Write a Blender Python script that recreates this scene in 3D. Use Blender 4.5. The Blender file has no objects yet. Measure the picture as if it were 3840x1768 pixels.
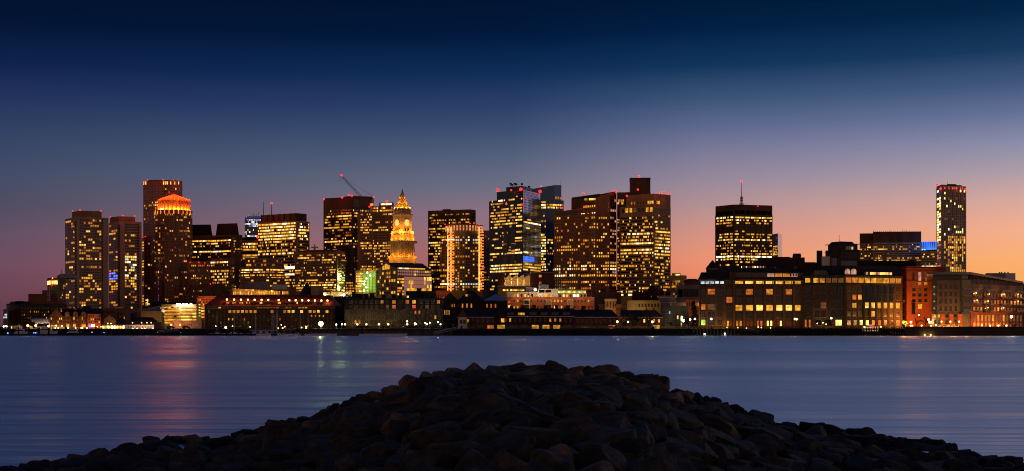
import bpy, bmesh, math, random
from mathutils import Vector, Matrix, noise as mnoise
R = math.radians
scn = bpy.context.scene
COL = scn.collection
F = 4800.0          # focal length in pixels of a 3840 px wide frame
EYE = 4.7           # camera height above the water
HOR = 1225.0        # horizon row
GZ = 3.6            # quay level

def X(px, D): return (px - 1920.0) / F * D
def Z(py, D): return EYE + (HOR - py) / F * D
def P(px, py, D): return Vector((X(px, D), D, Z(py, D)))

# ------------------------------------------------------------------ materials
M = {}
def new_mat(name):
    m = bpy.data.materials.new(name); m.use_nodes = True
    nt = m.node_tree
    b = nt.nodes['Principled BSDF']
    return m, nt, b
def wallmat(name, col, rough=.85, var=.3, scale=.12, metal=0.0, bump=.15, streak=True):
    m, nt, b = new_mat(name)
    N = nt.nodes; L = nt.links
    g = N.new('ShaderNodeNewGeometry')
    mp = N.new('ShaderNodeMapping'); mp.inputs['Scale'].default_value = (1, 1, .25 if streak else 1)
    L.new(g.outputs['Position'], mp.inputs['Vector'])
    n = N.new('ShaderNodeTexNoise'); n.inputs['Scale'].default_value = scale; n.inputs['Detail'].default_value = 6
    L.new(mp.outputs['Vector'], n.inputs['Vector'])
    r = N.new('ShaderNodeMapRange'); r.inputs['From Min'].default_value = .3; r.inputs['From Max'].default_value = .7
    r.inputs['To Min'].default_value = 1 - var; r.inputs['To Max'].default_value = 1 + var
    L.new(n.outputs['Fac'], r.inputs['Value'])
    mx = N.new('ShaderNodeVectorMath'); mx.operation = 'SCALE'; mx.inputs[0].default_value = col
    L.new(r.outputs['Result'], mx.inputs['Scale'])
    L.new(mx.outputs['Vector'], b.inputs['Base Color'])
    b.inputs['Roughness'].default_value = rough; b.inputs['Metallic'].default_value = metal; b.inputs['Specular IOR Level'].default_value = .15 if rough > .5 else .5
    if bump:
        n2 = N.new('ShaderNodeTexNoise'); n2.inputs['Scale'].default_value = 2.0; n2.inputs['Detail'].default_value = 4
        L.new(g.outputs['Position'], n2.inputs['Vector'])
        bp = N.new('ShaderNodeBump'); bp.inputs['Strength'].default_value = bump; bp.inputs['Distance'].default_value = .3
        L.new(n2.outputs['Fac'], bp.inputs['Height']); L.new(bp.outputs['Normal'], b.inputs['Normal'])
    M[name] = m
    return m
def brickmat(name, col, mortar=(.2, .17, .14), scale=1.6):
    m, nt, b = new_mat(name)
    N = nt.nodes; L = nt.links
    g = N.new('ShaderNodeNewGeometry')
    sp = N.new('ShaderNodeSeparateXYZ'); L.new(g.outputs['Position'], sp.inputs[0])
    ad = N.new('ShaderNodeMath'); ad.operation = 'ADD'; L.new(sp.outputs[0], ad.inputs[0]); L.new(sp.outputs[1], ad.inputs[1])
    cb = N.new('ShaderNodeCombineXYZ'); L.new(ad.outputs[0], cb.inputs[0]); L.new(sp.outputs[2], cb.inputs[1])
    t = N.new('ShaderNodeTexBrick'); t.inputs['Scale'].default_value = scale
    t.inputs['Color1'].default_value = (*[c * 1.15 for c in col], 1); t.inputs['Color2'].default_value = (*[c * .75 for c in col], 1)
    t.inputs['Mortar'].default_value = (*mortar, 1); t.inputs['Mortar Size'].default_value = .015
    L.new(cb.outputs[0], t.inputs['Vector'])
    n = N.new('ShaderNodeTexNoise'); n.inputs['Scale'].default_value = .15; n.inputs['Detail'].default_value = 5
    L.new(g.outputs['Position'], n.inputs['Vector'])
    r = N.new('ShaderNodeMapRange'); r.inputs['To Min'].default_value = .5; r.inputs['To Max'].default_value = 1.5
    L.new(n.outputs['Fac'], r.inputs['Value'])
    mx = N.new('ShaderNodeVectorMath'); mx.operation = 'SCALE'
    L.new(t.outputs['Color'], mx.inputs[0]); L.new(r.outputs['Result'], mx.inputs['Scale'])
    L.new(mx.outputs['Vector'], b.inputs['Base Color']); b.inputs['Roughness'].default_value = .9; b.inputs['Specular IOR Level'].default_value = .15
    M[name] = m
def emit(name, col, s, var=.6, scale=.45):
    m, nt, b = new_mat(name)
    N = nt.nodes; L = nt.links
    b.inputs['Base Color'].default_value = (.03, .03, .03, 1); b.inputs['Roughness'].default_value = .3
    b.inputs['Emission Color'].default_value = (*col, 1)
    if var:
        g = N.new('ShaderNodeNewGeometry')
        n = N.new('ShaderNodeTexNoise'); n.inputs['Scale'].default_value = scale; n.inputs['Detail'].default_value = 2
        L.new(g.outputs['Position'], n.inputs['Vector'])
        r = N.new('ShaderNodeMapRange'); r.inputs['From Min'].default_value = .3; r.inputs['From Max'].default_value = .7
        r.inputs['To Min'].default_value = s * (1 - var); r.inputs['To Max'].default_value = s * (1 + var)
        L.new(n.outputs['Fac'], r.inputs['Value']); L.new(r.outputs['Result'], b.inputs['Emission Strength'])
    else:
        b.inputs['Emission Strength'].default_value = s
    m.cycles.emission_sampling = 'NONE'
    M[name] = m
def glassmat(name, col, rough=.12, metal=0.0, spec=.5, wav=.0):
    m, nt, b = new_mat(name)
    b.inputs['Base Color'].default_value = (*col, 1); b.inputs['Roughness'].default_value = rough
    b.inputs['Metallic'].default_value = metal; b.inputs['Specular IOR Level'].default_value = spec
    if wav:
        N = nt.nodes; L = nt.links
        g = N.new('ShaderNodeNewGeometry')
        n = N.new('ShaderNodeTexNoise'); n.inputs['Scale'].default_value = .25; n.inputs['Detail'].default_value = 3
        L.new(g.outputs['Position'], n.inputs['Vector'])
        bp = N.new('ShaderNodeBump'); bp.inputs['Strength'].default_value = wav; bp.inputs['Distance'].default_value = .4
        L.new(n.outputs['Fac'], bp.inputs['Height']); L.new(bp.outputs['Normal'], b.inputs['Normal'])
    M[name] = m

wallmat('concrete', (.52, .36, .25)); wallmat('concrete_tan', (.5, .33, .17)); wallmat('concrete_brown', (.38, .21, .10)); wallmat('stone_dark', (.08, .057, .038))
wallmat('concrete_grey', (.30, .27, .24)); wallmat('dark_metal', (.06, .05, .045), .6); wallmat('black_paint', (.02, .02, .022), .6)
wallmat('granite_rose', (.50, .20, .085)); wallmat('granite_tan', (.50, .30, .13)); wallmat('granite_grey', (.08, .075, .058), var=.4, scale=.4)
wallmat('limestone', (.52, .42, .26)); wallmat('stone_gold', (.55, .42, .22), var=.25); wallmat('dark_brown', (.18, .095, .05))
wallmat('roof_slate', (.03, .03, .036), .7, scale=.5); wallmat('roof_rust', (.20, .045, .028), .7, scale=.5); wallmat('roof_tar', (.05, .045, .04))
wallmat('white_paint', (.72, .70, .66), .6, var=.12); wallmat('cream_paint', (.62, .48, .33), .7, var=.15); wallmat('yellow_render', (.5, .36, .14))
wallmat('steel', (.35, .36, .38), .35, metal=.8, bump=0); wallmat('panel_metal', (.22, .2, .18), .4, metal=.6, bump=0)
wallmat('copper_dark', (.045, .05, .05), .6); wallmat('wood', (.18, .10, .055)); wallmat('asphalt', (.05, .05, .05), .9, streak=False)
wallmat('grey_panel', (.17, .15, .125), .7); wallmat('tan_panel', (.135, .078, .036), .7); wallmat('green_metal', (.05, .09, .06), .6)
wallmat('pier_black', (.018, .016, .015), .9); wallmat('canvas', (.75, .68, .6), .8, var=.1); wallmat('blue_canvas', (.05, .12, .35), .7)
wallmat('sash', (.24, .21, .17), .6, var=.1); wallmat('gelcoat', (.75, .77, .8), .3, var=.06); wallmat('red_paint', (.35, .04, .03), .5)
wallmat('pink_glass', (.95, .78, .95), .22, metal=.9, bump=0, var=.08); wallmat('car_dark', (.03, .032, .036), .25, bump=0)
wallmat('car_silver', (.45, .46, .47), .3, metal=.5, bump=0); wallmat('car_red', (.3, .03, .03), .3, bump=0); wallmat('rubber', (.02, .02, .02), .9)
wallmat('bark', (.07, .05, .035), .95, scale=1.5); wallmat('leaf_dark', (.04, .05, .022), .8, var=.5, scale=.8); wallmat('leaf_brown', (.12, .07, .03), .8, var=.5, scale=.8)
wallmat('evergreen', (.025, .04, .02), .8, var=.5, scale=.8); wallmat('fin_bronze', (.20, .15, .09), .5, metal=.3); wallmat('tower_white', (.72, .58, .38), .6); wallmat('slab_tan', (.66, .48, .22))
brickmat('brick_tower', (.46, .20, .09), (.4, .26, .16)); brickmat('brick', (.16, .055, .03)); brickmat('brick_dark', (.07, .03, .02), (.06, .05, .04)); brickmat('brick_red', (.40, .09, .04)); brickmat('brick_rust', (.28, .085, .035))
glassmat('glass', (.012, .014, .018), .15); glassmat('glass_blue', (.014, .045, .12), .1, 0, .25, .08); glassmat('glass_green', (.02, .035, .04), .15, 0, .6)
glassmat('glass_navy', (.025, .10, .28), .12, .35, .6, .1); glassmat('mirror_glass', (.36, .52, .95), .08, .9, .5, .06); glassmat('void', (.008, .007, .006), .8, 0, .1)
glassmat('glass_grey', (.05, .05, .055), .2, .2, .6)
WE = 1.0
emit('dimw', (1, .40, .09), .12); emit('warm', (1, .34, .03), .55); emit('gold', (1, .44, .035), .85); emit('bright', (1, .57, .10), 1.3)
emit('white', (1, .82, .5), 1.9, .4); emit('orange', (1, .24, .03), .5); emit('cool', (.75, .92, 1), .8); emit('redw', (1, .08, .04), .9)
emit('bluew', (.12, .18, 1), 1.6); emit('purple', (.34, .10, 1), 1.6); emit('greenw', (.55, 1, .12), .9); emit('limew', (.38, .75, .05), .5, .5, .2)
emit('pink', (1, .55, .40), .5); emit('yellowgreen', (.9, .85, .2), 1.6); emit('hot', (1, .82, .45), 6, .3)
emit('em_red', (1, .012, .01), 5, 0); emit('em_amber', (1, .52, .14), 7, 0); emit('em_white', (1, .88, .62), 9, 0); emit('em_orange', (1, .26, .05), 5, 0)
emit('em_blue', (.06, .3, 1), 3.5, 0); emit('em_green', (.85, 1, .45), 18, 0); emit('led_blue', (.03, .16, 1), 1.1, .5, .12); emit('led_orange', (1, .22, .03), 1.3, .5, .3)
emit('em_dial', (1, .62, .14), 1.3, 0); emit('led_gold', (1, .52, .12), 2.2, .3); emit('treelight', (1, .72, .06), 3.5, .4, 2); emit('navyglow', (.08, .2, .5), .16, .5, .1)

OFF = ['gold'] * 5 + ['warm'] * 4 + ['bright'] * 2 + ['dimw'] * 4 + ['orange']
HOT = ['bright'] * 5 + ['gold'] * 3 + ['white'] * 2
MID = ['gold'] * 4 + ['bright'] * 2 + ['warm'] * 2
RES = ['warm'] * 4 + ['gold'] * 3 + ['orange'] * 2 + ['dimw'] * 3 + ['bright']
WHT = ['white'] * 3 + ['cool'] * 2 + ['bright'] * 3
DIM = ['dimw'] * 5 + ['warm'] * 2 + ['gold']

# ------------------------------------------------------------------ mesh building
class MB:
    """collects polygons with material names; build() links them as one object"""
    def __init__(s): s.v = []; s.f = []; s.m = []; s.mats = []
    def mi(s, mat):
        if mat not in s.mats: s.mats.append(mat)
        return s.mats.index(mat)
    def poly(s, pts, mat):
        b = len(s.v); s.v += [tuple(p) for p in pts]; s.f.append(tuple(range(b, b + len(pts)))); s.m.append(s.mi(mat))
    def mesh(s, verts, faces, mat):
        b = len(s.v); s.v += [tuple(p) for p in verts]; k = s.mi(mat)
        for f in faces: s.f.append(tuple(i + b for i in f)); s.m.append(k)
    def obox(s, c, u, n, w, t, h, mat, back=True):
        """box centred at c: width w along u, thickness t along n, height h along z"""
        u = Vector(u) * (w / 2); n = Vector(n) * (t / 2); z = Vector((0, 0, h / 2)); c = Vector(c)
        vs = [c - u - n - z, c + u - n - z, c + u + n - z, c - u + n - z, c - u - n + z, c + u - n + z, c + u + n + z, c - u + n + z]
        fs = [(0, 3, 2, 1), (4, 5, 6, 7), (0, 1, 5, 4), (1, 2, 6, 5), (2, 3, 7, 6), (3, 0, 4, 7)]
        if not back: fs = fs[:2] + [fs[3], fs[4], fs[5]]
        s.mesh(vs, fs, mat)
    def box(s, x0, x1, y0, y1, z0, z1, mat):
        s.obox(((x0 + x1) / 2, (y0 + y1) / 2, (z0 + z1) / 2), (1, 0, 0), (0, 1, 0), x1 - x0, y1 - y0, z1 - z0, mat)
    def prism(s, pts, z0, z1, mat, top=None):
        n = len(pts); t = top or pts
        vs = [(p[0], p[1], z0) for p in pts] + [(p[0], p[1], z1) for p in t]
        fs = [(i, (i + 1) % n, n + (i + 1) % n, n + i) for i in range(n)] + [tuple(range(n - 1, -1, -1)), tuple(range(n, 2 * n))]
        s.mesh(vs, fs, mat)
    def tube(s, a, b, r0, r1, mat, n=6):
        a = Vector(a); b = Vector(b); d = (b - a)
        if d.length < 1e-6: return
        d.normalize(); q = d.orthogonal().normalized(); w = d.cross(q)
        vs = []
        for p, r in ((a, r0), (b, r1)):
            for i in range(n):
                t = 2 * math.pi * i / n; vs.append(p + q * (math.cos(t) * r) + w * (math.sin(t) * r))
        fs = [(i, (i + 1) % n, n + (i + 1) % n, n + i) for i in range(n)] + [tuple(range(n - 1, -1, -1)), tuple(range(n, 2 * n))]
        s.mesh(vs, fs, mat)
    def frustum(s, c, z0, z1, r0, r1, mat, n=24):
        p0 = [(c[0] + r0 * math.cos(2 * math.pi * i / n), c[1] + r0 * math.sin(2 * math.pi * i / n)) for i in range(n)]
        p1 = [(c[0] + r1 * math.cos(2 * math.pi * i / n), c[1] + r1 * math.sin(2 * math.pi * i / n)) for i in range(n)]
        s.prism(p0, z0, z1, mat, p1)
    def ball(s, c, r, mat, seg=10, ring=6):
        vs = [(c[0], c[1], c[2] - r)]; 
        for j in range(1, ring):
            a = -math.pi / 2 + math.pi * j / ring
            for i in range(seg):
                t = 2 * math.pi * i / seg
                vs.append((c[0] + r * math.cos(a) * math.cos(t), c[1] + r * math.cos(a) * math.sin(t), c[2] + r * math.sin(a)))
        vs.append((c[0], c[1], c[2] + r)); last = len(vs) - 1
        fs = [(0, 1 + (i + 1) % seg, 1 + i) for i in range(seg)]
        for j in range(ring - 2):
            for i in range(seg):
                a = 1 + j * seg + i; b = 1 + j * seg + (i + 1) % seg
                fs.append((a, b, b + seg, a + seg))
        o = 1 + (ring - 2) * seg
        fs += [(o + i, o + (i + 1) % seg, last) for i in range(seg)]
        s.mesh(vs, fs, mat)
    def data(s, name):
        me = bpy.data.meshes.new(name); me.from_pydata(s.v, [], s.f)
        for m in s.mats: me.materials.append(M[m])
        me.polygons.foreach_set('material_index', s.m); me.update()
        return me
    def build(s, name, parent=None, loc=None, kind=None, smooth=False):
        """vertices are in world space; made local to the parent (or to loc)"""
        o0 = Vector(loc) if loc is not None else (Vector(parent['_o']) if parent and '_o' in parent else Vector((0, 0, 0)))
        if parent is not None and loc is None: pass
        s.v = [tuple(Vector(p) - o0) for p in s.v]
        me = s.data(name)
        if smooth: me.polygons.foreach_set('use_smooth', [True] * len(me.polygons))
        o = bpy.data.objects.new(name, me); COL.objects.link(o)
        if parent is not None: o.parent = parent
        else: o.location = o0
        if kind: o['kind'] = kind
        return o
ORG = {}
def build_in(mb, name, root, kind=None, smooth=False):
    o0 = ORG[root.name]
    mb.v = [tuple(Vector(p) - o0) for p in mb.v]
    me = mb.data(name)
    if smooth: me.polygons.foreach_set('use_smooth', [True] * len(me.polygons))
    o = bpy.data.objects.new(name, me); COL.objects.link(o); o.parent = root; ORG[o.name] = o0
    if kind: o['kind'] = kind
    return o
def tag(o, label, cat, group=None):
    o['label'] = label; o['category'] = cat
    if group: o['group'] = group
    return o
def empty(name, loc, label, cat, group=None):
    o = bpy.data.objects.new(name, None); COL.objects.link(o); o.location = loc; ORG[o.name] = Vector(loc)
    return tag(o, label, cat, group)
def light(kind, loc, power, col, parent=None, radius=.3, rot=None, spot=None):
    l = bpy.data.lights.new('lamp_light', kind); l.energy = power; l.color = col
    if kind in ('POINT', 'SPOT'): l.shadow_soft_size = radius
    if kind == 'SPOT': l.spot_size = spot or R(80); l.spot_blend = .6
    o = bpy.data.objects.new('lamp_light', l); COL.objects.link(o)
    if parent is not None:
        o.parent = parent; o.location = Vector(loc) - ORG[parent.name]
    else: o.location = loc
    if rot is not None: o.rotation_euler = rot
    return o
_wcache = {}
def winmesh(w, h, t, mat, frame):
    k = (round(w, 2), round(h, 2), t, mat, frame)
    if k not in _wcache:
        mb = MB(); m2 = MB()
        if frame:
            nx, nz = frame
            mb.obox((0, -.04, 0), (1, 0, 0), (0, 1, 0), w + .22, .08, h + .22, 'sash')
            mb.obox((0, -.14, -h / 2 - .16), (1, 0, 0), (0, 1, 0), w + .5, .28, .16, 'sash')
            pw = (w - .07 * (nx - 1)) / nx; ph = (h - .07 * (nz - 1)) / nz
            for i in range(nx):
                for j in range(nz):
                    mb.obox((-w / 2 + pw / 2 + i * (pw + .07), -.10, -h / 2 + ph / 2 + j * (ph + .07)), (1, 0, 0), (0, 1, 0), pw, .04, ph, mat)
        else:
            mb.obox((0, -t / 2, 0), (1, 0, 0), (0, 1, 0), w, t, h, mat)
        _wcache[k] = mb.data('window')
    return _wcache[k]
LIT = {'gold', 'warm', 'bright', 'white', 'dimw', 'orange', 'cool', 'redw', 'bluew', 'purple', 'greenw', 'pink', 'hot', 'yellowgreen'}
NWIN = [0]
class Bld:
    CAP = 100
    def __init__(s, name, label, cat, front, top, depth, mat, group=None, base=None, wall=True, part='wall', roof='roof_tar'):
        s.rng = random.Random(name + label); s.f = [Vector((X(p, d), d, 0)) for p, d in front]; s.wins = []; s.bands = []
        s.mat = mat; a, b = s.f[0], s.f[-1]; s.depth = depth
        s.z0 = GZ - .2 if base is None else base
        Dm = min(d for _, d in front); s.D = Dm; s.z1 = Z(top, Dm)
        inner = min(front, key=lambda q: abs(q[0] - 1920))[0]; s.k = 0 if front[0][0] < 1920 < front[-1][0] else (inner - 1920) / F   # side walls run back along this bearing
        s.root = empty(name, ((a.x + b.x) / 2, (a.y + b.y) / 2, GZ), label, cat, group)
        if wall:
            mb = MB(); mb.prism(s.ring(s.f, depth), s.z0, s.z1, mat); s.wall = build_in(mb, part, s.root)
            if roof: # flat roof sheet inside a parapet
                mb = MB(); q = s.ring(s.f, depth); c = Vector((sum(p[0] for p in q) / len(q), sum(p[1] for p in q) / len(q)))
                for i in range(len(q)):
                    p0 = Vector(q[i][:2]); p1 = Vector(q[(i + 1) % len(q)][:2]); u = (p1 - p0)
                    if u.length < .5: continue
                    u.normalize(); mid = (p0 + p1) / 2; n = Vector((u.y, -u.x)); mid = mid - n * .3
                    mb.obox((mid.x, mid.y, s.z1 + .5), (u.x, u.y, 0), (n.x, n.y, 0), (p1 - p0).length - .7, .5, 1.0, mat)
                build_in(mb, 'parapet', s.root)
    def ring(s, f, depth):
        pts = [(p.x, p.y) for p in f]
        return pts + [(f[-1].x + s.k * depth, f[-1].y + depth), (f[0].x + s.k * depth, f[0].y + depth)]
    def face(s, i):
        a, b = s.f[i], s.f[i + 1]; u = (b - a).normalized(); return a, b, u, Vector((u.y, -u.x, 0))
    def at(s, i, px):
        a, b, u, n = s.face(i); k = (px - 1920) / F; d = b - a
        t = (a.x - k * a.y) / (k * d.y - d.x); return a + d * t
    def prism(s, part, front, depth, pyT, pyB, mat, parent=None, taper=None):
        f = [Vector((X(p, d), d, 0)) for p, d in front]; D = min(d for _, d in front); mb = MB(); q = s.ring(f, depth); top = None
        if taper:
            xs = [p[0] for p in q]; ys = [p[1] for p in q]; cx = (min(xs) + max(xs)) / 2; cy = (min(ys) + max(ys)) / 2
            top = [(cx + (p[0] - cx) * taper, cy + (p[1] - cy) * taper) for p in q]
        mb.prism(q, Z(pyB, D), Z(pyT, D), mat, top); return build_in(mb, part, parent or s.root)
    def box(s, part, p0, p1, D, dep, pyT, pyB, mat, parent=None, z0=None):
        mb = MB(); a, c, e = X(p0, D), X(p1, D), s.k * dep
        mb.prism([(a, D), (c, D), (c + e, D + dep), (a + e, D + dep)], z0 if z0 is not None else Z(pyB, D), Z(pyT, D), mat)
        return build_in(mb, part, parent or s.root)
    def gable(s, part, p0, p1, D, dep, eave, ridge, mat, axis='x', hip=0.0, over=.4, wallmat=None, hipr=None):
        x0, x1 = X(p0, D) - over, X(p1, D) + over; y0, y1 = D - over, D + dep + over; ze, zr = Z(eave, D), Z(ridge, D); mb = MB()
        hl, hr = hip, hip if hipr is None else hipr
        if axis == 'x':
            ym = (y0 + y1) / 2; r0, r1 = (x0 + hl, ym), (x1 - hr, ym)
            fs = [(0, 1, 5, 4), (2, 3, 4, 5), (3, 0, 4), (1, 2, 5)]
        else:
            xm = (x0 + x1) / 2; r0, r1 = (xm, y0 + hl), (xm, y1 - hr)
            fs = [(0, 1, 4), (1, 2, 5, 4), (2, 3, 5), (3, 0, 4, 5)]
        vs = [(x0, y0, ze), (x1, y0, ze), (x1, y1, ze), (x0, y1, ze), (*r0, zr), (*r1, zr)]
        vs = [(v[0] + s.k * (v[1] - D), v[1], v[2]) for v in vs]; mb.mesh(vs, fs + [(3, 2, 1, 0)], mat); o = build_in(mb, part, s.root)
        if wallmat and not hip:   # gable end wall proud of the roof end
            mb = MB()
            if axis == 'y': mb.poly([(x0 + over, y0 - .05, ze), (x1 - over, y0 - .05, ze), ((x0 + x1) / 2, y0 - .05, zr - over * .8)], wallmat)
            build_in(mb, 'gable_end', s.root)
        return o
    def lit(s, p, pal, state):
        r = s.rng
        if state[0] is not None and r.random() < state[1]: return state[0]
        m = r.choice(pal) if r.random() < p * (1 - state[1]) / max(.05, 1 - state[1] * p) * (1 if p < .97 else 9) else None
        state[0] = m; return m
    def windows(s, fi, pL, pR, pyT, pyB, cols, rows, fw=.6, fh=.6, pal=OFF, p=.3, rowp=(), band=False, t=.2, frame=None, dark='glass', name='window', run=.45, swing=1.0, skip=None, shape=None, colp=None):
        a, b, u, n = s.face(fi); A = s.at(fi, pL); B = s.at(fi, pR); L = (B - A).length; D = (A.y + B.y) / 2
        zt, zb = Z(pyT, D), Z(pyB, D); ch = (zt - zb) / rows; cw = L / cols
        for j in range(rows):
            py = pyT + (j + .5) * (pyB - pyT) / rows; pp, pl = p * max(0, 1 + s.rng.uniform(-1, 1) * swing), pal
            for q in rowp:
                if q[0] <= py <= q[1]: pp = q[2]; pl = q[3] if len(q) > 3 else pal
            st = [None, run if len(pl) else 0]; st[1] = run if pp < .85 else .3
            panes = []
            for i in range(cols):
                if skip and skip(i, j): continue
                q2 = pp if colp is None else pp * colp(i)
                m = s.lit(q2, pl, st) or dark
                if q2 <= 0: m = dark
                c = A + u * ((i + .5) * cw) + Vector((0, 0, zt - (j + .5) * ch))
                panes.append((c, u, n, cw * fw, ch * fh, m, t, frame, shape))
            if band: s.bands.append((name, panes))
            else: s.wins += [(name, w) for w in panes]
    def all_windows(s, pyT, pyB, pitch, rows, faces=None, inset=.04, **k):
        for i in (faces or range(len(s.f) - 1)):
            a, b, u, n = s.face(i); pa = 1920 + a.x / a.y * F; pb = 1920 + b.x / b.y * F; L = (b - a).length / a.y * F
            d = (pb - pa) * inset
            s.windows(i, pa + d, pb - d, pyT, pyB, max(1, round(L / pitch)), rows, **k)
    def ledge(s, pys, out=.35, h=.5, mat=None, part='cornice', faces=None):
        mb = MB()
        for py in pys:
            for i in (faces or range(len(s.f) - 1)):
                a, b, u, n = s.face(i); z = Z(py, s.D); c = (a + b) / 2 + n * (out / 2); mb.obox((c.x, c.y, z), u, n, (b - a).length + out * .5, out, h, mat or s.mat)
        return build_in(mb, part, s.root)
    def piers(s, fi, pL, pR, pyT, pyB, count, w=.6, out=.4, mat=None, part='pilaster_row'):
        a, b, u, n = s.face(fi); A = s.at(fi, pL); B = s.at(fi, pR); D = (A.y + B.y) / 2; zt, zb = Z(pyT, D), Z(pyB, D); mb = MB()
        for i in range(count + 1):
            c = A + (B - A) * (i / count) + n * (out / 2); mb.obox((c.x, c.y, (zt + zb) / 2), u, n, w, out, zt - zb, mat or s.mat)
        return build_in(mb, part, s.root)
    def beacon(s, *pts, D=None, r=.54, mat='em_red'):
        for p in pts:
            mb = MB(); c = P(p[0], p[1], D or s.D + 1); mb.ball(c, r, mat, 8, 5); mb.tube(c - Vector((0, 0, 2.2)), c - Vector((0, 0, r)), .15, .15, 'dark_metal'); build_in(mb, 'beacon', s.root)
    def antenna(s, px, pyT, pyB, D=None, r=.3, part='antenna'):
        D = D or s.D + 12; mb = MB(); a, b = P(px, pyB + 6, D), P(px, pyT, D); mb.tube(a, b, r, r * .5, 'dark_metal'); return build_in(mb, part, s.root)
    def done(s):
        o0 = ORG[s.root.name]; order = sorted(range(len(s.wins)), key=lambda k: (s.wins[k][1][5] not in LIT, k * 7919 % 1009))
        cap = s.CAP; rest = MB(); nr = 0
        for k, idx in enumerate(order):
            nm, (c, u, n, w, h, m, t, frame, shape) = s.wins[idx]
            if shape: shape(s, nm, c, u, n, w, h, m); continue
            if k < cap:
                o = bpy.data.objects.new(nm, winmesh(w, h, t, m, frame)); COL.objects.link(o); o.parent = s.root
                o.location = c - o0; o.rotation_euler = (0, 0, math.atan2(u.y, u.x)); NWIN[0] += 1
            else:
                cc = c + n * (t / 2); rest.obox(cc, u, n, w, t, h, m); nr += 1
        if nr: build_in(rest, order and s.wins[order[0]][0] or 'window', s.root, kind='stuff')
        rest = MB(); nr = 0
        for k, (nm, panes) in enumerate(s.bands):
            mb = MB() if k < cap else rest
            for (c, u, n, w, h, m, t, frame, shape) in panes: mb.obox(c + n * (t / 2), u, n, w, t, h, m)
            if k < cap: build_in(mb, nm, s.root); NWIN[0] += 1
            else: nr += 1
        if nr: build_in(rest, 'window_band', s.root, kind='stuff')
        return s
def arch(s, nm, c, u, n, w, h, m):
    """round-headed window"""
    mb = MB(); k = 8
    def ring(w, h, off):
        pts = [c - u * (w / 2) - Vector((0, 0, h / 2)), c + u * (w / 2) - Vector((0, 0, h / 2))]
        for i in range(k + 1):
            a = math.pi * i / k; pts.append(c + u * (w / 2 * math.cos(a)) + Vector((0, 0, h / 2 - w / 2 + w / 2 * math.sin(a))))
        return [p + n * off for p in pts]
    o = ring(w, h, .12); i0 = ring(w + .3, h + .3, .06); b = ring(w + .3, h + .3, 0)
    mb.poly(o, m); mb.poly(i0, 'sash')
    for i in range(len(b)): j = (i + 1) % len(b); mb.poly([b[i], b[j], i0[j], i0[i]], 'sash')
    build_in(mb, nm, s.root); NWIN[0] += 1
def arc(pc, r, D, a0=-90, a1=90, n=8):
    """front half of a round plan: list of (px, D)"""
    rm = r / F * D; out = []
    for i in range(n + 1):
        a = R(a0 + (a1 - a0) * i / n); x = X(pc, D) + rm * math.sin(a); y = D + rm * (1 - math.cos(a)); out.append((1920 + x / y * F, y))
    return out
# ------------------------------------------------------------------ camera, sky
cam = bpy.data.cameras.new('camera'); co = bpy.data.objects.new('camera', cam); COL.objects.link(co)
co.location = (0, 0, EYE); co.rotation_euler = (R(90), 0, 0); cam.sensor_width = 36; cam.lens = 36 * F / 3840
cam.shift_y = (HOR - 884) / 3840; cam.clip_start = .5; cam.clip_end = 20000; scn.camera = co
scn.view_settings.view_transform = 'Standard'; scn.view_settings.look = 'None'; scn.view_settings.exposure = 0; scn.view_settings.gamma = 1
scn.cycles.use_denoising = True; scn.cycles.denoising_prefilter = 'ACCURATE'; scn.cycles.max_bounces = 5; scn.cycles.filter_width = 1.05; scn.cycles.sample_clamp_indirect = 4

def lin(c): return tuple(((v / 255) / 12.92 if v / 255 <= .04045 else ((v / 255 + .055) / 1.055) ** 2.4) for v in c)
W = bpy.data.worlds.new('World'); scn.world = W; W.use_nodes = True
nt = W.node_tree; N = nt.nodes; L = nt.links; bg = N['Background']
W.cycles.sampling_method = 'MANUAL'; W.cycles.sample_map_resolution = 512
tc = N.new('ShaderNodeTexCoord'); sp = N.new('ShaderNodeSeparateXYZ'); L.new(tc.outputs['Generated'], sp.inputs[0])
def math_(op, a, b=None, c=None):
    n = N.new('ShaderNodeMath'); n.operation = op
    for i, v in enumerate((a, b, c)):
        if v is None: continue
        if isinstance(v, (int, float)): n.inputs[i].default_value = v
        else: L.new(v, n.inputs[i])
    return n.outputs[0]
x, y, z = sp.outputs
hor = math_('SQRT', math_('ADD', math_('MULTIPLY', x, x), math_('MULTIPLY', y, y)))
elev = math_('ARCTAN2', z, hor)                      # radians above the horizon
azim = math_('ARCTAN2', x, y)                        # 0 straight ahead, + to the sunset on the right
tv = math_('MULTIPLY_ADD', elev, 1 / R(40), 0.0)     # 0 horizon .. 1 at 40 degrees
def ramp(stops, hi=(24, 36, 72)):
    r = N.new('ShaderNodeValToRGB'); r.color_ramp.interpolation = 'B_SPLINE' if False else 'LINEAR'
    el = r.color_ramp.elements
    while len(el) > 1: el.remove(el[-1])
    first = True
    for py, c in sorted(stops, key=lambda s: -s[0]):
        t = min(1, max(0, math.atan((HOR - py) / F) / R(40)))
        if first: el[0].position = t; e = el[0]; first = False
        else: e = el.new(t)
        e.color = (*lin(c), 1)
    e = el.new(.42); e.color = (*lin([v * .5 for v in hi]), 1); e = el.new(.55); e.color = (*lin(hi), 1); e = el.new(1.0); e.color = (*lin((24, 34, 66)), 1)
    L.new(tv, r.inputs[0]); return r.outputs['Color']
left = ramp([(0, (2, 17, 42)), (150, (3, 20, 52)), (300, (14, 34, 76)), (420, (34, 50, 92)), (540, (50, 66, 100)), (680, (67, 76, 104)), (800, (79, 77, 98)), (900, (100, 80, 99)), (1010, (112, 76, 96)), (1120, (106, 66, 82)), (1220, (90, 54, 66))], (36, 58, 102))
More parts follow.
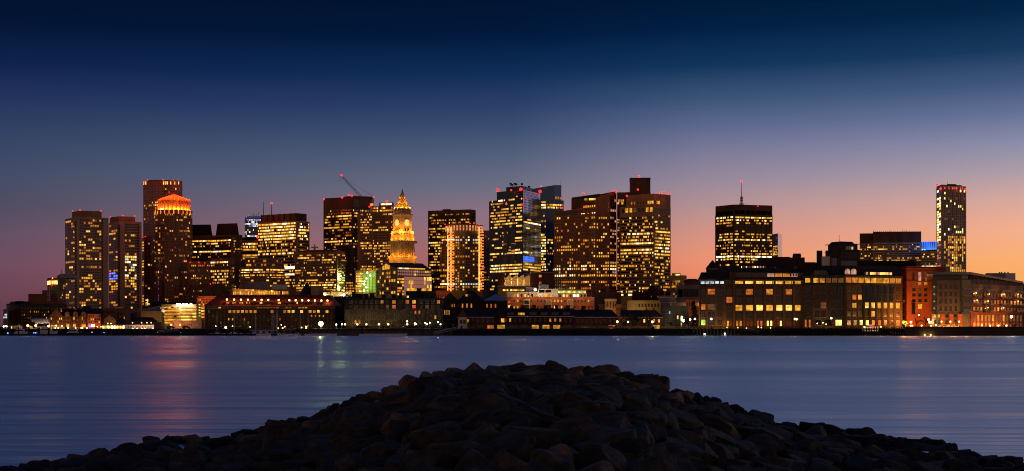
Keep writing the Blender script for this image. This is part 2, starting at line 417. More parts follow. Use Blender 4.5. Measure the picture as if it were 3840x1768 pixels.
mid = ramp([(0, (1, 20, 50)), (140, (2, 26, 62)), (280, (16, 46, 88)), (400, (44, 64, 106)), (500, (63, 82, 115)), (600, (87, 98, 124)), (700, (109, 111, 131)), (800, (142, 114, 130)), (900, (164, 112, 116)), (1010, (182, 106, 98)), (1120, (176, 90, 76)), (1220, (150, 70, 58))], (60, 84, 132))
mr = ramp([(0, (2, 24, 54)), (120, (2, 31, 68)), (260, (18, 53, 92)), (380, (58, 84, 118)), (480, (92, 104, 142)), (580, (124, 122, 152)), (680, (150, 136, 154)), (780, (180, 144, 146)), (880, (212, 146, 130)), (980, (236, 146, 112)), (1080, (236, 130, 88)), (1220, (210, 100, 60))], (84, 106, 152))
right = ramp([(0, (2, 30, 60)), (120, (4, 37, 70)), (260, (24, 58, 94)), (380, (66, 88, 126)), (480, (100, 113, 150)), (580, (138, 140, 168)), (680, (172, 156, 168)), (780, (214, 168, 158)), (880, (243, 174, 142)), (980, (250, 176, 116)), (1060, (252, 172, 94)), (1220, (236, 140, 60))], (114, 130, 174))
def mixc(f, a, b):
    n = N.new('ShaderNodeMix'); n.data_type = 'RGBA'; n.clamp_factor = True
    L.new(f, n.inputs[0]); L.new(a, n.inputs[6]); L.new(b, n.inputs[7]); return n.outputs[2]
def sstep(v, a, b):
    n = N.new('ShaderNodeMapRange'); n.interpolation_type = 'LINEAR'; n.inputs['From Min'].default_value = a; n.inputs['From Max'].default_value = b
    L.new(v, n.inputs['Value']); return n.outputs['Result']
c1 = mixc(sstep(azim, R(-21.8), 0), left, mid); c2 = mixc(sstep(azim, 0, R(8.5)), c1, mr); c3 = mixc(sstep(azim, R(8.5), R(21.8)), c2, right)
# sky opposite the afterglow: dusky pink-brown belt low down, dark blue above
east = ramp([(0, (132, 104, 90)), (700, (172, 126, 96)), (1000, (172, 124, 90)), (1220, (140, 100, 74))])
back = sstep(math_('ABSOLUTE', math_('SUBTRACT', azim, R(20))), R(60), R(115))
c4 = mixc(back, c3, east)
L.new(c4, bg.inputs['Color']); bg.inputs['Strength'].default_value = 1.0

# ------------------------------------------------------------------ water
def waterplane():
    m, nt, b = new_mat('water'); N = nt.nodes; L = nt.links
    b.inputs['Base Color'].default_value = (.74, .94, 1.0, 1); b.inputs['Metallic'].default_value = .9; b.inputs['IOR'].default_value = 1.33
    g = N.new('ShaderNodeNewGeometry')
    mp = N.new('ShaderNodeMapping'); mp.inputs['Scale'].default_value = (.006, .035, 1); L.new(g.outputs['Position'], mp.inputs['Vector'])
    n = N.new('ShaderNodeTexNoise'); n.inputs['Scale'].default_value = 1; n.inputs['Detail'].default_value = 6; n.inputs['Distortion'].default_value = .6; L.new(mp.outputs[0], n.inputs['Vector'])
    r = N.new('ShaderNodeMapRange'); r.inputs['From Min'].default_value = .35; r.inputs['From Max'].default_value = .65
    r.inputs['To Min'].default_value = .31; r.inputs['To Max'].default_value = .48; L.new(n.outputs['Fac'], r.inputs['Value']); L.new(r.outputs[0], b.inputs['Roughness'])
    mp2 = N.new('ShaderNodeMapping'); mp2.inputs['Scale'].default_value = (.05, .42, 1); L.new(g.outputs['Position'], mp2.inputs['Vector'])
    n2 = N.new('ShaderNodeTexNoise'); n2.inputs['Scale'].default_value = .5; n2.inputs['Detail'].default_value = 3; n2.inputs['Roughness'].default_value = .65; L.new(mp2.outputs[0], n2.inputs['Vector'])
    bp = N.new('ShaderNodeBump'); bp.inputs['Strength'].default_value = 1.0; bp.inputs['Distance'].default_value = .65
    L.new(n2.outputs['Fac'], bp.inputs['Height']); L.new(bp.outputs[0], b.inputs['Normal'])
    M['water'] = m; mb = MB(); mb.poly([(-4000, -300, 0), (4000, -300, 0), (4000, 900, 0), (-4000, 900, 0)], 'water'); o = mb.build('water'); o['kind'] = 'structure'
waterplane()
# ------------------------------------------------------------------ land with its quay front
SH = 660.0
mb = MB(); sh = [(-4500, SH), (X(1128, SH), SH), (X(1130, 650), 650), (X(2560, 650), 650), (X(2562, SH), SH), (X(3390, SH), SH), (X(3392, 650), 650), (4500, 652), (9000, 9000), (-9000, 9000)]
mb.prism(sh, -3, GZ, 'asphalt'); o = mb.build('ground'); o['kind'] = 'structure'
# ------------------------------------------------------------------ breakwater of boulders
SIL = [(-300, 1790), (0, 1756), (70, 1741), (135, 1734), (228, 1711), (293, 1700), (345, 1712), (442, 1675), (568, 1646), (645, 1633), (764, 1630), (829, 1632), (945, 1603), (1062, 1572), (1165, 1556), (1237, 1522), (1330, 1490), (1400, 1478), (1530, 1436), (1600, 1404), (1665, 1376), (1800, 1372), (2052, 1372), (2229, 1382), (2262, 1376), (2322, 1408), (2345, 1395), (2425, 1402), (2513, 1452), (2614, 1482), (2677, 1496), (2793, 1540), (2901, 1544), (2908, 1580), (3048, 1584), (3178, 1604), (3245, 1606), (3288, 1638), (3317, 1618), (3351, 1642), (3466, 1641), (3553, 1652), (3611, 1672), (3702, 1712), (3784, 1709), (3840, 1738), (4150, 1790)]
def interp(T, x):
    if x <= T[0][0]: return T[0][1]
    for (a, b), (c, d) in zip(T, T[1:]):
        if x <= c: return b + (d - b) * (x - a) / (c - a)
    return T[-1][1]
def profile(px):
    dy = interp(SIL, px) - HOR; Ds = min(56.0, .93 * EYE * F / dy); zs = EYE - dy / F * Ds
    zn = max(.3, .78 * zs + .05); Dn = (EYE - zn) * F / 575.0
    if Dn > Ds - 3: Dn = Ds - 3
    return Ds, zs, Dn, zn
def mound(x, y):
    px = 1920 + x / max(y, 1) * F
    if px < -300 or px > 4150: return -1.5
    Ds, zs, Dn, zn = profile(px)
    if y <= Dn: return zn - (Dn - y) * .01
    if y <= Ds: return zn + (zs - zn) * (y - Dn) / (Ds - Dn)
    return zs - (y - Ds) * .7
def rockmat(name, col):
    m, nt, b = new_mat(name); N = nt.nodes; L = nt.links
    tc = N.new('ShaderNodeTexCoord'); oi = N.new('ShaderNodeObjectInfo')
    ad = N.new('ShaderNodeVectorMath'); ad.operation = 'ADD'; L.new(tc.outputs['Object'], ad.inputs[0])
    L.new(oi.outputs['Location'], ad.inputs[1])
    n = N.new('ShaderNodeTexNoise'); n.inputs['Scale'].default_value = 2.2; n.inputs['Detail'].default_value = 9; L.new(ad.outputs[0], n.inputs['Vector'])
    r = N.new('ShaderNodeMapRange'); r.inputs['From Min'].default_value = .3; r.inputs['From Max'].default_value = .7; r.inputs['To Min'].default_value = .35; r.inputs['To Max'].default_value = 1.6
    L.new(n.outputs['Fac'], r.inputs['Value'])
    rr = N.new('ShaderNodeMapRange'); rr.inputs['To Min'].default_value = .55; rr.inputs['To Max'].default_value = 1.45; L.new(oi.outputs['Random'], rr.inputs['Value'])
    mu = N.new('ShaderNodeMath'); mu.operation = 'MULTIPLY'; L.new(r.outputs[0], mu.inputs[0]); L.new(rr.outputs[0], mu.inputs[1])
    mx = N.new('ShaderNodeVectorMath'); mx.operation = 'SCALE'; mx.inputs[0].default_value = col; L.new(mu.outputs[0], mx.inputs['Scale'])
    L.new(mx.outputs[0], b.inputs['Base Color']); b.inputs['Roughness'].default_value = .8; b.inputs['Specular IOR Level'].default_value = .25
    n2 = N.new('ShaderNodeTexNoise'); n2.inputs['Scale'].default_value = 7; n2.inputs['Detail'].default_value = 8; L.new(ad.outputs[0], n2.inputs['Vector'])
    bp = N.new('ShaderNodeBump'); bp.inputs['Strength'].default_value = .6; bp.inputs['Distance'].default_value = .06; L.new(n2.outputs['Fac'], bp.inputs['Height']); L.new(bp.outputs[0], b.inputs['Normal'])
    M[name] = m
rockmat('rock', (.048, .044, .034)); rockmat('rock_brown_warmlit', (.14, .088, .048)); rockmat('rock_wet', (.014, .014, .016)); rockmat('rock_core', (.01, .009, .008))  # lighter brown paints warm lamplight onto crest boulders; elsewhere a plain stone tone
def rockmesh(seed, mat):
    rng = random.Random(seed); bm = bmesh.new(); bmesh.ops.create_icosphere(bm, subdivisions=4, radius=1)
    planes = [(Vector(v), rng.uniform(.58, .8)) for v in ((1, 0, 0), (-1, 0, 0), (0, 1, 0), (0, -1, 0), (0, 0, 1), (0, 0, -1))]
    tw = Matrix.Rotation(rng.uniform(-.35, .35), 3, 'X') @ Matrix.Rotation(rng.uniform(-.35, .35), 3, 'Y') @ Matrix.Rotation(rng.uniform(0, 3), 3, 'Z'); planes = [((tw @ n).normalized(), d) for n, d in planes]
    for _ in range(6):
        v = Vector((rng.gauss(0, 1), rng.gauss(0, 1), rng.gauss(0, 1))).normalized(); planes.append((v, rng.uniform(.55, .82)))
    off = Vector((rng.uniform(-50, 50),) * 3)
    for v in bm.verts:
        for n, d in planes:
            k = v.co.dot(n) - d
            if k > 0: v.co -= n * (k * .98)
        v.co += v.co.normalized() * (mnoise.noise(v.co * 1.7 + off) * .09 + mnoise.noise(v.co * 6 + off) * .022)
    me = bpy.data.meshes.new('boulder'); bm.to_mesh(me); bm.free(); me.materials.append(M[mat])
    me.polygons.foreach_set('use_smooth', [True] * len(me.polygons)); me.set_sharp_from_angle(angle=R(38)); return me
rng = random.Random(11)
variants = {k: [rockmesh(100 * i + j, k) for j in range(7)] for i, k in enumerate(('rock', 'rock_brown_warmlit', 'rock_wet'))}
cand = []
def put(x, y, s, sink=.42, flat=None):
    z = mound(x, y); cand.append([x, y, z, s, sink, flat])
# crest rocks follow the skyline of the mound
px = -60.0
while px < 3900:
    Ds, zs, Dn, zn = profile(px); s = rng.uniform(.62, 1.0) * (1.0 if 1350 < px < 2600 else .58)
    x = X(px, Ds - s * .4); fl = rng.uniform(.6, .95); cand.append([x, Ds - s * .4, zs - .1 - s * fl * .62 + rng.uniform(-.08, .08), s, 0, fl]); px += s * rng.uniform(.8, 1.1) / Ds * F
taken = [(c[0], c[1], c[3] * .8) for c in cand]
for tries in range(26000):
    y = rng.uniform(17.5, 56); x = rng.uniform(-18, 18) + .5; px = 1920 + x / y * F
    if not -100 < px < 3940: continue
    Ds, zs, Dn, zn = profile(px)
    if y > Ds - .9 or y < Dn - 1.5: continue
    k = (y - 18) / 38
    s = rng.uniform(.36, .56) + .44 * max(0, k) ** 1.2 * rng.uniform(.4, 1.1)
    if any((x - a) ** 2 + (y - b) ** 2 < (.80 * (s + c)) ** 2 for a, b, c in taken): continue
    taken.append((x, y, s)); put(x, y, s * 1.22, .9 if y > Ds - 7 else .55, rng.uniform(.42, .72))
cand.sort(key=lambda c: -c[3] / c[1])
ZL = {'crest': ('angular boulder on the crest of the breakwater, outlined against the water', 'boulders along the crest of the breakwater'),
      'left': ('dark boulder on the left slope of the breakwater running down to the water', 'boulders on the left slope of the breakwater'),
      'right': ('black wet boulder on the right slope of the breakwater running down to the water', 'boulders on the right slope of the breakwater'),
      'front': ('low flat boulder in the dark foreground field in front of the breakwater crest', 'boulders in the foreground of the breakwater')}
fillmb = MB()
for k, (x, y, z, s, sink, flat) in enumerate(cand):
    px = 1920 + x / y * F; Ds = profile(px)[0]
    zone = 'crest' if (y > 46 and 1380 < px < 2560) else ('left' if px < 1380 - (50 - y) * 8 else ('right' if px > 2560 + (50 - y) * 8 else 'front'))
    kind = 'rock_wet' if (zone == 'right' and y > Ds - 4) or (zone == 'left' and y > Ds - 3 and rng.random() < .5) else ('rock_brown_warmlit' if (zone == 'crest' and rng.random() < .5) or rng.random() < .05 else 'rock')
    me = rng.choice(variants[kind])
    mt = Matrix.Translation((x, y, z - s * flat * (sink if sink else 0))) @ Matrix.Rotation(rng.uniform(0, 6.28), 4, 'Z') @ Matrix.Rotation(rng.uniform(-.45, .45), 4, 'X') @ Matrix.Rotation(rng.uniform(-.4, .4), 4, 'Y') @ Matrix.Diagonal((s * rng.uniform(.9, 1.3), s * rng.uniform(.75, 1.05), s * flat * rng.uniform(.9, 1.15), 1))
    if k < 300:
        o = bpy.data.objects.new('boulder', me); COL.objects.link(o); o.matrix_world = mt; tag(o, ZL[zone][0], 'boulder', ZL[zone][1])
    else:
        fillmb.mesh([mt @ v.co for v in me.vertices], [tuple(p.vertices) for p in me.polygons], kind)
print('boulders', len(cand))
if fillmb.v:
    o = fillmb.build('small_boulders', None, (0, 40, 1), kind='stuff', smooth=True); tag(o, 'smaller dark stones wedged between the large boulders of the breakwater', 'stones')
# packed stone under the boulders
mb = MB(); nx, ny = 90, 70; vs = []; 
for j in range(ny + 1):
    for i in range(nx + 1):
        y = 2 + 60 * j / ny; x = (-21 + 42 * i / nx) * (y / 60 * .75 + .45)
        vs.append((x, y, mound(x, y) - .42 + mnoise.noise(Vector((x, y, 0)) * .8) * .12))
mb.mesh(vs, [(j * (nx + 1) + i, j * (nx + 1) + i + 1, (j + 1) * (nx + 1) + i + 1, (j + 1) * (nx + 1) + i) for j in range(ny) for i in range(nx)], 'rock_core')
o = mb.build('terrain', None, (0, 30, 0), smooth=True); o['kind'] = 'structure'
# ================================================================== TOWERS (left to right)
def balconies(B, fi, pL, pR, pyT, pyB, n, mat, out=1.3):
    a, b, u, nn = B.face(fi); A = B.at(fi, pL); C = B.at(fi, pR); D = (A.y + C.y) / 2
    mid = (A + C) / 2; w = (C - A).length; mb = MB(); zt, zb = Z(pyT, D), Z(pyB, D)
    mb.obox((mid.x, mid.y, (zt + zb) / 2), u, nn, w, .1, zt - zb, 'void')
    for j in range(n):
        c = mid + nn * (out / 2 + .05); mb.obox((c.x, c.y, zt - (j + .75) * (zt - zb) / n), u, nn, w, out, (zt - zb) / n * .42, mat)
    build_in(mb, 'balcony_stack', B.root)
# --- rust coloured block and lantern-topped tower at far left
b = Bld('brick_block', 'rust red brick block with a grey rooftop box behind the long mansard hotel', 'building', [(106, 900), (178, 900)], 1108, 30, 'brick_rust')
b.box('penthouse', 158, 178, 906, 12, 1089, 1108, 'grey_panel'); b.box('penthouse', 138, 155, 906, 8, 1103, 1108, 'steel'); b.ledge([1110], mat='brick_rust')
b.windows(0, 110, 134, 1126, 1140, 5, 1, pal=MID, p=.3); b.windows(0, 136, 176, 1124, 1133, 9, 1, .5, .8, pal=DIM, p=.02); b.antenna(118, 1100, 1108, r=.12); b.done()
b = Bld('lantern_tower', 'slim dark tower with a glowing lantern floor under a red rim, far left', 'tower', [(177, 975), (192, 960), (217, 968)], 1047, 18, 'brick_rust')
b.windows(0, 177.6, 190, 1054, 1069, 1, 1, .96, 1, pal=['led_gold'], p=1, swing=0, name='lantern_pane'); b.windows(1, 192, 206, 1053, 1067, 2, 1, .6, 1, pal=['led_gold'], p=1, swing=0, name='lantern_pane')
b.windows(1, 206, 216, 1053, 1067, 1, 1, .8, 1, pal=['led_gold'], p=1, swing=0, name='lantern_pane')
b.windows(1, 192, 215, 1072, 1130, 4, 8, .9, .9, p=.03, dark='glass'); b.windows(0, 178, 190, 1076, 1130, 2, 6, p=.03)
b.ledge([1070, 1050], .5, .6, 'red_paint'); b.beacon((197, 1044), mat='em_orange', r=.4)
for px_ in (181, 192, 200, 212): light('POINT', P(px_, 1071, 956), 500, (1, .25, .05), b.root, .3)
b.done()
b = Bld('vaulted_tower', 'grey tower with a rounded barrel top and glass bay beside the lantern tower', 'tower', [(213, 1060), (222, 1050), (247, 1050)], 1042, 25, 'concrete_grey')
mb = MB(); xa, xb = X(213, 1050), X(262, 1050); zc = Z(1043, 1050); pr = [(xa + (xb - xa) * (.5 - .5 * math.cos(math.pi * i / 12)), zc + math.sin(math.pi * i / 12) * (Z(1027, 1050) - zc)) for i in range(13)]
vs = [(p[0], 1049.5, p[1]) for p in pr] + [(p[0], 1076, p[1]) for p in pr]
mb.mesh(vs, [(i, i + 1, 14 + i, 13 + i) for i in range(12)] + [tuple(range(12, -1, -1)), tuple(range(13, 26))], 'concrete_grey'); build_in(mb, 'roof', b.root)
b.windows(1, 224, 245, 1043, 1062, 3, 1, .9, .95, p=0); b.windows(1, 222, 246, 1068, 1130, 5, 7, .75, .5, pal=DIM, p=.12, dark='glass_grey'); b.beacon((245, 1046), mat='em_white', r=.3); b.antenna(230, 1010, 1028); b.done()

# --- twin concrete residential towers
b = Bld('residential_tower', 'tall pale concrete apartment slab, the taller left one of the twin towers', 'tower', [(244, 1332), (288, 1304), (406, 1316)], 818, 34, 'concrete', 'twin concrete towers')
b.prism('penthouse', [(270, 1328), (299, 1314), (381, 1320)], 18, 791, 819, 'concrete_brown')
b.windows(0, 246, 281, 826, 1162, 5, 33, .72, .62, RES, .28, dark='glass_blue'); balconies(b, 0, 281.5, 287, 830, 1160, 33, 'concrete')
b.windows(1, 297, 380, 822, 1162, 10, 33, .74, .62, RES, .25, [(842, 848, .5), (914, 925, .6), (934, 945, .8), (965, 975, .6, MID), (985, 992, .02), (1024, 1045, .5, MID), (1084, 1094, .6, MID), (1128, 1140, .6), (1158, 1166, .5)], dark='glass_grey')
balconies(b, 1, 381, 387, 824, 1160, 33, 'concrete'); b.beacon((272, 793), (300, 789), (378, 792)); b.antenna(341, 780, 792, r=.15); b.ledge([820], .2, .6, 'concrete_brown'); b.done()
b = Bld('residential_tower', 'shorter right one of the twin pale concrete apartment towers, white lit windows halfway', 'tower', [(407, 1402), (451, 1376), (531, 1386)], 834, 34, 'concrete', 'twin concrete towers')
b.prism('penthouse', [(412, 1398), (446, 1386), (507, 1392)], 16, 812, 835, 'concrete_brown')
b.windows(0, 409, 442, 842, 1160, 4, 32, .74, .62, RES, .3, [(1025, 1052, .8, ['bluew', 'purple', 'bluew']), (1054, 1090, .7, MID)], dark='glass'); balconies(b, 0, 443, 450, 845, 1160, 32, 'concrete')
b.windows(1, 468, 512, 838, 1160, 6, 32, .78, .64, RES, .4, [(838, 866, .02), (962, 1035, .75, ['white', 'cool', 'bright', 'dimw']), (1040, 1090, .4, MID)], dark='glass_grey'); balconies(b, 1, 514, 521, 842, 1160, 32, 'concrete')
b.beacon((414, 815), (461, 809), (505, 811)); b.done()

# --- tall round-shouldered tower behind the domed tower
fr = [(537, 1492), (613, 1478)] + arc(645, 31, 1476, -80, 90, 6)
b = Bld('round_tower', 'tall dark brick tower with rounded shoulder and amber crown strips, behind the domed tower', 'tower', fr, 680, 45, 'brick_tower')
b.all_windows(694, 1000, 8.2, 30, faces=range(0, 7), fw=.55, fh=.55, pal=OFF, p=.16, rowp=[(720, 728, .75, MID), (742, 750, .7, MID), (770, 777, .8, MID), (690, 700, .02)], dark='glass_navy')
for i, pxs in ((0, (538.5, 546, 612)), (2, ()), (3, ()), (4, ()), (5, ()), (6, ())):
    if i == 0:
        for q in pxs: b.windows(0, q, q + 2, 681, 694, 1, 1, 1, .9, ['led_gold'], 1, swing=0, name='crown_strip')
    else:
        a_, b_, u_, n_ = b.face(i); q = 1920 + ((a_ + b_) / 2).x / ((a_ + b_) / 2).y * F; b.windows(i, q - 1, q + 1, 681, 693, 1, 1, 1, .9, ['led_gold'], 1, swing=0, name='crown_strip')
b.prism('penthouse', [(550, 1490), (660, 1488)], 20, 675.5, 682, 'dark_brown'); b.beacon((539, 683), (553, 677), (612, 675), (650, 677)); b.antenna(604, 670, 678, r=.2); b.done()
b = Bld('brick_wing', 'narrow brick wing with arched windows and two red beacons left of the domed tower', 'tower', [(532, 1450), (541, 1440), (566, 1440)], 890, 30, 'brick_tower')
b.windows(1, 543, 564, 900, 1146, 2, 25, .62, .55, OFF, .22, [(925, 945, .6, MID)]); b.windows(0, 533, 540, 895, 1146, 1, 25, .8, .5, MID, .6)
b.windows(1, 544, 558, 1120, 1146, 1, 2, .8, .9, WHT, 1, swing=0, shape=arch); b.ledge([893, 975, 1060], .4, .6, 'brick_rust'); b.beacon((535, 892), (545, 888), D=1440); b.done()

# --- domed tower
fr = arc(634, 72, 1380, -84, 84, 12)
b = Bld('domed_tower', 'round brick tower crowned by a floodlit orange drum and cone roof', 'tower', fr, 790, 40, 'brick_tower')
b.all_windows(800, 1150, 8.4, 34, fw=.5, fh=.58, pal=OFF, p=.24, rowp=[(803, 806, .6, MID), (867, 876, .85, MID), (833, 836, .5), (1055, 1120, .08)], dark='glass', inset=.08)
cx, cy = X(634, 1380), 1380 + 72 / F * 1380; rd = 57.5 / F * 1380; z0, z1 = Z(791, 1380), Z(750, 1380)
mb = MB(); mb.frustum((cx, cy), z0, z1, rd - .6, rd - .6, 'stone_gold', 40); drum = build_in(mb, 'drum', b.root)
mb = MB()
for i in range(24):
    a = 2 * math.pi * (i + .5) / 24; mb.obox((cx + math.cos(a) * rd, cy + math.sin(a) * rd, (z0 + z1) / 2), (-math.sin(a), math.cos(a), 0), (math.cos(a), math.sin(a), 0), 1.0, 1.4, z1 - z0, 'granite_rose')
build_in(mb, 'fin', drum)
mb = MB(); mb.frustum((cx, cy), z1, z1 + 1.2, rd + .9, rd + .9, 'granite_rose', 40); mb.frustum((cx, cy), z1 + 1.2, Z(720, 1380), rd + .5, .5, 'granite_rose', 24); cone = build_in(mb, 'roof', b.root)
mb = MB()
for i in range(24):
    a = 2 * math.pi * i / 24; mb.tube((cx + math.cos(a) * (rd + .4), cy + math.sin(a) * (rd + .4), z1 + 1.6), (cx, cy, Z(721.5, 1380)), .35, .2, 'stone_gold', 5)
build_in(mb, 'rib', cone)
for i in range(13):   # floodlights standing on the setback
    a = math.pi + math.pi * (i + .0) / 12; p = Vector((cx + math.cos(a) * (rd + 1.6), cy + math.sin(a) * (rd + 1.6), z0 + 2.2))
    mb = MB(); mb.obox(p - Vector((0, 0, 1.6)), (1, 0, 0), (0, 1, 0), .8, .5, .5, 'dark_metal'); build_in(mb, 'floodlight', b.root)
    light('POINT', p, 3400, (1, .22, .02), b.root, .4)
    p2 = Vector((cx + math.cos(a) * (rd + 2.0), cy + math.sin(a) * (rd + 2.0), z1 + 3.0)); light('POINT', p2, 2600, (1, .11, .01), b.root, .4)
for i in range(7):
    a = math.pi + math.pi * (i + .5) / 7; light('POINT', (cx + math.cos(a) * rd * .62, cy + math.sin(a) * rd * .62, z1 + 9.5), 3200, (1, .10, .01), b.root, .4)
b.beacon((606, 786), mat='em_white', r=.9, D=1384); b.beacon((634, 721), D=cy, r=.4)
b.prism('lower_block', [(592, 1379), (600, 1376), (608, 1377)], 4, 1052, 1130, 'brick_rust')
b.windows(5, 590, 604, 1052, 1130, 2, 8, .7, .7, ['purple'], 1, swing=0) if False else None
pf = b.f; b.f = [Vector((X(592, 1378.5), 1378.5, 0)), Vector((X(608, 1376.5), 1376.5, 0))]
b.windows(0, 594, 606, 1054, 1130, 2, 9, .7, .6, ['purple', 'bluew', 'purple'], .9, swing=0); b.f = pf
for i in range(1, 12):
    p = b.f[i]; mb = MB(); mb.obox((p.x, p.y - .3, Z(796, 1380)), (1, 0, 0), (0, 1, 0), .9, .5, Z(791, 1380) - Z(802, 1380), 'led_orange'); build_in(mb, 'uplit_strip', b.root)
b.done()

# --- twin office towers with trapezoid hoods
b = Bld('hooded_office_tower', 'dark office tower with a sloped hood on top, left one right of the domed tower', 'tower', [(700, 1440), (800, 1432)], 886, 40, 'dark_brown', 'office towers with sloped hoods')
b.prism('hood', [(705, 1440), (797, 1436)], 30, 842, 887, 'black_paint', taper=.86)
b.windows(0, 706, 800, 900, 1060, 26, 16, .9, .48, OFF, .2, [(900, 908, .85, HOT), (944, 953, .7, HOT)], band=True); b.windows(0, 712, 796, 872, 884, 14, 1, .6, .7, p=0); b.done()
b = Bld('hooded_office_tower', 'dark office tower with a tapered hood and a mast, right one beside the white-lit floors', 'tower', [(790, 1420), (868, 1404), (909, 1410)], 884, 40, 'dark_brown', 'office towers with sloped hoods')
b.prism('hood', [(808, 1424), (897, 1414)], 26, 837, 886, 'black_paint', taper=.84); b.antenna(836, 820, 840, r=.15)
b.windows(0, 793, 866, 888, 1090, 18, 20, .9, .48, OFF, .22, [(886, 893, .4, ['cool', 'white']), (895, 905, .95, HOT), (940, 953, .95, HOT), (1000, 1030, .1)], band=True)
b.windows(1, 870, 907, 890, 1090, 7, 20, .6, .5, OFF, .28, [(930, 950, .6)]); b.piers(1, 870, 907, 886, 1090, 7, .8, .5, 'dark_brown'); b.done()
b = Bld('arched_block', 'low brown block with small arched windows and three red beacons below the hooded towers', 'building', [(706, 1340), (790, 1336)], 984, 30, 'brick_tower')
b.windows(0, 710, 788, 992, 1068, 12, 8, .5, .55, RES, .22); b.ledge([985, 1012, 1040], .4, .5); b.beacon((713, 985), (745, 985), (768, 986)); b.done()
b = Bld('office_block', 'tan office block with a bright top floor and pale corner piers below the hooded towers', 'building', [(782, 1348), (862, 1330), (879, 1338)], 974, 30, 'concrete_brown')
b.windows(0, 788, 860, 979, 1088, 16, 10, .66, .52, MID, .45, [(979, 988, .95, HOT), (1010, 1050, .6, HOT)]); b.windows(1, 863, 878, 990, 1088, 3, 9, .6, .5, DIM, .4); b.piers(0, 788, 860, 979, 1088, 8, .7, .4); b.done()
b = Bld('podium_block', 'long low dim brown block with rooftop bulkhead and one red beacon behind the parking garage', 'building', [(708, 1280), (843, 1272)], 1072, 40, 'dark_brown')
b.prism('penthouse', [(755, 1278), (830, 1275)], 20, 1066, 1073, 'roof_tar'); b.windows(0, 716, 840, 1076, 1118, 30, 4, .6, .42, DIM, .22, band=True); b.beacon((789, 1066)); b.ledge([1074, 1086, 1098], .4, .6); b.done()

# --- striped blue-white tower, dark-topped bright tower
b = Bld('striped_tower', 'pale blue tower with bright horizontal stripes and roof antennas, far behind', 'tower', [(918, 1620), (926, 1610), (978, 1612)], 818, 40, 'concrete_grey')
b.prism('crown', [(918.5, 1619), (926, 1609.5), (977.5, 1612)], 40, 811, 819, 'navyglow')
b.windows(1, 926, 977, 822, 890, 20, 9, .95, .5, ['cool', 'white', 'bluew', 'cool'], .75, band=True, dark='glass_navy'); b.windows(0, 918.5, 925.5, 822, 890, 2, 9, .9, .5, ['cool'], .5, band=True)
for q, t in ((945, 797), (950, 800), (955, 802), (970, 796), (962, 803)): b.antenna(q, t, 812, r=.3)
b.antenna(988, 757, 806, D=1640, r=.5); b.beacon((925, 814), (932, 812)); b.done()
b = Bld('office_block', 'yellow lit office block with a black roof band, tucked left of the bright dark-topped tower', 'tower', [(908, 1500), (975, 1496)], 904, 30, 'concrete_brown')
b.box('crown', 909, 969, 1502, 25, 891, 905, 'black_paint'); b.windows(0, 910, 972, 910, 975, 13, 6, .62, .6, MID, .8, [(910, 930, .95, HOT)]); b.beacon((966, 890), r=1.5, D=1495); b.done()
b = Bld('banded_office_tower', 'broad office tower with brightly lit floors under a black flat crown and a mast', 'tower', [(966, 1452), (1112, 1420), (1161, 1434)], 832, 48, 'concrete_tan')
b.prism('crown', [(978, 1452), (1112, 1424), (1149, 1434)], 38, 800, 832, 'dark_brown')
pf = b.f; b.f = [Vector((X(p_, d_), d_, 0)) for p_, d_ in [(978, 1452), (1112, 1424), (1149, 1434)]]; b.piers(0, 982, 1110, 803, 829, 6, .8, .4, 'black_paint'); b.piers(1, 1114, 1148, 803, 829, 4, .8, .4, 'black_paint'); b.f = pf
rp = [(832, 905, .9, HOT), (905, 930, .5, MID), (948, 956, .75, HOT), (956, 1000, .12)]
b.windows(0, 968, 1109, 836, 1080, 42, 22, .8, .52, MID, .4, rp, band=True); b.windows(1, 1116, 1159, 836, 1080, 11, 22, .72, .52, MID, .4, [(832, 905, .55, HOT), (905, 935, .2, MID)], band=True)
b.windows(0, 1067, 1108, 1000, 1009, 8, 1, .95, .9, ['white', 'hot'], 1, swing=0, name='window', t=.5); b.windows(0, 1067, 1108, 1027, 1033, 14, 1, .7, .9, ['white'], 1, swing=0, t=.5)
b.antenna(1018, 763, 802, D=1440, r=.5); b.beacon((1018, 763), D=1440, r=1.1); b.antenna(1050, 795, 802); b.antenna(1009, 797, 802); b.done()
b = Bld('terraced_block', 'stepped brown office block with terraces below the bright dark-topped tower', 'building', [(900, 1262), (1010, 1250), (1068, 1262)], 1003, 40, 'concrete_brown')
b.prism('upper_tier', [(920, 1268), (1000, 1262), (1056, 1270)], 28, 967, 1004, 'concrete_brown'); b.ledge([1004, 1024, 1044], .8, 1.0)
pf = b.f; b.f = [Vector((X(p_, d_), d_, 0)) for p_, d_ in [(920, 1268), (1000, 1262), (1056, 1270)]]; b.windows(0, 924, 998, 972, 1002, 12, 2, .8, .5, OFF, .35); b.windows(1, 1002, 1054, 972, 1002, 9, 2, .8, .5, OFF, .2); b.f = pf
b.windows(0, 902, 1008, 1008, 1078, 24, 7, .85, .5, MID, .35, [(1010, 1024, .85, HOT)], band=True); b.windows(1, 1012, 1066, 1008, 1078, 13, 7, .85, .5, MID, .45, [(1008, 1040, .85)], band=True); b.done()
b = Bld('cornice_hall', 'long low hall with a deep amber-lit cornice and lit colonnade, above the red-roofed warehouse', 'building', [(862, 1040), (872, 1030), (1086, 1022)], 1090, 40, 'concrete_tan')
b.prism('roof', [(857, 1036), (872, 1028), (1087, 1019)], 44, 1084, 1090, 'concrete_tan'); b.windows(1, 874, 1082, 1093, 1106, 34, 1, .6, .85, MID, .92, swing=0, run=.1)
b.box('penthouse', 920, 1012, 1040, 14, 1060, 1085, 'concrete_grey'); b.box('penthouse', 1020, 1076, 1040, 10, 1068, 1085, 'white_paint')
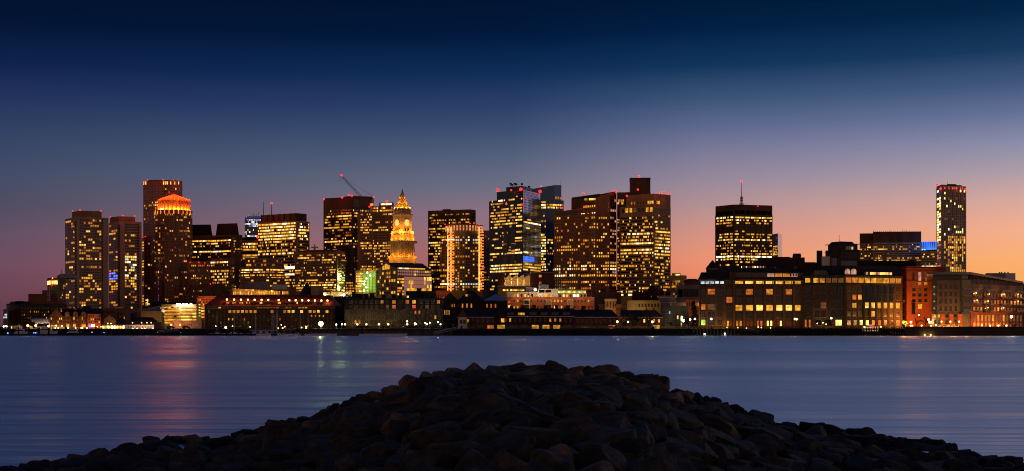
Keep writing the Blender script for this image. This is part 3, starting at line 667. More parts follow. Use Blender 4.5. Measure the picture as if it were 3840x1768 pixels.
for q in range(875, 1090, 24): light('POINT', P(q, 1091.5, 1024), 260, (1, .5, .12), b.root, .3)
b.done()
# --- broad office block with a rooftop dish
b = Bld('grid_office_block', 'broad brown office block with a white radar dish on its roof', 'building', [(1104, 1262), (1264, 1240), (1295, 1252)], 947, 45, 'concrete_brown')
b.prism('crown', [(1118, 1268), (1262, 1250), (1280, 1256)], 30, 936, 948, 'dark_brown')
b.windows(0, 1108, 1260, 953, 1094, 38, 15, .82, .5, OFF, .3, [(953, 990, .38), (1050, 1090, .6, MID), (1062, 1078, .85, HOT)], band=True)
b.windows(1, 1266, 1293, 953, 1094, 6, 15, .8, .5, OFF, .35, [(1020, 1094, .85, ['yellowgreen', 'greenw', 'dimw'])], band=True)
mb = MB(); c = P(1180, 931, 1262); mb.frustum((c.x, c.y), c.z, c.z + 1.2, 3.6, 3.8, 'white_paint', 16); mb.frustum((c.x, c.y), c.z + 1.2, c.z + 4.2, .9, .3, 'white_paint', 8); mb.tube(c, P(1180, 938, 1262), 1.0, 1.2, 'white_paint'); build_in(mb, 'dish', b.root)
for px_, py_ in ((1278, 1035), (1270, 1047), (1271, 1080)):
    mb = MB(); c = P(px_, py_, 1243); mb.ball(c, .8, 'em_white', 8, 5); build_in(mb, 'floodlight', b.root); light('POINT', c - Vector((0, 1.5, 0)), 9000, (.8, 1, .3), b.root, .5)
b.done()
b = Bld('conical_roofed_hall', 'dark round hall with a steep conical slate roof behind the red-roofed warehouse', 'building', arc(1147, 27, 1000, -80, 80, 8), 1108, 10, 'dark_brown')
mb = MB(); mb.frustum((X(1147, 1000), 1000 + 5.6), Z(1108, 1000), Z(1060, 1000), 7.0, 0.4, 'copper_dark', 24); build_in(mb, 'roof', b.root); b.done()
b = Bld('pilastered_block', 'small tan block with tall pilasters and dark slot windows beside the conical roof', 'building', [(1166, 985), (1212, 985)], 1078, 20, 'granite_tan')
b.windows(0, 1184, 1210, 1083, 1108, 6, 1, .4, 1, p=0); b.piers(0, 1183, 1211, 1080, 1110, 6, .9, .5, 'limestone'); b.done()

# --- dark tower with tower crane
b = Bld('dark_office_tower', 'tall dark red-brown office tower with a notched crown, under the tower crane', 'tower', [(1213, 1480), (1322, 1458), (1401, 1470)], 747, 50, 'dark_brown')
b.prism('crown', [(1290, 1472), (1322, 1462), (1398, 1472)], 36, 735, 748, 'dark_brown'); b.prism('parapet', [(1216, 1482), (1292, 1472)], 36, 741, 748, 'dark_brown')
rp = [(805, 818, .75, MID), (852, 864, .8, MID), (896, 908, .75, HOT), (868, 892, .22, ['redw', 'dimw', 'orange'])]
b.windows(0, 1215, 1318, 786, 1100, 30, 30, .85, .5, OFF, .22, rp, band=True); b.windows(1, 1324, 1399, 786, 1100, 22, 30, .85, .5, OFF, .25, rp, band=True, dark='glass_navy')
b.windows(1, 1324, 1348, 748, 776, 1, 1, .9, 1, p=0, dark='glass_grey'); b.windows(1, 1350, 1398, 748, 776, 6, 1, .8, 1, p=0)
b.beacon((1215, 748), (1283, 742), (1308, 732), (1319, 735), r=1.0); b.beacon((1270, 905), r=.8, D=1459); b.done()
b = Bld('stepped_office_tower', 'brown gridded office tower with a greenish lit mechanical top, left of the clock tower', 'tower', [(1340, 1400), (1396, 1394), (1474, 1384)], 796, 45, 'concrete_brown')
b.prism('upper_tier', [(1388, 1400), (1474, 1390)], 34, 772, 797, 'concrete_brown'); b.prism('mechanical_floor', [(1422, 1402), (1476, 1398)], 26, 760, 773, 'grey_panel')
b.windows(0, 1352, 1394, 800, 1015, 9, 22, .7, .5, MID, .45, [(800, 860, .55), (868, 905, .06)]); pf = b.f
b.windows(1, 1398, 1472, 800, 1015, 14, 22, .62, .5, MID, .42, [(868, 905, .05), (905, 950, .65), (955, 990, .5)])
b.f = [Vector((X(p_, d_), d_, 0)) for p_, d_ in [(1388, 1400), (1474, 1390)]]; b.windows(0, 1392, 1472, 776, 796, 15, 2, .62, .55, MID, .5)
b.f = [Vector((X(p_, d_), d_, 0)) for p_, d_ in [(1422, 1402), (1476, 1398)]]; b.windows(0, 1428, 1474, 762, 771, 9, 1, .9, .7, ['yellowgreen', 'white', 'bright'], .9, swing=0)
b.f = pf; b.beacon((1451, 757), r=1.3); b.antenna(1430, 752, 762, r=.15); b.done()
# crane
cr = empty('tower_crane', P(1385, 772, 1396), 'lattice luffing tower crane with red tip lights raised over the dark office tower', 'crane')
def lattice(p, q, w, part, mat='steel', n=14, r=.16):
    mb = MB(); p = Vector(p); q = Vector(q); d = (q - p).normalized(); s_ = d.cross(Vector((0, 1, 0))).normalized() * w / 2; t_ = Vector((0, w / 2, 0)); cs = []
    for a in (-1, 1):
        for b_ in (-1, 1): mb.tube(p + s_ * a + t_ * b_, q + (s_ * a + t_ * b_) * .5, r, r, mat, 4)
    for i in range(n):
        f0, f1 = i / n, (i + 1) / n; k0, k1 = 1 - .5 * f0, 1 - .5 * f1; s0 = p.lerp(q, f0); s1 = p.lerp(q, f1); g = 1 if i % 2 else -1
        mb.tube(s0 + s_ * g * k0 - t_ * k0, s1 - s_ * g * k1 - t_ * k1, r * .7, r * .7, mat, 4)
    return build_in(mb, part, cr)
DC = 1394
lattice(P(1386, 771, DC), P(1277, 658, DC), 2.4, 'jib', 'red_paint', 26, .26); lattice(P(1396, 772, DC), P(1402, 738, DC), 2.2, 'mast', 'steel', 6, .25); lattice(P(1386, 772, DC), P(1405, 768, DC), 2.2, 'counter_jib', 'steel', 4, .22)
mb = MB(); mb.tube(P(1277, 658, DC), P(1378, 724, DC), .09, .09, 'dark_metal', 4); mb.tube(P(1378, 724, DC), P(1402, 739, DC), .2, .2, 'dark_metal', 4); build_in(mb, 'pendant_cable', cr)
mb = MB(); mb.tube(P(1276, 659, DC), P(1275, 677, DC), .1, .1, 'dark_metal', 4); mb.obox(P(1275, 678, DC), (1, 0, 0), (0, 1, 0), .6, .6, 1.4, 'dark_metal'); build_in(mb, 'hook', cr)
mb = MB(); mb.obox(P(1394, 768, DC - 1.6), (1, 0, 0), (0, 1, 0), 3.2, 2.4, 2.6, 'led_orange'); build_in(mb, 'operator_cab', cr)
mb = MB(); mb.tube(P(1392, 800, DC + 2), P(1392, 771, DC + 2), 1.2, 1.2, 'steel', 8); build_in(mb, 'tower_section', cr)
for p_ in ((1278, 657), (1282, 659), (1401, 740), (1385, 776)):
    mb = MB(); mb.ball(P(p_[0], p_[1], DC - 1), .8, 'em_red', 8, 5); build_in(mb, 'beacon', cr)

# --- clock tower
DT = 1300.0
ct = empty('clock_tower', (X(1502, DT), DT, GZ), 'floodlit golden stone clock tower with a pyramid spire', 'tower')
CX = X(1502, DT); HW = lambda hp: hp / F * DT
def sq(h, rot=R(45), c=(CX, DT + 22)):
    r = h * math.sqrt(2) / math.sqrt(2); return [(c[0] + r * math.cos(rot + i * math.pi / 2 - math.pi * 3 / 4), c[1] + r * math.sin(rot + i * math.pi / 2 - math.pi * 3 / 4)) for i in range(4)]
# plan is a square turned 45 degrees: half diagonal = half width in the picture
def stage(part, h, pyT, pyB, mat='stone_gold', h2=None):
    mb = MB(); mb.prism(sq(HW(h)), Z(pyB, DT), Z(pyT, DT), mat, sq(HW(h2)) if h2 else None); return build_in(mb, part, ct)
def corn(part, h, py, hh=4):
    mb = MB(); mb.prism(sq(HW(h)), Z(py + hh, DT), Z(py, DT), 'limestone'); return build_in(mb, part, ct)
stage('base_stage', 51, 962, 1100); corn('cornice', 54, 958, 6)
core = stage('colonnade_stage', 46, 905, 960); corn('cornice', 56, 900, 8)
stage('balustrade_stage', 46, 872, 902, h2=43); corn('cornice', 46, 893, 2.5)
stage('clock_stage', 36, 800, 873); corn('cornice', 42, 862, 12); corn('cornice', 40, 797, 5)
stage('belfry_stage', 32, 772, 798); corn('cornice', 36, 785, 3); corn('cornice', 34, 775, 4)
stage('spire', 26, 712, 774, h2=3); mb = MB(); mb.prism(sq(HW(4.2)), Z(714, DT), Z(699, DT), 'concrete_grey', sq(.1)); build_in(mb, 'finial', ct)
cc = Vector((CX, DT + 22, 0)); s2 = math.sqrt(.5)
for side in (-1, 1):
    n = Vector((side * s2, -s2, 0)); u = Vector((s2, side * s2, 0))
    if u.x < 0: u = -u
    def fp(off, along, py): return Vector((CX, DT + 22, 0)) + n * off + u * along + Vector((0, 0, Z(py, DT)))
    ap = lambda h: HW(h) * s2
    mb = MB()  # columns
    L_ = HW(46) * 2 * s2
    for i in range(6):
        al = (-.5 + (i + .5) / 6) * L_ * .82; mb.tube(fp(ap(46) + 1.1, al, 960), fp(ap(46) + 1.1, al, 907), .85, .75, 'stone_gold', 8)
    build_in(mb, 'column_row', ct)
    mb = MB()
    for i in range(5): mb.obox(fp(ap(46) + .05, (-.5 + (i + 1) / 6) * L_ * .82, 934), u, n, 1.3, .2, HW(44), 'glass')
    build_in(mb, 'window_band', ct)
    mb = MB()  # clock dial, numerals and hands
    c0 = fp(ap(36), 0, 831); rr = HW(12.4)
    def disc(r, off, mat, k=28):
        mb.poly([c0 + n * off + u * (r * math.cos(2 * math.pi * i / k)) + Vector((0, 0, r * math.sin(2 * math.pi * i / k))) for i in range(k)], mat)
    disc(rr, .25, 'em_dial'); 
    for i in range(28):
        a0, a1 = 2 * math.pi * i / 28, 2 * math.pi * (i + 1) / 28
        q = lambda r, a, o: c0 + n * o + u * (r * math.cos(a)) + Vector((0, 0, r * math.sin(a)))
        mb.poly([q(rr, a0, .5), q(rr, a1, .5), q(rr + .6, a1, .5), q(rr + .6, a0, .5)], 'stone_gold'); mb.poly([q(rr, a1, .25), q(rr, a0, .25), q(rr, a0, .5), q(rr, a1, .5)], 'stone_gold'); mb.poly([q(rr + .6, a0, 0), q(rr + .6, a1, 0), q(rr + .6, a1, .5), q(rr + .6, a0, .5)], 'stone_gold')
    dial = build_in(mb, 'clock_face', ct)
    mb = MB()
    for i in range(12):
        a = math.pi * i / 6; d_ = u * math.cos(a) + Vector((0, 0, math.sin(a))); mb.tube(c0 + n * .3 + d_ * rr * .68, c0 + n * .3 + d_ * rr * .92, .22, .22, 'dark_brown', 4)
    build_in(mb, 'numerals', dial)
    mb = MB()
    for a, l_ in ((R(200), .55), (R(60), .8)): d_ = u * math.cos(a) + Vector((0, 0, math.sin(a))); mb.tube(c0 + n * .4 - d_ * .4, c0 + n * .4 + d_ * rr * l_, .22, .1, 'dark_brown', 4)
    build_in(mb, 'clock_hands', dial)
    mb = MB()  # triple window under the dial
    for i in (-1, 0, 1): mb.obox(fp(ap(36) + .1, i * 2.0, 856), u, n, 1.3, .25, HW(12), 'glass'); mb.obox(fp(ap(36) + .35, i * 2.0 + 1.0, 856), u, n, .4, .6, HW(13), 'stone_gold')
    build_in(mb, 'triple_window', ct)
    mb = MB()  # belfry openings, dormers on the spire
    for i in (-1.5, -.5, .5, 1.5): mb.obox(fp(ap(32) + .05, i * 2.6, 781), u, n, 1.2, .2, HW(9), 'void')
    build_in(mb, 'louvre_row', ct)
    for py_, al_, hh in ((764, -3.2, 10), (764, 0, 10), (764, 3.2, 10), (750, -1.8, 8), (750, 1.8, 8), (737, 0, 7), (727, 0, 5)):
        h_ = 26 + (3 - 26) * (774 - py_) / 62; mb = MB(); mb.obox(fp(ap(h_) + .2, al_, py_ - 1), u, n, 1.2, 1.4, HW(hh * .8), 'stone_gold'); mb.obox(fp(ap(h_) + .95, al_, py_ - 1), u, n, .6, .15, HW(hh * .5), 'void'); build_in(mb, 'dormer', ct)
    mb = MB()
    for i in range(11): mb.obox(fp(ap(44), (-.5 + (i + .5) / 11) * HW(44) * 2 * s2 * .96, 873.5), u, n, .5, .4, HW(5), 'limestone')
    mb.obox(fp(ap(44), 0, 870.5), u, n, HW(44) * 2 * s2 * .98, .6, .6, 'limestone'); build_in(mb, 'balustrade', ct)
    # floodlights on each setback
    for (off, al, py_, pw, colr) in [(ap(46) + 4.2, -8, 958, 2600, (1, .52, .07)), (ap(46) + 4.2, 0, 958, 2600, (1, .52, .07)), (ap(46) + 4.2, 8, 958, 2600, (1, .52, .07)),
                                    (ap(36) + 3.2, -6.5, 866, 4200, (1, .58, .08)), (ap(36) + 3.2, 6.5, 866, 4200, (1, .58, .08)), (ap(36) + 3.6, 0, 862, 1800, (1, .58, .08)), (ap(36) + 4.4, -4, 836, 1500, (1, .58, .08)), (ap(36) + 4.4, 4, 836, 1500, (1, .58, .08)),
                                    (ap(43) + 2.4, -7, 893, 1300, (1, .6, .06)), (ap(43) + 2.4, 0, 893, 1300, (1, .6, .06)), (ap(43) + 2.4, 7, 893, 1300, (1, .6, .06)),
                                    (ap(26) + 1.6, -5, 772.5, 1300, (1, .6, .08)), (ap(26) + 1.6, 0, 772.5, 1300, (1, .6, .08)), (ap(26) + 1.6, 5, 772.5, 1300, (1, .6, .08)), (ap(16) + 2.6, -2, 752, 900, (1, .6, .08)), (ap(16) + 2.6, 2, 752, 900, (1, .6, .08)), (ap(8) + 2.6, 0, 735, 600, (1, .6, .08)),
                                    (ap(51) + 4.0, -7, 985, 900, (1, .5, .1)), (ap(51) + 4.0, 7, 985, 900, (1, .5, .1))]:
        light('POINT', fp(off, al, py_), pw * .52, (1, .345, .025), ct, .3)
# narrow dark building right of the clock tower
b = Bld('dark_office_tower', 'narrow dark tower edge peeping out right of the clock tower', 'tower', [(1536, 1480), (1555, 1480)], 930, 30, 'dark_brown'); b.windows(0, 1538, 1554, 936, 985, 3, 5, pal=DIM, p=.1); b.done()

# --- green-lit glass wall
b = Bld('green_lit_office', 'office wing with a glowing green glass stair wall and white lamps, below the stepped tower', 'building', [(1333, 1180), (1413, 1176)], 1019, 30, 'concrete_brown')
b.windows(0, 1335, 1361, 1022, 1098, 5, 8, .62, .6, ['yellowgreen', 'bright', 'gold'], .95, swing=0)
b.windows(0, 1361, 1410, 1022, 1098, 4, 7, .9, .84, ['limew'], 1, swing=0, colp=None); b.piers(0, 1361, 1410, 1021, 1098, 4, .5, .4, 'green_metal')
for px_, py_ in ((1377, 1023), (1388, 1034), (1374, 1045), (1367, 1056), (1366, 1067), (1374, 1078), (1365, 1090)):
    mb = MB(); c = P(px_, py_, 1174.5); mb.ball(c, .75, 'em_white', 8, 5); build_in(mb, 'stair_lamp', b.root); light('POINT', c - Vector((0, 1.0, 0)), 1500, (.75, 1, .2), b.root, .5)
b.box('base_storey', 1361, 1412, 1174, 3, 1098, 1112, 'concrete_tan'); b.done()
b = Bld('brick_block', 'low dark brick block with amber lit ground windows between the dish roof and green wall', 'building', [(1294, 1200), (1336, 1200)], 1043, 25, 'dark_brown')
b.windows(0, 1296, 1334, 1046, 1108, 7, 6, .6, .5, ['orange', 'warm', 'gold'], .3, [(1080, 1100, .6)]); b.done()

# --- glass hall with hipped roof below the clock tower
b = Bld('gabled_office', 'glass and stone office block with hipped slate roof and lit gable below the clock tower', 'building', [(1411, 1160), (1487, 1120), (1619, 1138)], 1010, 50, 'concrete_tan', roof=None)
f0, f1, f2 = b.f; zr, ze = Z(981, 1120), Z(1010, 1120); mb = MB()
g0 = (f0 + f1) / 2; rg0 = (g0.x, g0.y, zr); rg1 = (X(1583, 1156), 1156, zr)
mb.mesh([(f0.x, f0.y, ze), (f1.x, f1.y, ze), (f2.x, f2.y, ze), (f2.x + b.k * 50, f2.y + 50, ze), (f0.x + b.k * 50, f0.y + 50, ze), rg0, rg1], [(1, 2, 6, 5), (2, 3, 6), (4, 0, 5), (3, 4, 5, 6)], 'roof_slate'); build_in(mb, 'roof', b.root)
mb = MB(); u = (f1 - f0).normalized(); n = Vector((u.y, -u.x, 0)); mb.poly([f0 + Vector((0, 0, ze)), f1 + Vector((0, 0, ze)), Vector(rg0)], 'concrete_tan')
for k, (w0, w1) in enumerate(((.32, .40), (.42, .49), (.51, .58), (.60, .68))):
    h1 = lambda t: ze + (zr - ze) * (1 - abs(t - .5) * 2) - .9
    p0 = f0.lerp(f1, w0) + n * .15; p1 = f0.lerp(f1, w1) + n * .15
    mb.poly([p0 + Vector((0, 0, ze + .6)), p1 + Vector((0, 0, ze + .6)), p1 + Vector((0, 0, h1(w1))), p0 + Vector((0, 0, h1(w0)))], 'gold')
build_in(mb, 'gable_end', b.root)
b.windows(0, 1415, 1484, 1018, 1106, 8, 6, .68, .6, OFF, .25, [(1020, 1050, .5, MID), (1050, 1070, .45, MID), (1064, 1080, .4)]); b.piers(0, 1413, 1485, 1012, 1110, 4, 1.0, .5, 'concrete_tan')
b.windows(1, 1491, 1594, 1005.2, 1011, 20, 1, .9, .8, ['bright', 'gold', 'white'], .95, swing=0)
b.windows(1, 1490, 1616, 1014, 1036, 16, 2, .74, .66, ['pink', 'bright', 'gold'], .55, dark='pink_glass')
b.windows(1, 1490, 1514, 1042, 1110, 4, 6, .92, .62, MID, .5, band=True, dark='glass_blue')
b.windows(1, 1515, 1618, 1039, 1110, 18, 5, .98, .94, ['gold', 'bright'], .18, dark='pink_glass', run=.6); b.done()

# --- wide dark banded tower and the round tower with orange piers
b = Bld('banded_office_tower', 'wide dark banded tower with a plain brown crown behind the orange-striped round tower', 'tower', [(1605, 1480), (1762, 1460), (1784, 1470)], 789, 48, 'dark_brown')
b.prism('penthouse', [(1660, 1478), (1690, 1476)], 10, 785, 790, 'roof_tar'); b.antenna(1661, 777, 786, r=.2); b.antenna(1676, 778, 786, r=.2)
rp = [(808, 822, .1), (850, 860, .7, MID), (906, 935, .75, HOT), (945, 962, .6, MID)]
b.windows(0, 1608, 1760, 800, 1082, 44, 27, .8, .5, OFF, .38, rp, band=True); b.windows(1, 1763, 1783, 800, 1082, 5, 27, .8, .5, OFF, .2, rp, band=True); b.ledge([799], .3, .8, 'dark_brown'); b.done()
b = Bld('grey_office_slab', 'thin grey slab with punched windows just right of the orange-striped round tower', 'tower', [(1806, 1440), (1837, 1436)], 868, 30, 'concrete_grey')
b.windows(0, 1808, 1836, 874, 1090, 5, 24, .6, .5, RES, .15, dark='glass_grey'); b.done()
fr = [(1650, 1352), (1682, 1346)] + arc(1742, 58, 1345, -72, 72, 8)[0:] + [(1806, 1350)]
fr = [(1650, 1362)] + arc(1742, 74, 1340, -75, 62, 9)
b = Bld('orange_striped_tower', 'round grey tower with glowing orange piers and an orange lit crown', 'tower', fr, 880, 40, 'concrete_brown')
cx, cy = X(1738, 1340), 1340 + 74 / F * 1340
mb = MB(); mb.frustum((cx, cy), Z(882, 1340), Z(843, 1340), 70 / F * 1340, 70 / F * 1340, 'concrete_tan', 36); crn = build_in(mb, 'crown', b.root)
rk = 70 / F * 1340
for i in range(18, 37):
    a = 2 * math.pi * i / 36; mb = MB()
    for pyc, hh in ((849, 9), (860, 8)): 
        mb.obox((cx + math.cos(a) * (rk + .2), cy + math.sin(a) * (rk + .2), Z(pyc, 1340)), (-math.sin(a), math.cos(a), 0), (math.cos(a), math.sin(a), 0), 1.3, .5, hh / F * 1340, 'led_orange' if (i + pyc) % 2 else 'pink')
    build_in(mb, 'crown_light', crn)
mb = MB(); mb.frustum((cx, cy), Z(845, 1340), Z(841, 1340), rk + .7, rk + .7, 'granite_rose', 36); mb.frustum((cx, cy), Z(880, 1340), Z(868, 1340), rk + 1.0, rk + .4, 'granite_tan', 36); build_in(mb, 'cornice', crn)
b.all_windows(885, 1092, 8.0, 20, fw=.6, fh=.56, pal=MID, p=.33, rowp=[(897, 907, .9, WHT), (1058, 1070, .95, ['white', 'cool']), (1071, 1080, .8, MID), (1008, 1024, .6, MID)], inset=.05)
for i, p in enumerate(b.f[1:-1]):     # glowing piers
    px_ = 1920 + p.x / p.y * F
    if 1676 < px_ < 1702 or px_ > 1795: mb = MB(); mb.obox((p.x, p.y - .3, (Z(852, 1340) + Z(1092, 1340)) / 2), (1, 0, 0), (0, 1, 0), .8, .8, Z(852, 1340) - Z(1092, 1340), 'led_gold'); build_in(mb, 'light_pier', b.root)
def redpanel(px0, px1, D_):
    mb = MB(); rg = random.Random(px0)
    for j in range(21):
        py_ = 868 + j * 10.6; mb.obox((X((px0 + px1) / 2, D_), D_, Z(py_ + 4, D_)), (1, 0, 0), (0, 1, 0), X(px1, D_) - X(px0, D_), .8, 4.5 / F * D_, 'led_orange')
    build_in(mb, 'lit_spandrel_stack', b.root)
redpanel(1683, 1703, 1343.6); redpanel(1800, 1814, 1347.0)
b.beacon((1763, 839), (1798, 843), (1669, 842), D=1345); b.done()

# --- dark blue glass tower with mirror side
b = Bld('blue_glass_tower', 'dark blue glass tower with a stepped top and a pale mirrored right side', 'tower', [(1834, 1212), (1961, 1180), (2029, 1220)], 744, 50, 'glass_blue', roof=None)
b.prism('upper_tier', [(1863, 1210), (1912, 1198), (1961.2, 1185.5), (2026, 1223)], 36, 711, 745, 'glass_blue'); b.prism('upper_tier', [(1898, 1212), (1960, 1200), (1997, 1222)], 26, 698, 712, 'glass_blue')
b.prism('mirror_side', [(1961.4, 1179.6), (2029.2, 1219.6)], .6, 742, 1092, 'mirror_glass'); b.prism('mirror_side', [(1961.5, 1183.6), (2026.2, 1221.6)], .6, 712, 742, 'mirror_glass')
b.windows(0, 1838, 1958, 746, 1090, 34, 31, .92, .5, MID, .5, [(746, 752, .5, HOT), (780, 870, .55), (862, 985, .22), (943, 955, .9, HOT), (990, 1000, .9, HOT), (1006, 1020, .9, HOT), (1028, 1090, .2)], band=True, dark='glass_blue', run=.7)
b.windows(0, 1915, 1958, 715, 742, 10, 3, .9, .5, MID, .15, band=True)
pf = b.f; b.f = [Vector((X(1961.4, 1179.4), 1179.4, 0)), Vector((X(2029.2, 1219.4), 1219.4, 0))]
b.windows(0, 1963, 2027, 812, 865, 14, 5, .95, .5, MID, .2, [(838, 848, .85, HOT), (858, 868, .35)], run=.7, dark='mirror_glass'); b.windows(0, 1963, 1995, 944, 952, 6, 1, .95, .7, HOT, .9, dark='mirror_glass', swing=0)
b.windows(0, 1962, 2003, 963, 982, 6, 2, .97, .96, ['led_blue'], 1, swing=0); b.windows(0, 1963, 2027, 988, 1030, 16, 4, .92, .5, MID, .65, dark='glass_blue')
mb = MB(); a_, b_, u_, n_ = b.face(0)   # mullion grid on the mirror side
for i in range(15): c = a_.lerp(b_, i / 14) + n_ * .1; mb.obox((c.x, c.y, (Z(712, 1200) + Z(985, 1200)) / 2), u_, n_, .14, .2, Z(712, 1200) - Z(985, 1200), 'dark_metal')
for j in range(28): c = (a_ + b_) / 2 + n_ * .1; mb.obox((c.x, c.y, Z(716 + j * 9.8, 1200)), u_, n_, (b_ - a_).length, .22, .22, 'dark_metal')
build_in(mb, 'mullion_grid', b.root); b.f = pf
b.windows(0, 1880, 1940, 865, 990, 2, 10, .45, .9, ['orange', 'redw', 'dimw'], .25, swing=0, t=.3) 
for q, t in ((1915, 686), (1921, 690), (1931, 686), (1936, 688), (1957, 687), (1984, 697)):
    mb = MB(); mb.tube(P(q, 704, 1210), P(q, t, 1210), .25, .2, 'dark_metal'); c = P(q, t + 4, 1210); mb.obox(c, (1, 0, 0), (0, 1, 0), 2.2, .5, 1.6, 'dark_metal'); build_in(mb, 'antenna', b.root)
b.beacon((1866, 714), (1953, 711), D=1185, r=1.5); b.beacon((2025, 719), D=1215, r=1.5); b.beacon((1899, 766), (1917, 714), (1957, 768), D=1176, r=.8); b.done()
b = Bld('navy_glass_tower', 'slim navy blue glass tower with slanted top and lit corner strip behind the mirrored tower', 'tower', [(1994, 1502), (2048, 1492), (2114, 1500)], 750, 40, 'glass_navy', roof=None)
fs = [Vector((X(p_, d_), d_, 0)) for p_, d_ in [(1994, 1506), (2079, 1496), (2105, 1502)]]; mb = MB(); q = b.ring(fs, 30); D_ = 1496
tz = [Z(706, D_), Z(695, D_), Z(693, D_), Z(693, D_), Z(706, D_)]; vs = [(p[0], p[1], Z(751, D_)) for p in q] + [(q[i][0], q[i][1], tz[i]) for i in range(5)]
mb.mesh(vs, [(i, (i + 1) % 5, 5 + (i + 1) % 5, 5 + i) for i in range(5)] + [(5, 6, 7, 8, 9)], 'glass_navy'); build_in(mb, 'crown', b.root)
b.windows(0, 2028, 2047, 754, 1018, 4, 26, .85, .6, MID, .25, [(762, 780, .9, HOT), (880, 1018, .85, HOT)], dark='glass_navy'); b.windows(1, 2050, 2112, 754, 1018, 16, 26, .85, .6, MID, .05, [(762, 784, .85, ['orange', 'gold', 'warm', 'bright']), (880, 1018, .3, MID)], dark='glass_navy')
pf = b.f; b.f = [fs[1], fs[2]]; b.windows(0, 2082, 2104, 738, 748, 8, 1, .7, .9, ['warm', 'orange'], .6, swing=0); b.f = pf
b.beacon((2029, 699), r=.6); b.antenna(2103, 680, 694, r=.2); b.done()

# --- red granite stepped tower
b = Bld('granite_tower', 'broad red granite tower with stepped sloping roofs and small square windows', 'tower', [(2077, 1382), (2176, 1366), (2234, 1352), (2286, 1352), (2312, 1362)], 800, 46, 'granite_rose', roof=None)
def slab(B, part, fpts, depth, tops, pyB, mat):
    fs = [Vector((X(p_, d_), d_, 0)) for p_, d_ in fpts]; q = B.ring(fs, depth); D_ = min(d for _, d in fpts); tz = [Z(t, D_) for t in tops] + [Z(tops[-1], D_), Z(tops[0], D_)]; k = len(q); mb = MB()
    mb.mesh([(p[0], p[1], Z(pyB, D_)) for p in q] + [(q[i][0], q[i][1], tz[i]) for i in range(k)], [(i, (i + 1) % k, k + (i + 1) % k, k + i) for i in range(k)] + [tuple(range(k, 2 * k))], mat); return build_in(mb, part, B.root)
slab(b, 'upper_tier', [(2078, 1386), (2175, 1370), (2236, 1356)], 40, [788, 777, 765], 801, 'granite_rose'); slab(b, 'upper_tier', [(2234, 1352.4), (2286, 1352.4), (2311.5, 1362.4)], 40, [741, 724, 718], 801, 'granite_rose')
slab(b, 'upper_tier', [(2144, 1376), (2250, 1366)], 30, [738, 727], 780, 'dark_brown'); slab(b, 'roof', [(2144, 1375), (2252, 1365), (2311, 1366)], 30, [741.5, 729, 717], 743, 'roof_tar')
b.windows(0, 2080, 2174, 790, 810, 26, 1, .5, .9, p=0, dark='glass_grey')
for fi_, a0, a1, nc in ((0, 2079, 2175, 12), (1, 2178, 2233, 7), (2, 2236, 2285, 6), (3, 2287, 2311, 3)):
    b.windows(fi_, a0, a1, 812, 1100, nc, 24, .52, .55, ['gold', 'warm', 'gold', 'bright', 'orange'] if fi_ < 3 else ['pink', 'warm'], .3 if fi_ < 3 else .5, [(990, 1000, .75, HOT), (1004, 1016, .85, HOT), (1028, 1040, .92, HOT), (1052, 1066, .75, MID), (955, 985, .25), (1076, 1100, .2)], swing=.8)
pf = b.f; b.f = [Vector((X(p_, d_), d_, 0)) for p_, d_ in [(2175, 1370), (2236, 1356), (2286, 1352.3), (2311, 1362.3)]]
b.windows(0, 2178, 2234, 768, 810, 7, 3, .52, .5, MID, .4, [(800, 815, .9, HOT)]); b.windows(1, 2238, 2284, 735, 810, 6, 6, .52, .5, MID, .4, [(765, 780, .7), (795, 812, .95, HOT)]); b.windows(2, 2288, 2310, 732, 810, 3, 6, .5, .6, ['pink', 'warm'], .5); 
b.f = [Vector((X(2144, 1375.5), 1375.5, 0)), Vector((X(2250, 1365.5), 1365.5, 0))]; b.windows(0, 2192, 2246, 742, 752, 10, 1, .8, .9, MID, .9, swing=0); b.windows(0, 2150, 2190, 742, 762, 8, 2, .8, .8, MID, .1); b.f = pf
b.beacon((2188, 725), (2301, 717), (2310, 722), (2102, 779), (2197, 775), r=.8); b.done()
# --- brown slab with tall core
b = Bld('core_topped_tower', 'brown granite office slab with a tall dark core rising above its roof', 'tower', [(2324, 1332), (2452, 1316), (2515, 1334)], 776, 48, 'granite_tan')
b.prism('upper_tier', [(2348, 1338), (2453, 1322), (2514.6, 1335)], 42, 727, 777, 'granite_tan'); b.prism('rear_wing', [(2314, 1345), (2350, 1345)], 34, 722, 1090, 'dark_brown'); b.prism('rear_wing', [(2346, 1350), (2440, 1346)], 30, 720, 730, 'dark_brown')
b.prism('core', [(2362, 1352), (2439, 1350)], 26, 668, 728, 'dark_brown'); b.prism('parapet', [(2361, 1351), (2440, 1349)], 28, 667, 670, 'dark_metal')
b.windows(0, 2328, 2450, 780, 797, 8, 1, .6, .9, ['dimw', 'gold'], .45, swing=0, run=.1)
rp = [(868, 878, .6, HOT), (883, 890, .5), (912, 920, .9, HOT), (934, 944, .95, HOT), (947, 958, .85, HOT), (1090, 1110, .7, HOT)]
b.windows(0, 2327, 2450, 812, 1112, 30, 25, .82, .48, MID, .3, rp, band=True); b.windows(1, 2455, 2512, 780, 1095, 18, 26, .86, .46, MID, .28, [(783, 830, .08), (862, 872, .8, HOT), (885, 897, .7), (912, 920, .85, HOT), (930, 958, .8, HOT)], band=True, dark='glass_grey')
pf = b.f; b.f = [Vector((X(p_, d_), d_, 0)) for p_, d_ in [(2314, 1345), (2350, 1345)]]; b.windows(0, 2314, 2345, 748, 768, 12, 2, .7, .8, MID, .8, swing=0); b.windows(0, 2314, 2323, 800, 1080, 3, 28, .9, .5, MID, .35)
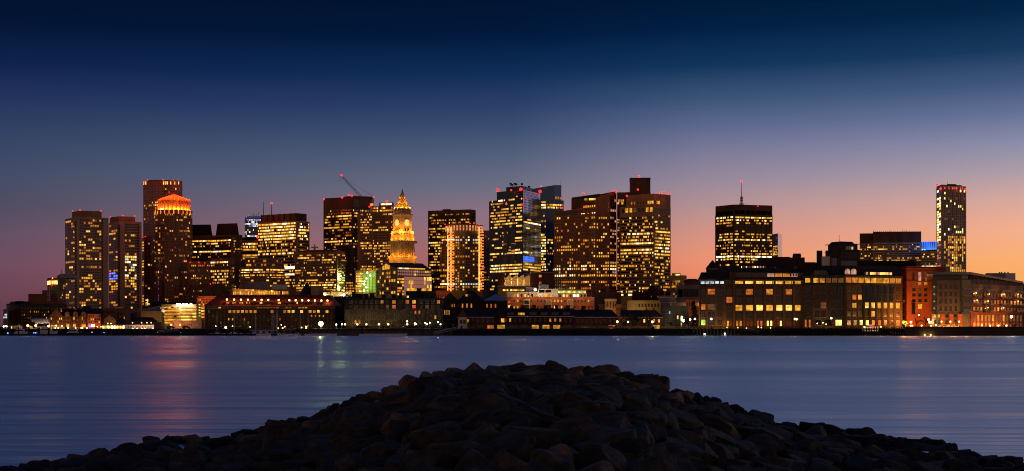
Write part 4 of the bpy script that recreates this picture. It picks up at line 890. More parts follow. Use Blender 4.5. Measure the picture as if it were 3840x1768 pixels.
b.f = [Vector((X(p_, d_), d_, 0)) for p_, d_ in [(2348, 1338), (2453, 1322), (2514.6, 1335)]]; b.windows(0, 2352, 2430, 757, 767, 7, 1, .4, .9, ['gold', 'orange'], .5); b.windows(0, 2450 - 22, 2451, 754, 766, 3, 1, .8, 1, MID, 1, swing=0); b.windows(1, 2455, 2475, 754, 766, 3, 1, .8, 1, MID, .8, swing=0); b.f = pf
b.windows(0, 2395, 2420, 722, 726, 1, 1, .1, .1, p=0)
for q in range(2368, 2438, 9): b.antenna(q, 663 + (q * 7) % 5, 669, D=1352, r=.15)
b.beacon((2396, 663), (2392, 712), (2351, 735), (2477, 724), (2490, 722), (2511, 728), D=1315, r=1.0); b.done()
# --- small buildings right of it
b = Bld('vertical_fin_block', 'small yellowish block with vertical window strips right of the core-topped slab', 'building', [(2512, 1180), (2555, 1174), (2575, 1180)], 1037, 30, 'yellow_render')
b.box('penthouse', 2520, 2552, 1182, 12, 1025, 1038, 'yellow_render'); b.windows(0, 2516, 2554, 1052, 1126, 13, 8, .5, .8, DIM, .2, [(1070, 1078, .4, MID)]); b.windows(1, 2557, 2574, 1052, 1126, 6, 8, .5, .8, DIM, .15)
mb = MB(); mb.obox(P(2541, 1032, 1181.5), (1, 0, 0), (0, 1, 0), 3.5, .6, 1.6, 'yellowgreen'); build_in(mb, 'lit_clerestory', b.root); b.done()
b = Bld('theatre_block', 'pale block with a dark hipped attic and dark panelled wall before the orange sky', 'building', [(2539, 1000), (2640, 1000)], 1075, 40, 'concrete_grey')
b.box('attic', 2566, 2625, 1010, 24, 1055, 1076, 'dark_brown'); b.gable('roof', 2563, 2628, 1009, 26, 1055, 1044, 'roof_tar', 'x', hip=4); b.windows(0, 2541, 2560, 1086, 1116, 1, 1, .95, 1, p=0, dark='void'); b.windows(0, 2562, 2638, 1085, 1114, 8, 1, .9, 1, p=0, dark='glass_grey')
b.ledge([1078, 1118], .5, .8); b.done()

# --- dark tower with the mast, sliver glass tower
b = Bld('mast_tower', 'dark square office tower with lit floors and a tall red-tipped mast on its roof', 'tower', [(2683, 1422), (2752, 1400), (2896, 1412)], 771, 44, 'dark_brown')
b.windows(0, 2686, 2750, 793, 809, 6, 1, .85, .95, p=0, dark='void'); b.windows(1, 2754, 2893, 790, 806, 7, 1, .85, .95, p=0, dark='void')
rp = [(808, 822, .9, HOT), (822, 834, .75, HOT), (836, 846, .5, MID), (876, 882, .6), (893, 906, .9, HOT), (914, 926, .5, MID), (936, 944, .35), (955, 968, .98, ['white', 'bright', 'hot']), (968, 980, .85, HOT), (846, 876, .12)]
b.windows(0, 2686, 2750, 812, 1000, 18, 18, .84, .5, MID, .35, rp, band=True); b.windows(1, 2754, 2894, 812, 1000, 34, 18, .84, .5, MID, .3, rp, band=True); b.piers(1, 2753, 2895, 806, 1000, 7, .9, .5, 'dark_brown'); b.piers(0, 2684, 2751, 806, 1000, 5, .9, .5, 'dark_brown')
mb = MB(); D_ = 1425; a, c = P(2781, 776, D_), P(2781, 690, D_); mb.tube(a, P(2781, 735, D_), .9, .6, 'steel'); mb.tube(P(2781, 735, D_), c, .45, .25, 'steel')
for py_, w_ in ((740, 7), (746, 9), (752, 9), (766, 16)): mb.obox(P(2781, py_, D_), (1, 0, 0), (0, 1, 0), w_ / F * D_ * 1.2, 1.2, .9, 'dark_metal')
mb.tube(P(2776, 770, D_), P(2777, 738, D_), .25, .25, 'steel'); mb.tube(P(2786, 770, D_), P(2785, 738, D_), .25, .25, 'steel'); mast = build_in(mb, 'mast', b.root)
mb = MB(); mb.ball(P(2781, 682, D_), 1.1, 'em_red', 8, 5); mb.tube(P(2781, 690, D_), P(2781, 683, D_), .25, .25, 'steel'); build_in(mb, 'beacon', mast)
b.antenna(2798, 766, 772, r=.15); b.antenna(2767, 766, 772, r=.15); b.beacon((2753, 769), (2842, 774)); b.done()
b = Bld('glass_sliver_tower', 'slim pale blue mirrored glass tower peeping out right of the mast tower', 'tower', [(2893, 1640), (2917, 1620), (2932, 1640)], 876, 30, 'glass_blue', roof=None)
b.prism('mirror_side', [(2917.2, 1619.5), (2932.3, 1639.5)], .6, 876, 985, 'mirror_glass'); b.windows(0, 2898, 2916, 885, 965, 6, 13, .9, .55, MID, .45, [(876, 920, .2, ['cool', 'dimw']), (930, 960, .85)], band=True)
b.antenna(2903, 872, 877, r=.15); b.done()
# --- stepped stone building, fin-topped slab, blue-lit block, tall slim tower
b = Bld('stepped_stone_tower', 'old tan stone building with a stepped domed attic and red-tipped mast', 'building', [(3095, 1250), (3150, 1230), (3224, 1236)], 940, 50, 'granite_grey')
b.prism('upper_tier', [(3105, 1254), (3150, 1238), (3216, 1244)], 36, 914, 941, 'granite_grey'); b.prism('roof', [(3108, 1258), (3150, 1244), (3205, 1250)], 26, 905, 915, 'roof_slate', taper=.8)
b.windows(1, 3154, 3220, 945, 968, 12, 2, .4, .5, RES, .06); pf = b.f; b.f = [Vector((X(p_, d_), d_, 0)) for p_, d_ in [(3150, 1238), (3216, 1244)]]; b.windows(0, 3172, 3203, 925, 937, 6, 1, .55, .9, ['bluew', 'cool', 'dimw'], .7); b.f = pf
b.antenna(3147, 886, 906, D=1255, r=.3); b.beacon((3147, 883), D=1255, r=.7); b.ledge([942, 915], .6, .7, 'granite_grey'); b.done()
b = Bld('fin_topped_slab', 'broad tan office slab with a dark finned mechanical crown, left of the blue-lit block', 'tower', [(3224, 1312), (3274, 1310)], 912, 40, 'slab_tan')
b.prism('main_slab', [(3273.5, 1300), (3454, 1296)], 46, 908, 1230, 'slab_tan')
b.prism('crown', [(3224, 1311), (3274, 1309)], 38, 876, 913, 'dark_brown'); b.prism('crown', [(3274, 1299), (3454, 1295)], 40, 869, 909, 'dark_brown')
pf = b.f; b.windows(0, 3226, 3272, 916, 1030, 14, 14, .8, .5, MID, .18, band=True); b.piers(0, 3225, 3273, 875, 912, 8, .5, .6, 'fin_bronze')
b.f = [Vector((X(3273.5, 1300), 1300, 0)), Vector((X(3454, 1296), 1296, 0))]; b.windows(0, 3276, 3452, 914, 1040, 50, 15, .78, .40, MID, .22, [(985, 1040, .25)], band=True); b.piers(0, 3275, 3453, 868, 908, 24, .5, .8, 'fin_bronze'); b.f = pf
for q, t in ((3275, 862), (3320, 866), (3335, 863), (3340, 866), (3384, 860), (3392, 862), (3399, 858), (3412, 862)): b.antenna(q, t, 870, D=1315, r=.15)
b.done()
b = Bld('blue_lit_block', 'low tan office block topped by a glowing blue uplit band, left of the slim tower', 'building', [(3454, 1270), (3514, 1266)], 940, 34, 'slab_tan')
b.box('light_band', 3454.5, 3513.5, 1271, 24, 907, 941, 'led_blue'); pf = b.f; b.f = [Vector((X(3454.5, 1271), 1271, 0)), Vector((X(3513.5, 1271), 1271, 0))]; b.piers(0, 3455, 3513, 908, 938, 7, .5, .5, 'dark_brown'); b.f = pf
for i in range(7): light('POINT', P(3459 + i * 8.4, 936, 1269.0), 700, (.05, .25, 1), b.root, .3)
b.ledge([940], .8, .8, 'dark_brown'); b.windows(0, 3456, 3512, 950, 1004, 18, 6, .8, .42, MID, .15, [(995, 1004, .98, WHT)], band=True); b.done()
b = Bld('slim_tower', 'tall slim pale apartment tower with red crown lights and amber lit lower floors, at right', 'tower', [(3512, 1352), (3530, 1330), (3622, 1338)], 700, 32, 'tower_white')
b.prism('crown', [(3514, 1352), (3531, 1334), (3606, 1340)], 24, 693, 701, 'dark_metal'); b.prism('penthouse', [(3552, 1345), (3586, 1347)], 12, 690.5, 694, 'grey_panel')
b.windows(0, 3514, 3529, 712, 1022, 2, 32, .7, .7, ['white', 'bright', 'gold'], .35, [(745, 910, .75, ['white', 'bright', 'yellowgreen']), (910, 1022, .7, ['orange', 'warm'])], dark='glass')
b.windows(1, 3532, 3620, 702, 1020, 12, 33, .58, .78, ['dimw', 'yellowgreen', 'white'], .2, [(700, 712, .9, ['redw']), (885, 900, .85, MID), (900, 930, .7, MID), (918, 1022, .66, MID)], dark='glass_green', run=.15, colp=lambda i: (0, .5, .3, 1.2, .9, .9, 1.5, 1.3, .5, 1.0, .9, .5)[i] if True else 1)
b.piers(1, 3531, 3621, 702, 1022, 6, .9, .5, 'tower_white'); b.beacon((3514, 693), (3528, 709), (3621, 710), D=1326, r=1.2); b.beacon((3553, 682), D=1345, r=.6); b.antenna(3553, 683, 692, r=.15)
mb = MB()
for k in range(36): mb.obox(P(3512.4, 705 + k * 6.5, 1349), (1, 0, 0), (0, 1, 0), 1.4, 1.2, .3, 'steel')
mb.tube(P(3511.6, 700, 1349), P(3511.6, 940, 1349), .12, .12, 'steel', 4); build_in(mb, 'hoist_track', b.root); b.done()
# ================================================================== WATERFRONT AND MIDDLE ROW
FR = (1, 2)
def simple(name, label, p0, p1, D, dep, top, mat, cat='building', group=None, **k): return Bld(name, label, cat, [(p0, D), (p1, D)], top, dep, mat, group, **k)
def chimneys(b, D, pts, w=1.4, mat='brick_dark'):
    for px, pyT, pyB in pts:
        mb = MB(); c = P(px, (pyT + pyB) / 2, D); h = (pyB - pyT) / F * D; mb.obox(c, (1, 0, 0), (0, 1, 0), w, w, h, mat); mb.obox(c + Vector((0, 0, h / 2 + .15)), (1, 0, 0), (0, 1, 0), w + .3, w + .3, .3, mat); build_in(mb, 'chimney', b.root)
def lamp(px, py, D, em='em_amber', col=(1, .62, .22), pw=700, r=.42, label=None, group=None, post=True, name='street_lamp'):
    c = P(px, py, D); o = empty(name, (c.x, c.y, GZ if post else c.z), label, 'lamp', group)
    mb = MB(); mb.ball(c, r, em, 10, 6); build_in(mb, 'globe', o)
    mb = MB()
    if post:
        mb.tube((c.x, c.y, GZ), (c.x, c.y, GZ + .6), .22, .16, 'dark_metal', 8); mb.tube((c.x, c.y, GZ + .6), (c.x, c.y, c.z - r), .09, .07, 'dark_metal', 8); mb.tube((c.x, c.y, c.z - r - .12), (c.x, c.y, c.z - r + .06), .2, .26, 'dark_metal', 8); build_in(mb, 'post', o)
    else: mb.obox(c + Vector((0, r + .1, 0)), (1, 0, 0), (0, 1, 0), .3, .5, .3, 'dark_metal'); build_in(mb, 'bracket', o)
    if pw: light('POINT', c - Vector((0, r + .25, 0)), pw, col, o, .3)
    return o

# ---- far left: stone terrace, long mansard hotel
b = Bld('stone_house', 'pale stone house with stepped hipped dark roof at the far left end', 'building', [(12, 782), (28, 770), (72, 775)], 1160, 22, 'concrete_grey', roof=None)
b.prism('upper_tier', [(24, 780), (38, 773), (70, 776)], 18, 1142, 1161, 'concrete_grey'); b.prism('roof', [(23, 780), (38, 772), (72, 776)], 20, 1138.5, 1142.5, 'roof_slate', taper=.8)
b.windows(1, 31, 70, 1164, 1206, 5, 4, .6, .6, RES, .1, [(1192, 1200, .3, WHT)], dark='glass_grey'); b.windows(0, 13, 27, 1166, 1206, 3, 4, .6, .6, WHT, .3); b.done()
b = simple('mansard_hotel', 'long brown hotel with a dark mansard roof and few amber windows, far left', 70, 250, 760, 24, 1149, 'brick_dark', roof=None)
b.prism('roof', [(66, 759), (252, 759)], 26, 1139, 1150, 'roof_slate', taper=.96); b.box('side_wing', 38, 70, 764, 18, 1172, 1230, 'brick_dark', z0=GZ); b.box('side_wing', 52, 70, 766, 16, 1160, 1173, 'brick_dark')
b.windows(0, 80, 182, 1152, 1163, 10, 1, .72, .75, RES, .1, frame=None); b.windows(0, 80, 186, 1164, 1210, 14, 4, .42, .5, RES, .22, dark='glass_grey', frame=FR); b.windows(0, 190, 246, 1152, 1163, 6, 1, .7, .7, p=.1)
for q in range(84, 250, 33): b.box('pilaster', q - 1.2, q + 1.2, 759.2, .8, 1150, 1215, 'brick')
b.box('penthouse', 190, 245, 764, 12, 1129, 1140, 'brick_rust'); chimneys(b, 764, [(52, 1134, 1142), (70, 1132, 1142), (77, 1132, 1142), (102, 1133, 1142)], 3.2); b.antenna(76, 1116, 1134, r=.12); b.done()
# glowing tent canopy
t = empty('tent_canopy', P(150, 1215, 742), 'white tensile canopy glowing from within between the hotel and the gabled brick building', 'canopy')
mb = MB(); D_ = 738; pr = [P(113, 1198, D_), P(186, 1198.5, D_), P(187, 1213, D_ - 5), P(136, 1215, D_ - 6)]; vs = pr + [p + Vector((0, 12, .6)) for p in pr]; mb.mesh(vs, [(0, 1, 2, 3), (7, 6, 5, 4), (0, 4, 5, 1), (1, 5, 6, 2), (2, 6, 7, 3), (3, 7, 4, 0)], 'canvas'); build_in(mb, 'membrane', t)
mb = MB()
for k in range(6): mb.tube(P(118 + k * 12, 1198, D_ - .2), P(140 + k * 9, 1214.5, D_ - 6.2), .12, .12, 'steel', 5)
build_in(mb, 'rib_frame', t)
mb = MB()
for px in (140, 185): mb.tube((X(px, 734), 734, GZ), P(px, 1210, 734), .25, .2, 'steel')
build_in(mb, 'mast_pair', t)
for px in (142, 156, 170, 182): light('POINT', P(px, 1214, 729), 900, (1, .72, .42), t, .4)
# small hip roofed pier houses, left
for (p0, p1, ey, ry, lab) in ((33, 84, 1222, 1217, 'low pier shed with a dark hip roof at the far left landing'), (134, 176, 1225, 1216, 'low pier shed with a dark hip roof in front of the glowing canopy')):
    b = simple('pier_shed', lab, p0, p1, 690, 8, ey, 'wood', roof=None); b.gable('roof', p0, p1, 690, 8, ey, ry, 'roof_slate', 'x', hip=2.0, over=1.0); b.windows(0, p0 + 2, p1 - 2, ey + 2, 1234, 8, 1, .5, .8, ['yellowgreen', 'dimw', 'warm'], .8); light('POINT', P((p0 + p1) / 2, 1229, 687), 350, (1, .7, .25), b.root, .4); b.done()
b = simple('gate_house', 'small yellow gate house with lit arch and gabled roof on the left landing', 104, 122, 686, 5, 1226, 'yellow_render', roof=None); b.gable('roof', 104, 122, 686, 5, 1226, 1219, 'roof_slate', 'y', wallmat='yellow_render'); b.windows(0, 109, 117, 1226, 1236, 1, 1, 1, 1, ['gold'], 1, shape=arch, swing=0); light('POINT', P(113, 1231, 682), 600, (1, .7, .2), b.root, .4); b.done()
# ---- gabled brick waterfront building
b = simple('gabled_brick_hotel', 'brick waterfront building with a big end gable, dormers and glowing ground floor', 186, 381, 712, 22, 1187, 'brick', roof=None)
b.gable('roof', 236, 382, 712, 22, 1187, 1158, 'roof_slate', 'x', hip=0); b.gable('gable_roof', 186, 236, 711, 14, 1187, 1157, 'roof_slate', 'y', wallmat='brick')
b.windows(0, 189, 234, 1190, 1213, 7, 2, .32, .62, ['bright', 'dimw', 'dimw'], .35, dark='glass_grey'); b.windows(0, 189, 234, 1218, 1227, 7, 1, .38, .8, ['orange', 'warm', 'gold'], .95, swing=0)
for q in (252, 283, 314):
    b.box('bay', q - 9, q + 9, 710.6, 2, 1176, 1234, 'brick'); b.gable('dormer_roof', q - 9, q + 9, 710.4, 8, 1176, 1167, 'roof_slate', 'y', over=.2, wallmat='brick')
    pf = b.f; b.f = [Vector((X(q - 9, 710.6), 710.6, 0)), Vector((X(q + 9, 710.6), 710.6, 0))]; b.windows(0, q - 8, q + 8, 1188, 1215, 3, 2, .5, .7, RES, .35); b.windows(0, q - 8, q + 8, 1217, 1227, 3, 1, .75, .9, HOT, .95, swing=0); b.windows(0, q - 3, q + 3, 1178, 1187, 1, 1, .7, .8, ['dimw'], .6); b.f = pf
b.box('bay', 328, 378, 711, 3, 1178, 1234, 'brick_red'); pf = b.f; b.f = [Vector((X(328, 711), 711, 0)), Vector((X(378, 711), 711, 0))]; b.windows(0, 331, 376, 1182, 1214, 6, 3, .4, .6, RES, .3); b.windows(0, 331, 356, 1217, 1227, 5, 1, .8, .9, ['white', 'purple', 'bright'], .9, swing=0); b.f = pf
b.windows(0, 189, 378, 1229, 1235, 24, 1, .7, .9, ['gold', 'orange', 'hot'], .75)
for q in range(205, 380, 26): light('POINT', P(q, 1231, 707), 520, (1, .45, .10), b.root, .4)
chimneys(b, 725, [(329, 1150, 1162), (322, 1152, 1162)], 3.5); b.windows(0, 186.2, 187, 1187, 1188, 1, 1, .1, .1, p=0)
b.box('upper_gallery', 224, 300, 722, 6, 1156, 1172, 'dark_brown'); pf = b.f; b.f = [Vector((X(224, 722), 722, 0)), Vector((X(300, 722), 722, 0))]; b.windows(0, 226, 300, 1156, 1162, 10, 1, .7, .7, ['pink', 'dimw', 'gold'], .7); b.windows(0, 226, 300, 1164, 1171, 9, 1, .5, .8, ['dimw', 'warm'], .6); b.f = pf; b.done()
b = simple('gallery_block', 'dark low block with a row of dim clerestory windows above the wooden pavilion', 368, 472, 735, 20, 1163, 'dark_brown'); b.windows(0, 370, 430, 1167, 1174, 8, 1, .6, .7, ['dimw', 'pink'], .8); b.box('rooftop_plant', 430, 462, 740, 8, 1152, 1163, 'steel'); b.windows(0, 440, 470, 1170, 1200, 4, 2, .4, .6, DIM, .3); b.done()
# ---- wooden pavilion with glass front
b = simple('harbour_pavilion', 'dark shingled pavilion with gable roofs over a glowing glass restaurant front', 382, 474, 690, 14, 1219, 'wood', roof=None)
b.gable('roof', 388, 436, 689, 15, 1200, 1180, 'roof_slate', 'y', wallmat='wood'); b.box('upper_wall', 389, 435, 690.5, 13, 1199, 1221, 'wood'); b.gable('roof', 434, 474, 690, 13, 1214, 1190, 'roof_slate', 'x', hip=3); b.windows(0, 384, 466, 1221.5, 1234, 22, 1, .9, .85, ['gold', 'warm', 'bright', 'hot', 'led_gold'], .97, swing=0, run=.1)
pf = b.f; b.f = [Vector((X(389, 690.5), 690.5, 0)), Vector((X(435, 690.5), 690.5, 0))]; b.windows(0, 403, 420, 1192, 1200, 4, 1, .6, .8, DIM, .7); b.f = pf
for q in range(388, 470, 16): light('POINT', P(q, 1233, 686), 300, (1, .62, .18), b.root, .4)
b.done()
b = simple('ferry_terminal', 'long low white terminal building with a row of eave lights under a dark roof', 466, 578, 678, 10, 1219, 'white_paint', roof=None)
b.gable('roof', 478, 602, 679, 16, 1219, 1190, 'roof_slate', 'x', hip=5, over=.8); b.windows(0, 480, 572, 1222, 1232, 16, 1, .3, .5, ['cool', 'dimw'], .12); b.windows(0, 518, 528, 1221, 1237, 1, 1, .8, 1, ['led_orange'], 1, swing=0, name='door'); b.box('side_wing', 578, 604, 680, 9, 1208, 1233, 'brick_dark', z0=GZ)
pf = b.f; b.f = [Vector((X(578, 680), 680, 0)), Vector((X(604, 680), 680, 0))]; b.windows(0, 594, 604, 1208, 1226, 3, 1, .6, .9, ['orange', 'pink'], .9); b.f = pf
for q in (497, 531, 551, 567): 
    mb = MB(); c = P(q, 1211, 675); mb.ball(c, .32, 'em_orange', 8, 5); build_in(mb, 'eave_lamp', b.root); light('POINT', c - Vector((0, .6, .5)), 180, (1, .5, .2), b.root, .2)
for q in (498, 514, 532, 543, 573): mb = MB(); c = P(q, 1233, 676); mb.ball(c, .28, 'em_white', 8, 5); build_in(mb, 'wall_lamp', b.root)
light('POINT', P(540, 1228, 670), 500, (1, .8, .6), b.root, .4); b.done()
# ---- faceted aquarium-like hall
a = empty('faceted_hall', (X(560, 720), 720, GZ), 'angular metal clad hall with a sharp folded roof left of the bright parking garage', 'building')
mb = MB(); D_ = 716; T = [P(492, 1172, D_ + 30), P(600, 1149, D_), P(615, 1175, D_ + 12), P(560, 1152, D_ + 20)]
bt = [P(488, 1238, D_ + 30), P(528, 1238, D_), P(606, 1238, D_), P(618, 1238, D_ + 14)]
v = [bt[0], bt[1], bt[2], bt[3], P(490, 1176, D_ + 28), P(528, 1167, D_), P(606, 1168, D_), P(614, 1174, D_ + 14), P(599, 1149, D_ + 4), P(490, 1172, D_ + 50), P(620, 1168, D_ + 50)]
mb.mesh(v, [(0, 1, 5, 4), (1, 2, 6, 5), (2, 3, 7, 6)], 'tan_panel'); build_in(mb, 'wall', a)
mb = MB(); mb.mesh(v, [(5, 6, 8), (4, 5, 8), (6, 7, 8), (4, 8, 9), (8, 7, 10), (8, 10, 9)], 'panel_metal'); mb.tube(v[4], v[8], .25, .25, 'steel', 5); build_in(mb, 'roof', a)
light('POINT', P(560, 1215, 704), 2600, (1, .62, .22), a, .6); light('POINT', P(590, 1205, 706), 1600, (1, .62, .22), a, .6)
# ---- parking garage
b = simple('parking_garage', 'open parking garage with brightly lit decks and white rooftop floodlights', 604, 738, 790, 40, 1148, 'concrete_tan')
for j in range(6):
    y0 = 1152 + j * 11.2; b.windows(0, 606, 674, y0, y0 + 3.6, 6, 1, .93, 1, ['gold', 'bright', 'gold', 'warm'], .95, swing=0, run=0, name='open_deck', t=.3); b.windows(0, 606, 674, y0 + 5.6, y0 + 7.6, 6, 1, .93, 1, ['gold', 'warm'], .9, swing=0, name='open_deck', t=.3)
    b.windows(0, 678, 736, y0, y0 + 5.2, 4, 1, .97, 1, ['gold', 'bright', 'bright', 'gold'], 1, swing=0, run=0, name='open_deck', t=.3)
b.box('stair_tower', 737, 754, 788, 10, 1133, 1236, 'concrete_tan', z0=GZ); b.box('side_wing', 753, 767, 794, 20, 1152, 1236, 'concrete_tan', z0=GZ); pf = b.f
b.f = [Vector((X(753, 794), 794, 0)), Vector((X(767, 794), 794, 0))]
for j in range(4): b.windows(0, 754, 766, 1153 + j * 11.5, 1158 + j * 11.5, 1, 1, 1, 1, ['gold', 'bright'], 1, swing=0, name='open_deck', t=.3)
b.f = [Vector((X(737, 788), 788, 0)), Vector((X(754, 788), 788, 0))]; b.windows(0, 745, 752, 1138, 1190, 1, 5, .8, .35, ['yellowgreen'], .9, swing=0); b.f = pf
b.box('rooftop_screen', 564, 740, 815, 8, 1133, 1150, 'black_paint')
for q in (666, 673, 687, 700, 716):
    mb = MB(); c = P(q, 1143, 789); mb.ball(c, .8, 'em_white', 10, 6); mb.tube(c, P(q, 1149, 789), .12, .12, 'dark_metal'); build_in(mb, 'floodlight', b.root); light('POINT', c + Vector((0, -1, -.5)), 900, (1, .85, .55), b.root, .5)
for q in range(612, 740, 21): light('POINT', P(q, 1215, 782), 160, (1, .66, .2), b.root, .5)
b.done()
b = simple('brick_block', 'small bright red-orange brick block with square windows right of the parking garage', 740, 808, 860, 20, 1117, 'brick_red'); b.windows(0, 744, 804, 1120, 1148, 11, 3, .6, .66, p=.04, dark='glass'); b.ledge([1118], .5, .6, 'brick_red'); b.done()
for q in (750, 775, 798): light('POINT', P(q, 1150, 850), 2600, (1, .38, .08), b.root, .5)
b = simple('harbour_shed', 'long low pinkish shed with two amber wall lights in front of the parking garage', 642, 756, 700, 10, 1210, 'cream_paint'); b.windows(0, 690, 745, 1216, 1222, 7, 1, .3, .7, p=.1, dark='glass_grey'); b.gable('roof', 662, 756, 702, 8, 1210, 1205, 'roof_slate', 'x', hip=1)
for q, e in ((642, 'em_orange'), (675, 'em_orange')): mb = MB(); c = P(q, 1219, 697); mb.ball(c, .55, e, 8, 5); build_in(mb, 'wall_lamp', b.root); light('POINT', c - Vector((0, 1, 0)), 700, (1, .3, .1), b.root, .4)
b.done()
# ---- long red roofed warehouse
D_ = 720; b = simple('red_roofed_warehouse', 'long dark brick warehouse with a floodlit rust red roof and a row of roof lamps', 768, 1256, D_, 26, 1157, 'brick_dark', roof=None)
b.windows(0, 775, 834, 1150, 1160, 12, 1, .85, .7, ['dimw', 'dimw'], .8, dark='glass_grey')
mb = MB(); xs = (X(768, D_), X(800, D_), X(1256, D_), X(1225, D_)); zb, z2, zt = Z(1148, D_), Z(1138, D_), Z(1106, D_)
mb.mesh([(X(768, D_) - .5, D_ - .6, zb), (X(1256, D_) + .5, D_ - .6, zb), (X(1256, D_) + .5, D_ + 26, zb), (X(768, D_) - .5, D_ + 26, zb), (X(806, D_), D_ + 9, zt), (X(1228, D_), D_ + 9, zt), (X(1228, D_), D_ + 18, zt), (X(806, D_), D_ + 18, zt)], [(0, 1, 5, 4), (1, 2, 6, 5), (2, 3, 7, 6), (3, 0, 4, 7), (4, 5, 6, 7)], 'roof_rust'); build_in(mb, 'roof', b.root)
b.box('attic_band', 768, 1256, D_ - .3, 2, 1146, 1158, 'dark_brown'); pf = b.f; b.f = [Vector((X(768, D_ - .4), D_ - .4, 0)), Vector((X(1256, D_ - .4), D_ - .4, 0))]
b.windows(0, 770, 1250, 1151, 1158, 40, 1, .7, .7, ['dimw'], .22, [(1150, 1160, .15, DIM)], dark='glass_grey'); b.f = pf
LX = (851, 878, 904, 930, 955, 981, 1006, 1045, 1085, 1109, 1133, 1157, 1181, 1205, 1228)
for k, q in enumerate(LX):
    zl = 1124 + (q - 851) * .011; mb = MB(); c = P(q, zl, D_ + 1.6); mb.ball(c, .5, 'em_amber', 10, 6); mb.tube(c, c + Vector((0, 3.2, 0)), .08, .08, 'dark_metal'); build_in(mb, 'roof_lamp', b.root); light('POINT', c - Vector((0, .8, .3)), 330, (1, .36, .10), b.root, .3)
    p0, p1 = P(q - 13, 1108, D_ + 8), P(q - 3, 1124, D_ + 3.0); mb = MB(); mb.tube(p0, p1, .35, .35, 'roof_rust', 4); build_in(mb, 'roof_rib', b.root)
    if k < 14:    # dormer slots in the lower roof
        b.box('dormer', q - 8, q + 9, D_ + .8, 3, 1131, 1141, 'roof_rust'); b.f = [Vector((X(q - 8, D_ + .8), D_ + .8, 0)), Vector((X(q + 9, D_ + .8), D_ + .8, 0))]; b.windows(0, q - 7, q + 8, 1133, 1140, 3, 1, .85, .9, ['warm', 'gold', 'bright', 'dimw', 'orange'], .5 if k < 9 else .25, dark='glass_grey'); b.f = pf
rows = [(1160, 1174, .02), (1160, 1176, .0)]
b.windows(0, 838, 1250, 1163, 1175, 26, 1, .62, .8, ['gold', 'warm', 'orange', 'bright'], .66, frame=(2, 2), swing=0, run=.2)
b.windows(0, 776, 836, 1163, 1175, 4, 1, .3, .8, DIM, .2, frame=FR); b.windows(0, 776, 1250, 1179, 1230, 32, 4, .3, .55, ['warm', 'orange', 'gold', 'dimw'], .10, [(1180, 1192, .2)], frame=FR, dark='glass_grey')
b.windows(0, 1212, 1222, 1150, 1158, 1, 1, 1, 1, ['gold'], 1, frame=(2, 2)); b.box('end_gable', 768, 776, D_ - .6, 3, 1150, 1236, 'brick_dark', z0=GZ)
b.ledge([1160, 1177], .3, .4, 'brick_dark'); b.done()
# ---- rooftops behind the warehouse, with the two floodlights
b = simple('stucco_block', 'low tan flat-roofed block with two glaring floodlights at its corner, right of conical roof', 1240, 1320, 880, 24, 1100, 'concrete_tan'); b.box('penthouse', 1244, 1300, 884, 12, 1093, 1101, 'roof_tar'); b.windows(0, 1276, 1318, 1104, 1112, 6, 1, .6, .8, WHT, .6); b.windows(0, 1210, 1240, 1100, 1110, 1, 1, .1, .1, p=0)
for q, py in ((1218, 1106), (1289, 1106.5)): mb = MB(); c = P(q, py, 878); mb.ball(c, .9, 'em_green' if q < 1250 else 'em_white', 10, 6); mb.tube(c, P(q, 1120, 878), .12, .12, 'dark_metal'); build_in(mb, 'floodlight', b.root); light('POINT', c - Vector((0, 1.2, 0)), 2600, (1, .95, .5), b.root, .5)
b.done()
b = simple('lit_shopfront', 'low flat block with a lit glass strip behind the left floodlight', 1196, 1245, 900, 14, 1094, 'dark_brown'); b.windows(0, 1212, 1244, 1096, 1110, 8, 2, .8, .6, ['yellowgreen', 'bright'], .8); b.done()
b = simple('dark_block', 'plain dark rooftop block in shadow left of the mansard granite building', 1252, 1345, 800, 20, 1118, 'black_paint'); b.windows(0, 1270, 1330, 1124, 1140, 8, 2, .4, .5, DIM, .1); b.done()
# ---- mansard granite building
D_ = 714; b = simple('mansard_apartments', 'long granite apartment block with dark mansard storeys and lamps along its front', 1292, 1662, D_, 24, 1162, 'granite_grey', roof=None)
b.prism('roof', [(1290, D_ - .4), (1664, D_ - .4)], 26, 1118, 1162, 'roof_slate', taper=.975); b.ledge([1162], .6, .5, 'granite_grey')
b.f = [Vector((X(1290, D_ - .45), D_ - .45, 0)), Vector((X(1664, D_ - .45), D_ - .45, 0))]
lw = {(6, 0): 0}
def mlit(cols, x): return x
b.windows(0, 1306, 1462, 1124, 1160, 8, 2, .5, .62, DIM, .06, frame=(2, 2), dark='glass_grey')
b.windows(0, 1465, 1565, 1124, 1160, 4, 2, .48, .66, ['redw', 'orange', 'warm', 'gold'], .75, frame=(2, 2), swing=.2, run=.1); b.windows(0, 1570, 1655, 1124, 1160, 4, 2, .5, .66, ['orange', 'dimw', 'warm'], .35, frame=(2, 2), dark='glass_grey')
pf = b.f; b.f = [Vector((X(1292, D_), D_, 0)), Vector((X(1662, D_), D_, 0))]
b.windows(0, 1296, 1655, 1164, 1180, 24, 1, .4, .7, ['orange', 'warm', 'gold', 'redw'], .4, frame=FR, dark='glass_grey'); b.windows(0, 1296, 1655, 1181, 1200, 24, 1, .4, .68, RES, .06, frame=FR, dark='glass_grey'); b.windows(0, 1296, 1655, 1201, 1216, 24, 1, .45, .8, ['warm', 'gold', 'dimw'], .22, frame=FR, dark='glass_grey'); b.windows(0, 1296, 1655, 1221, 1234, 24, 1, .42, .85, ['gold', 'dimw', 'orange'], .15, frame=FR, dark='glass')
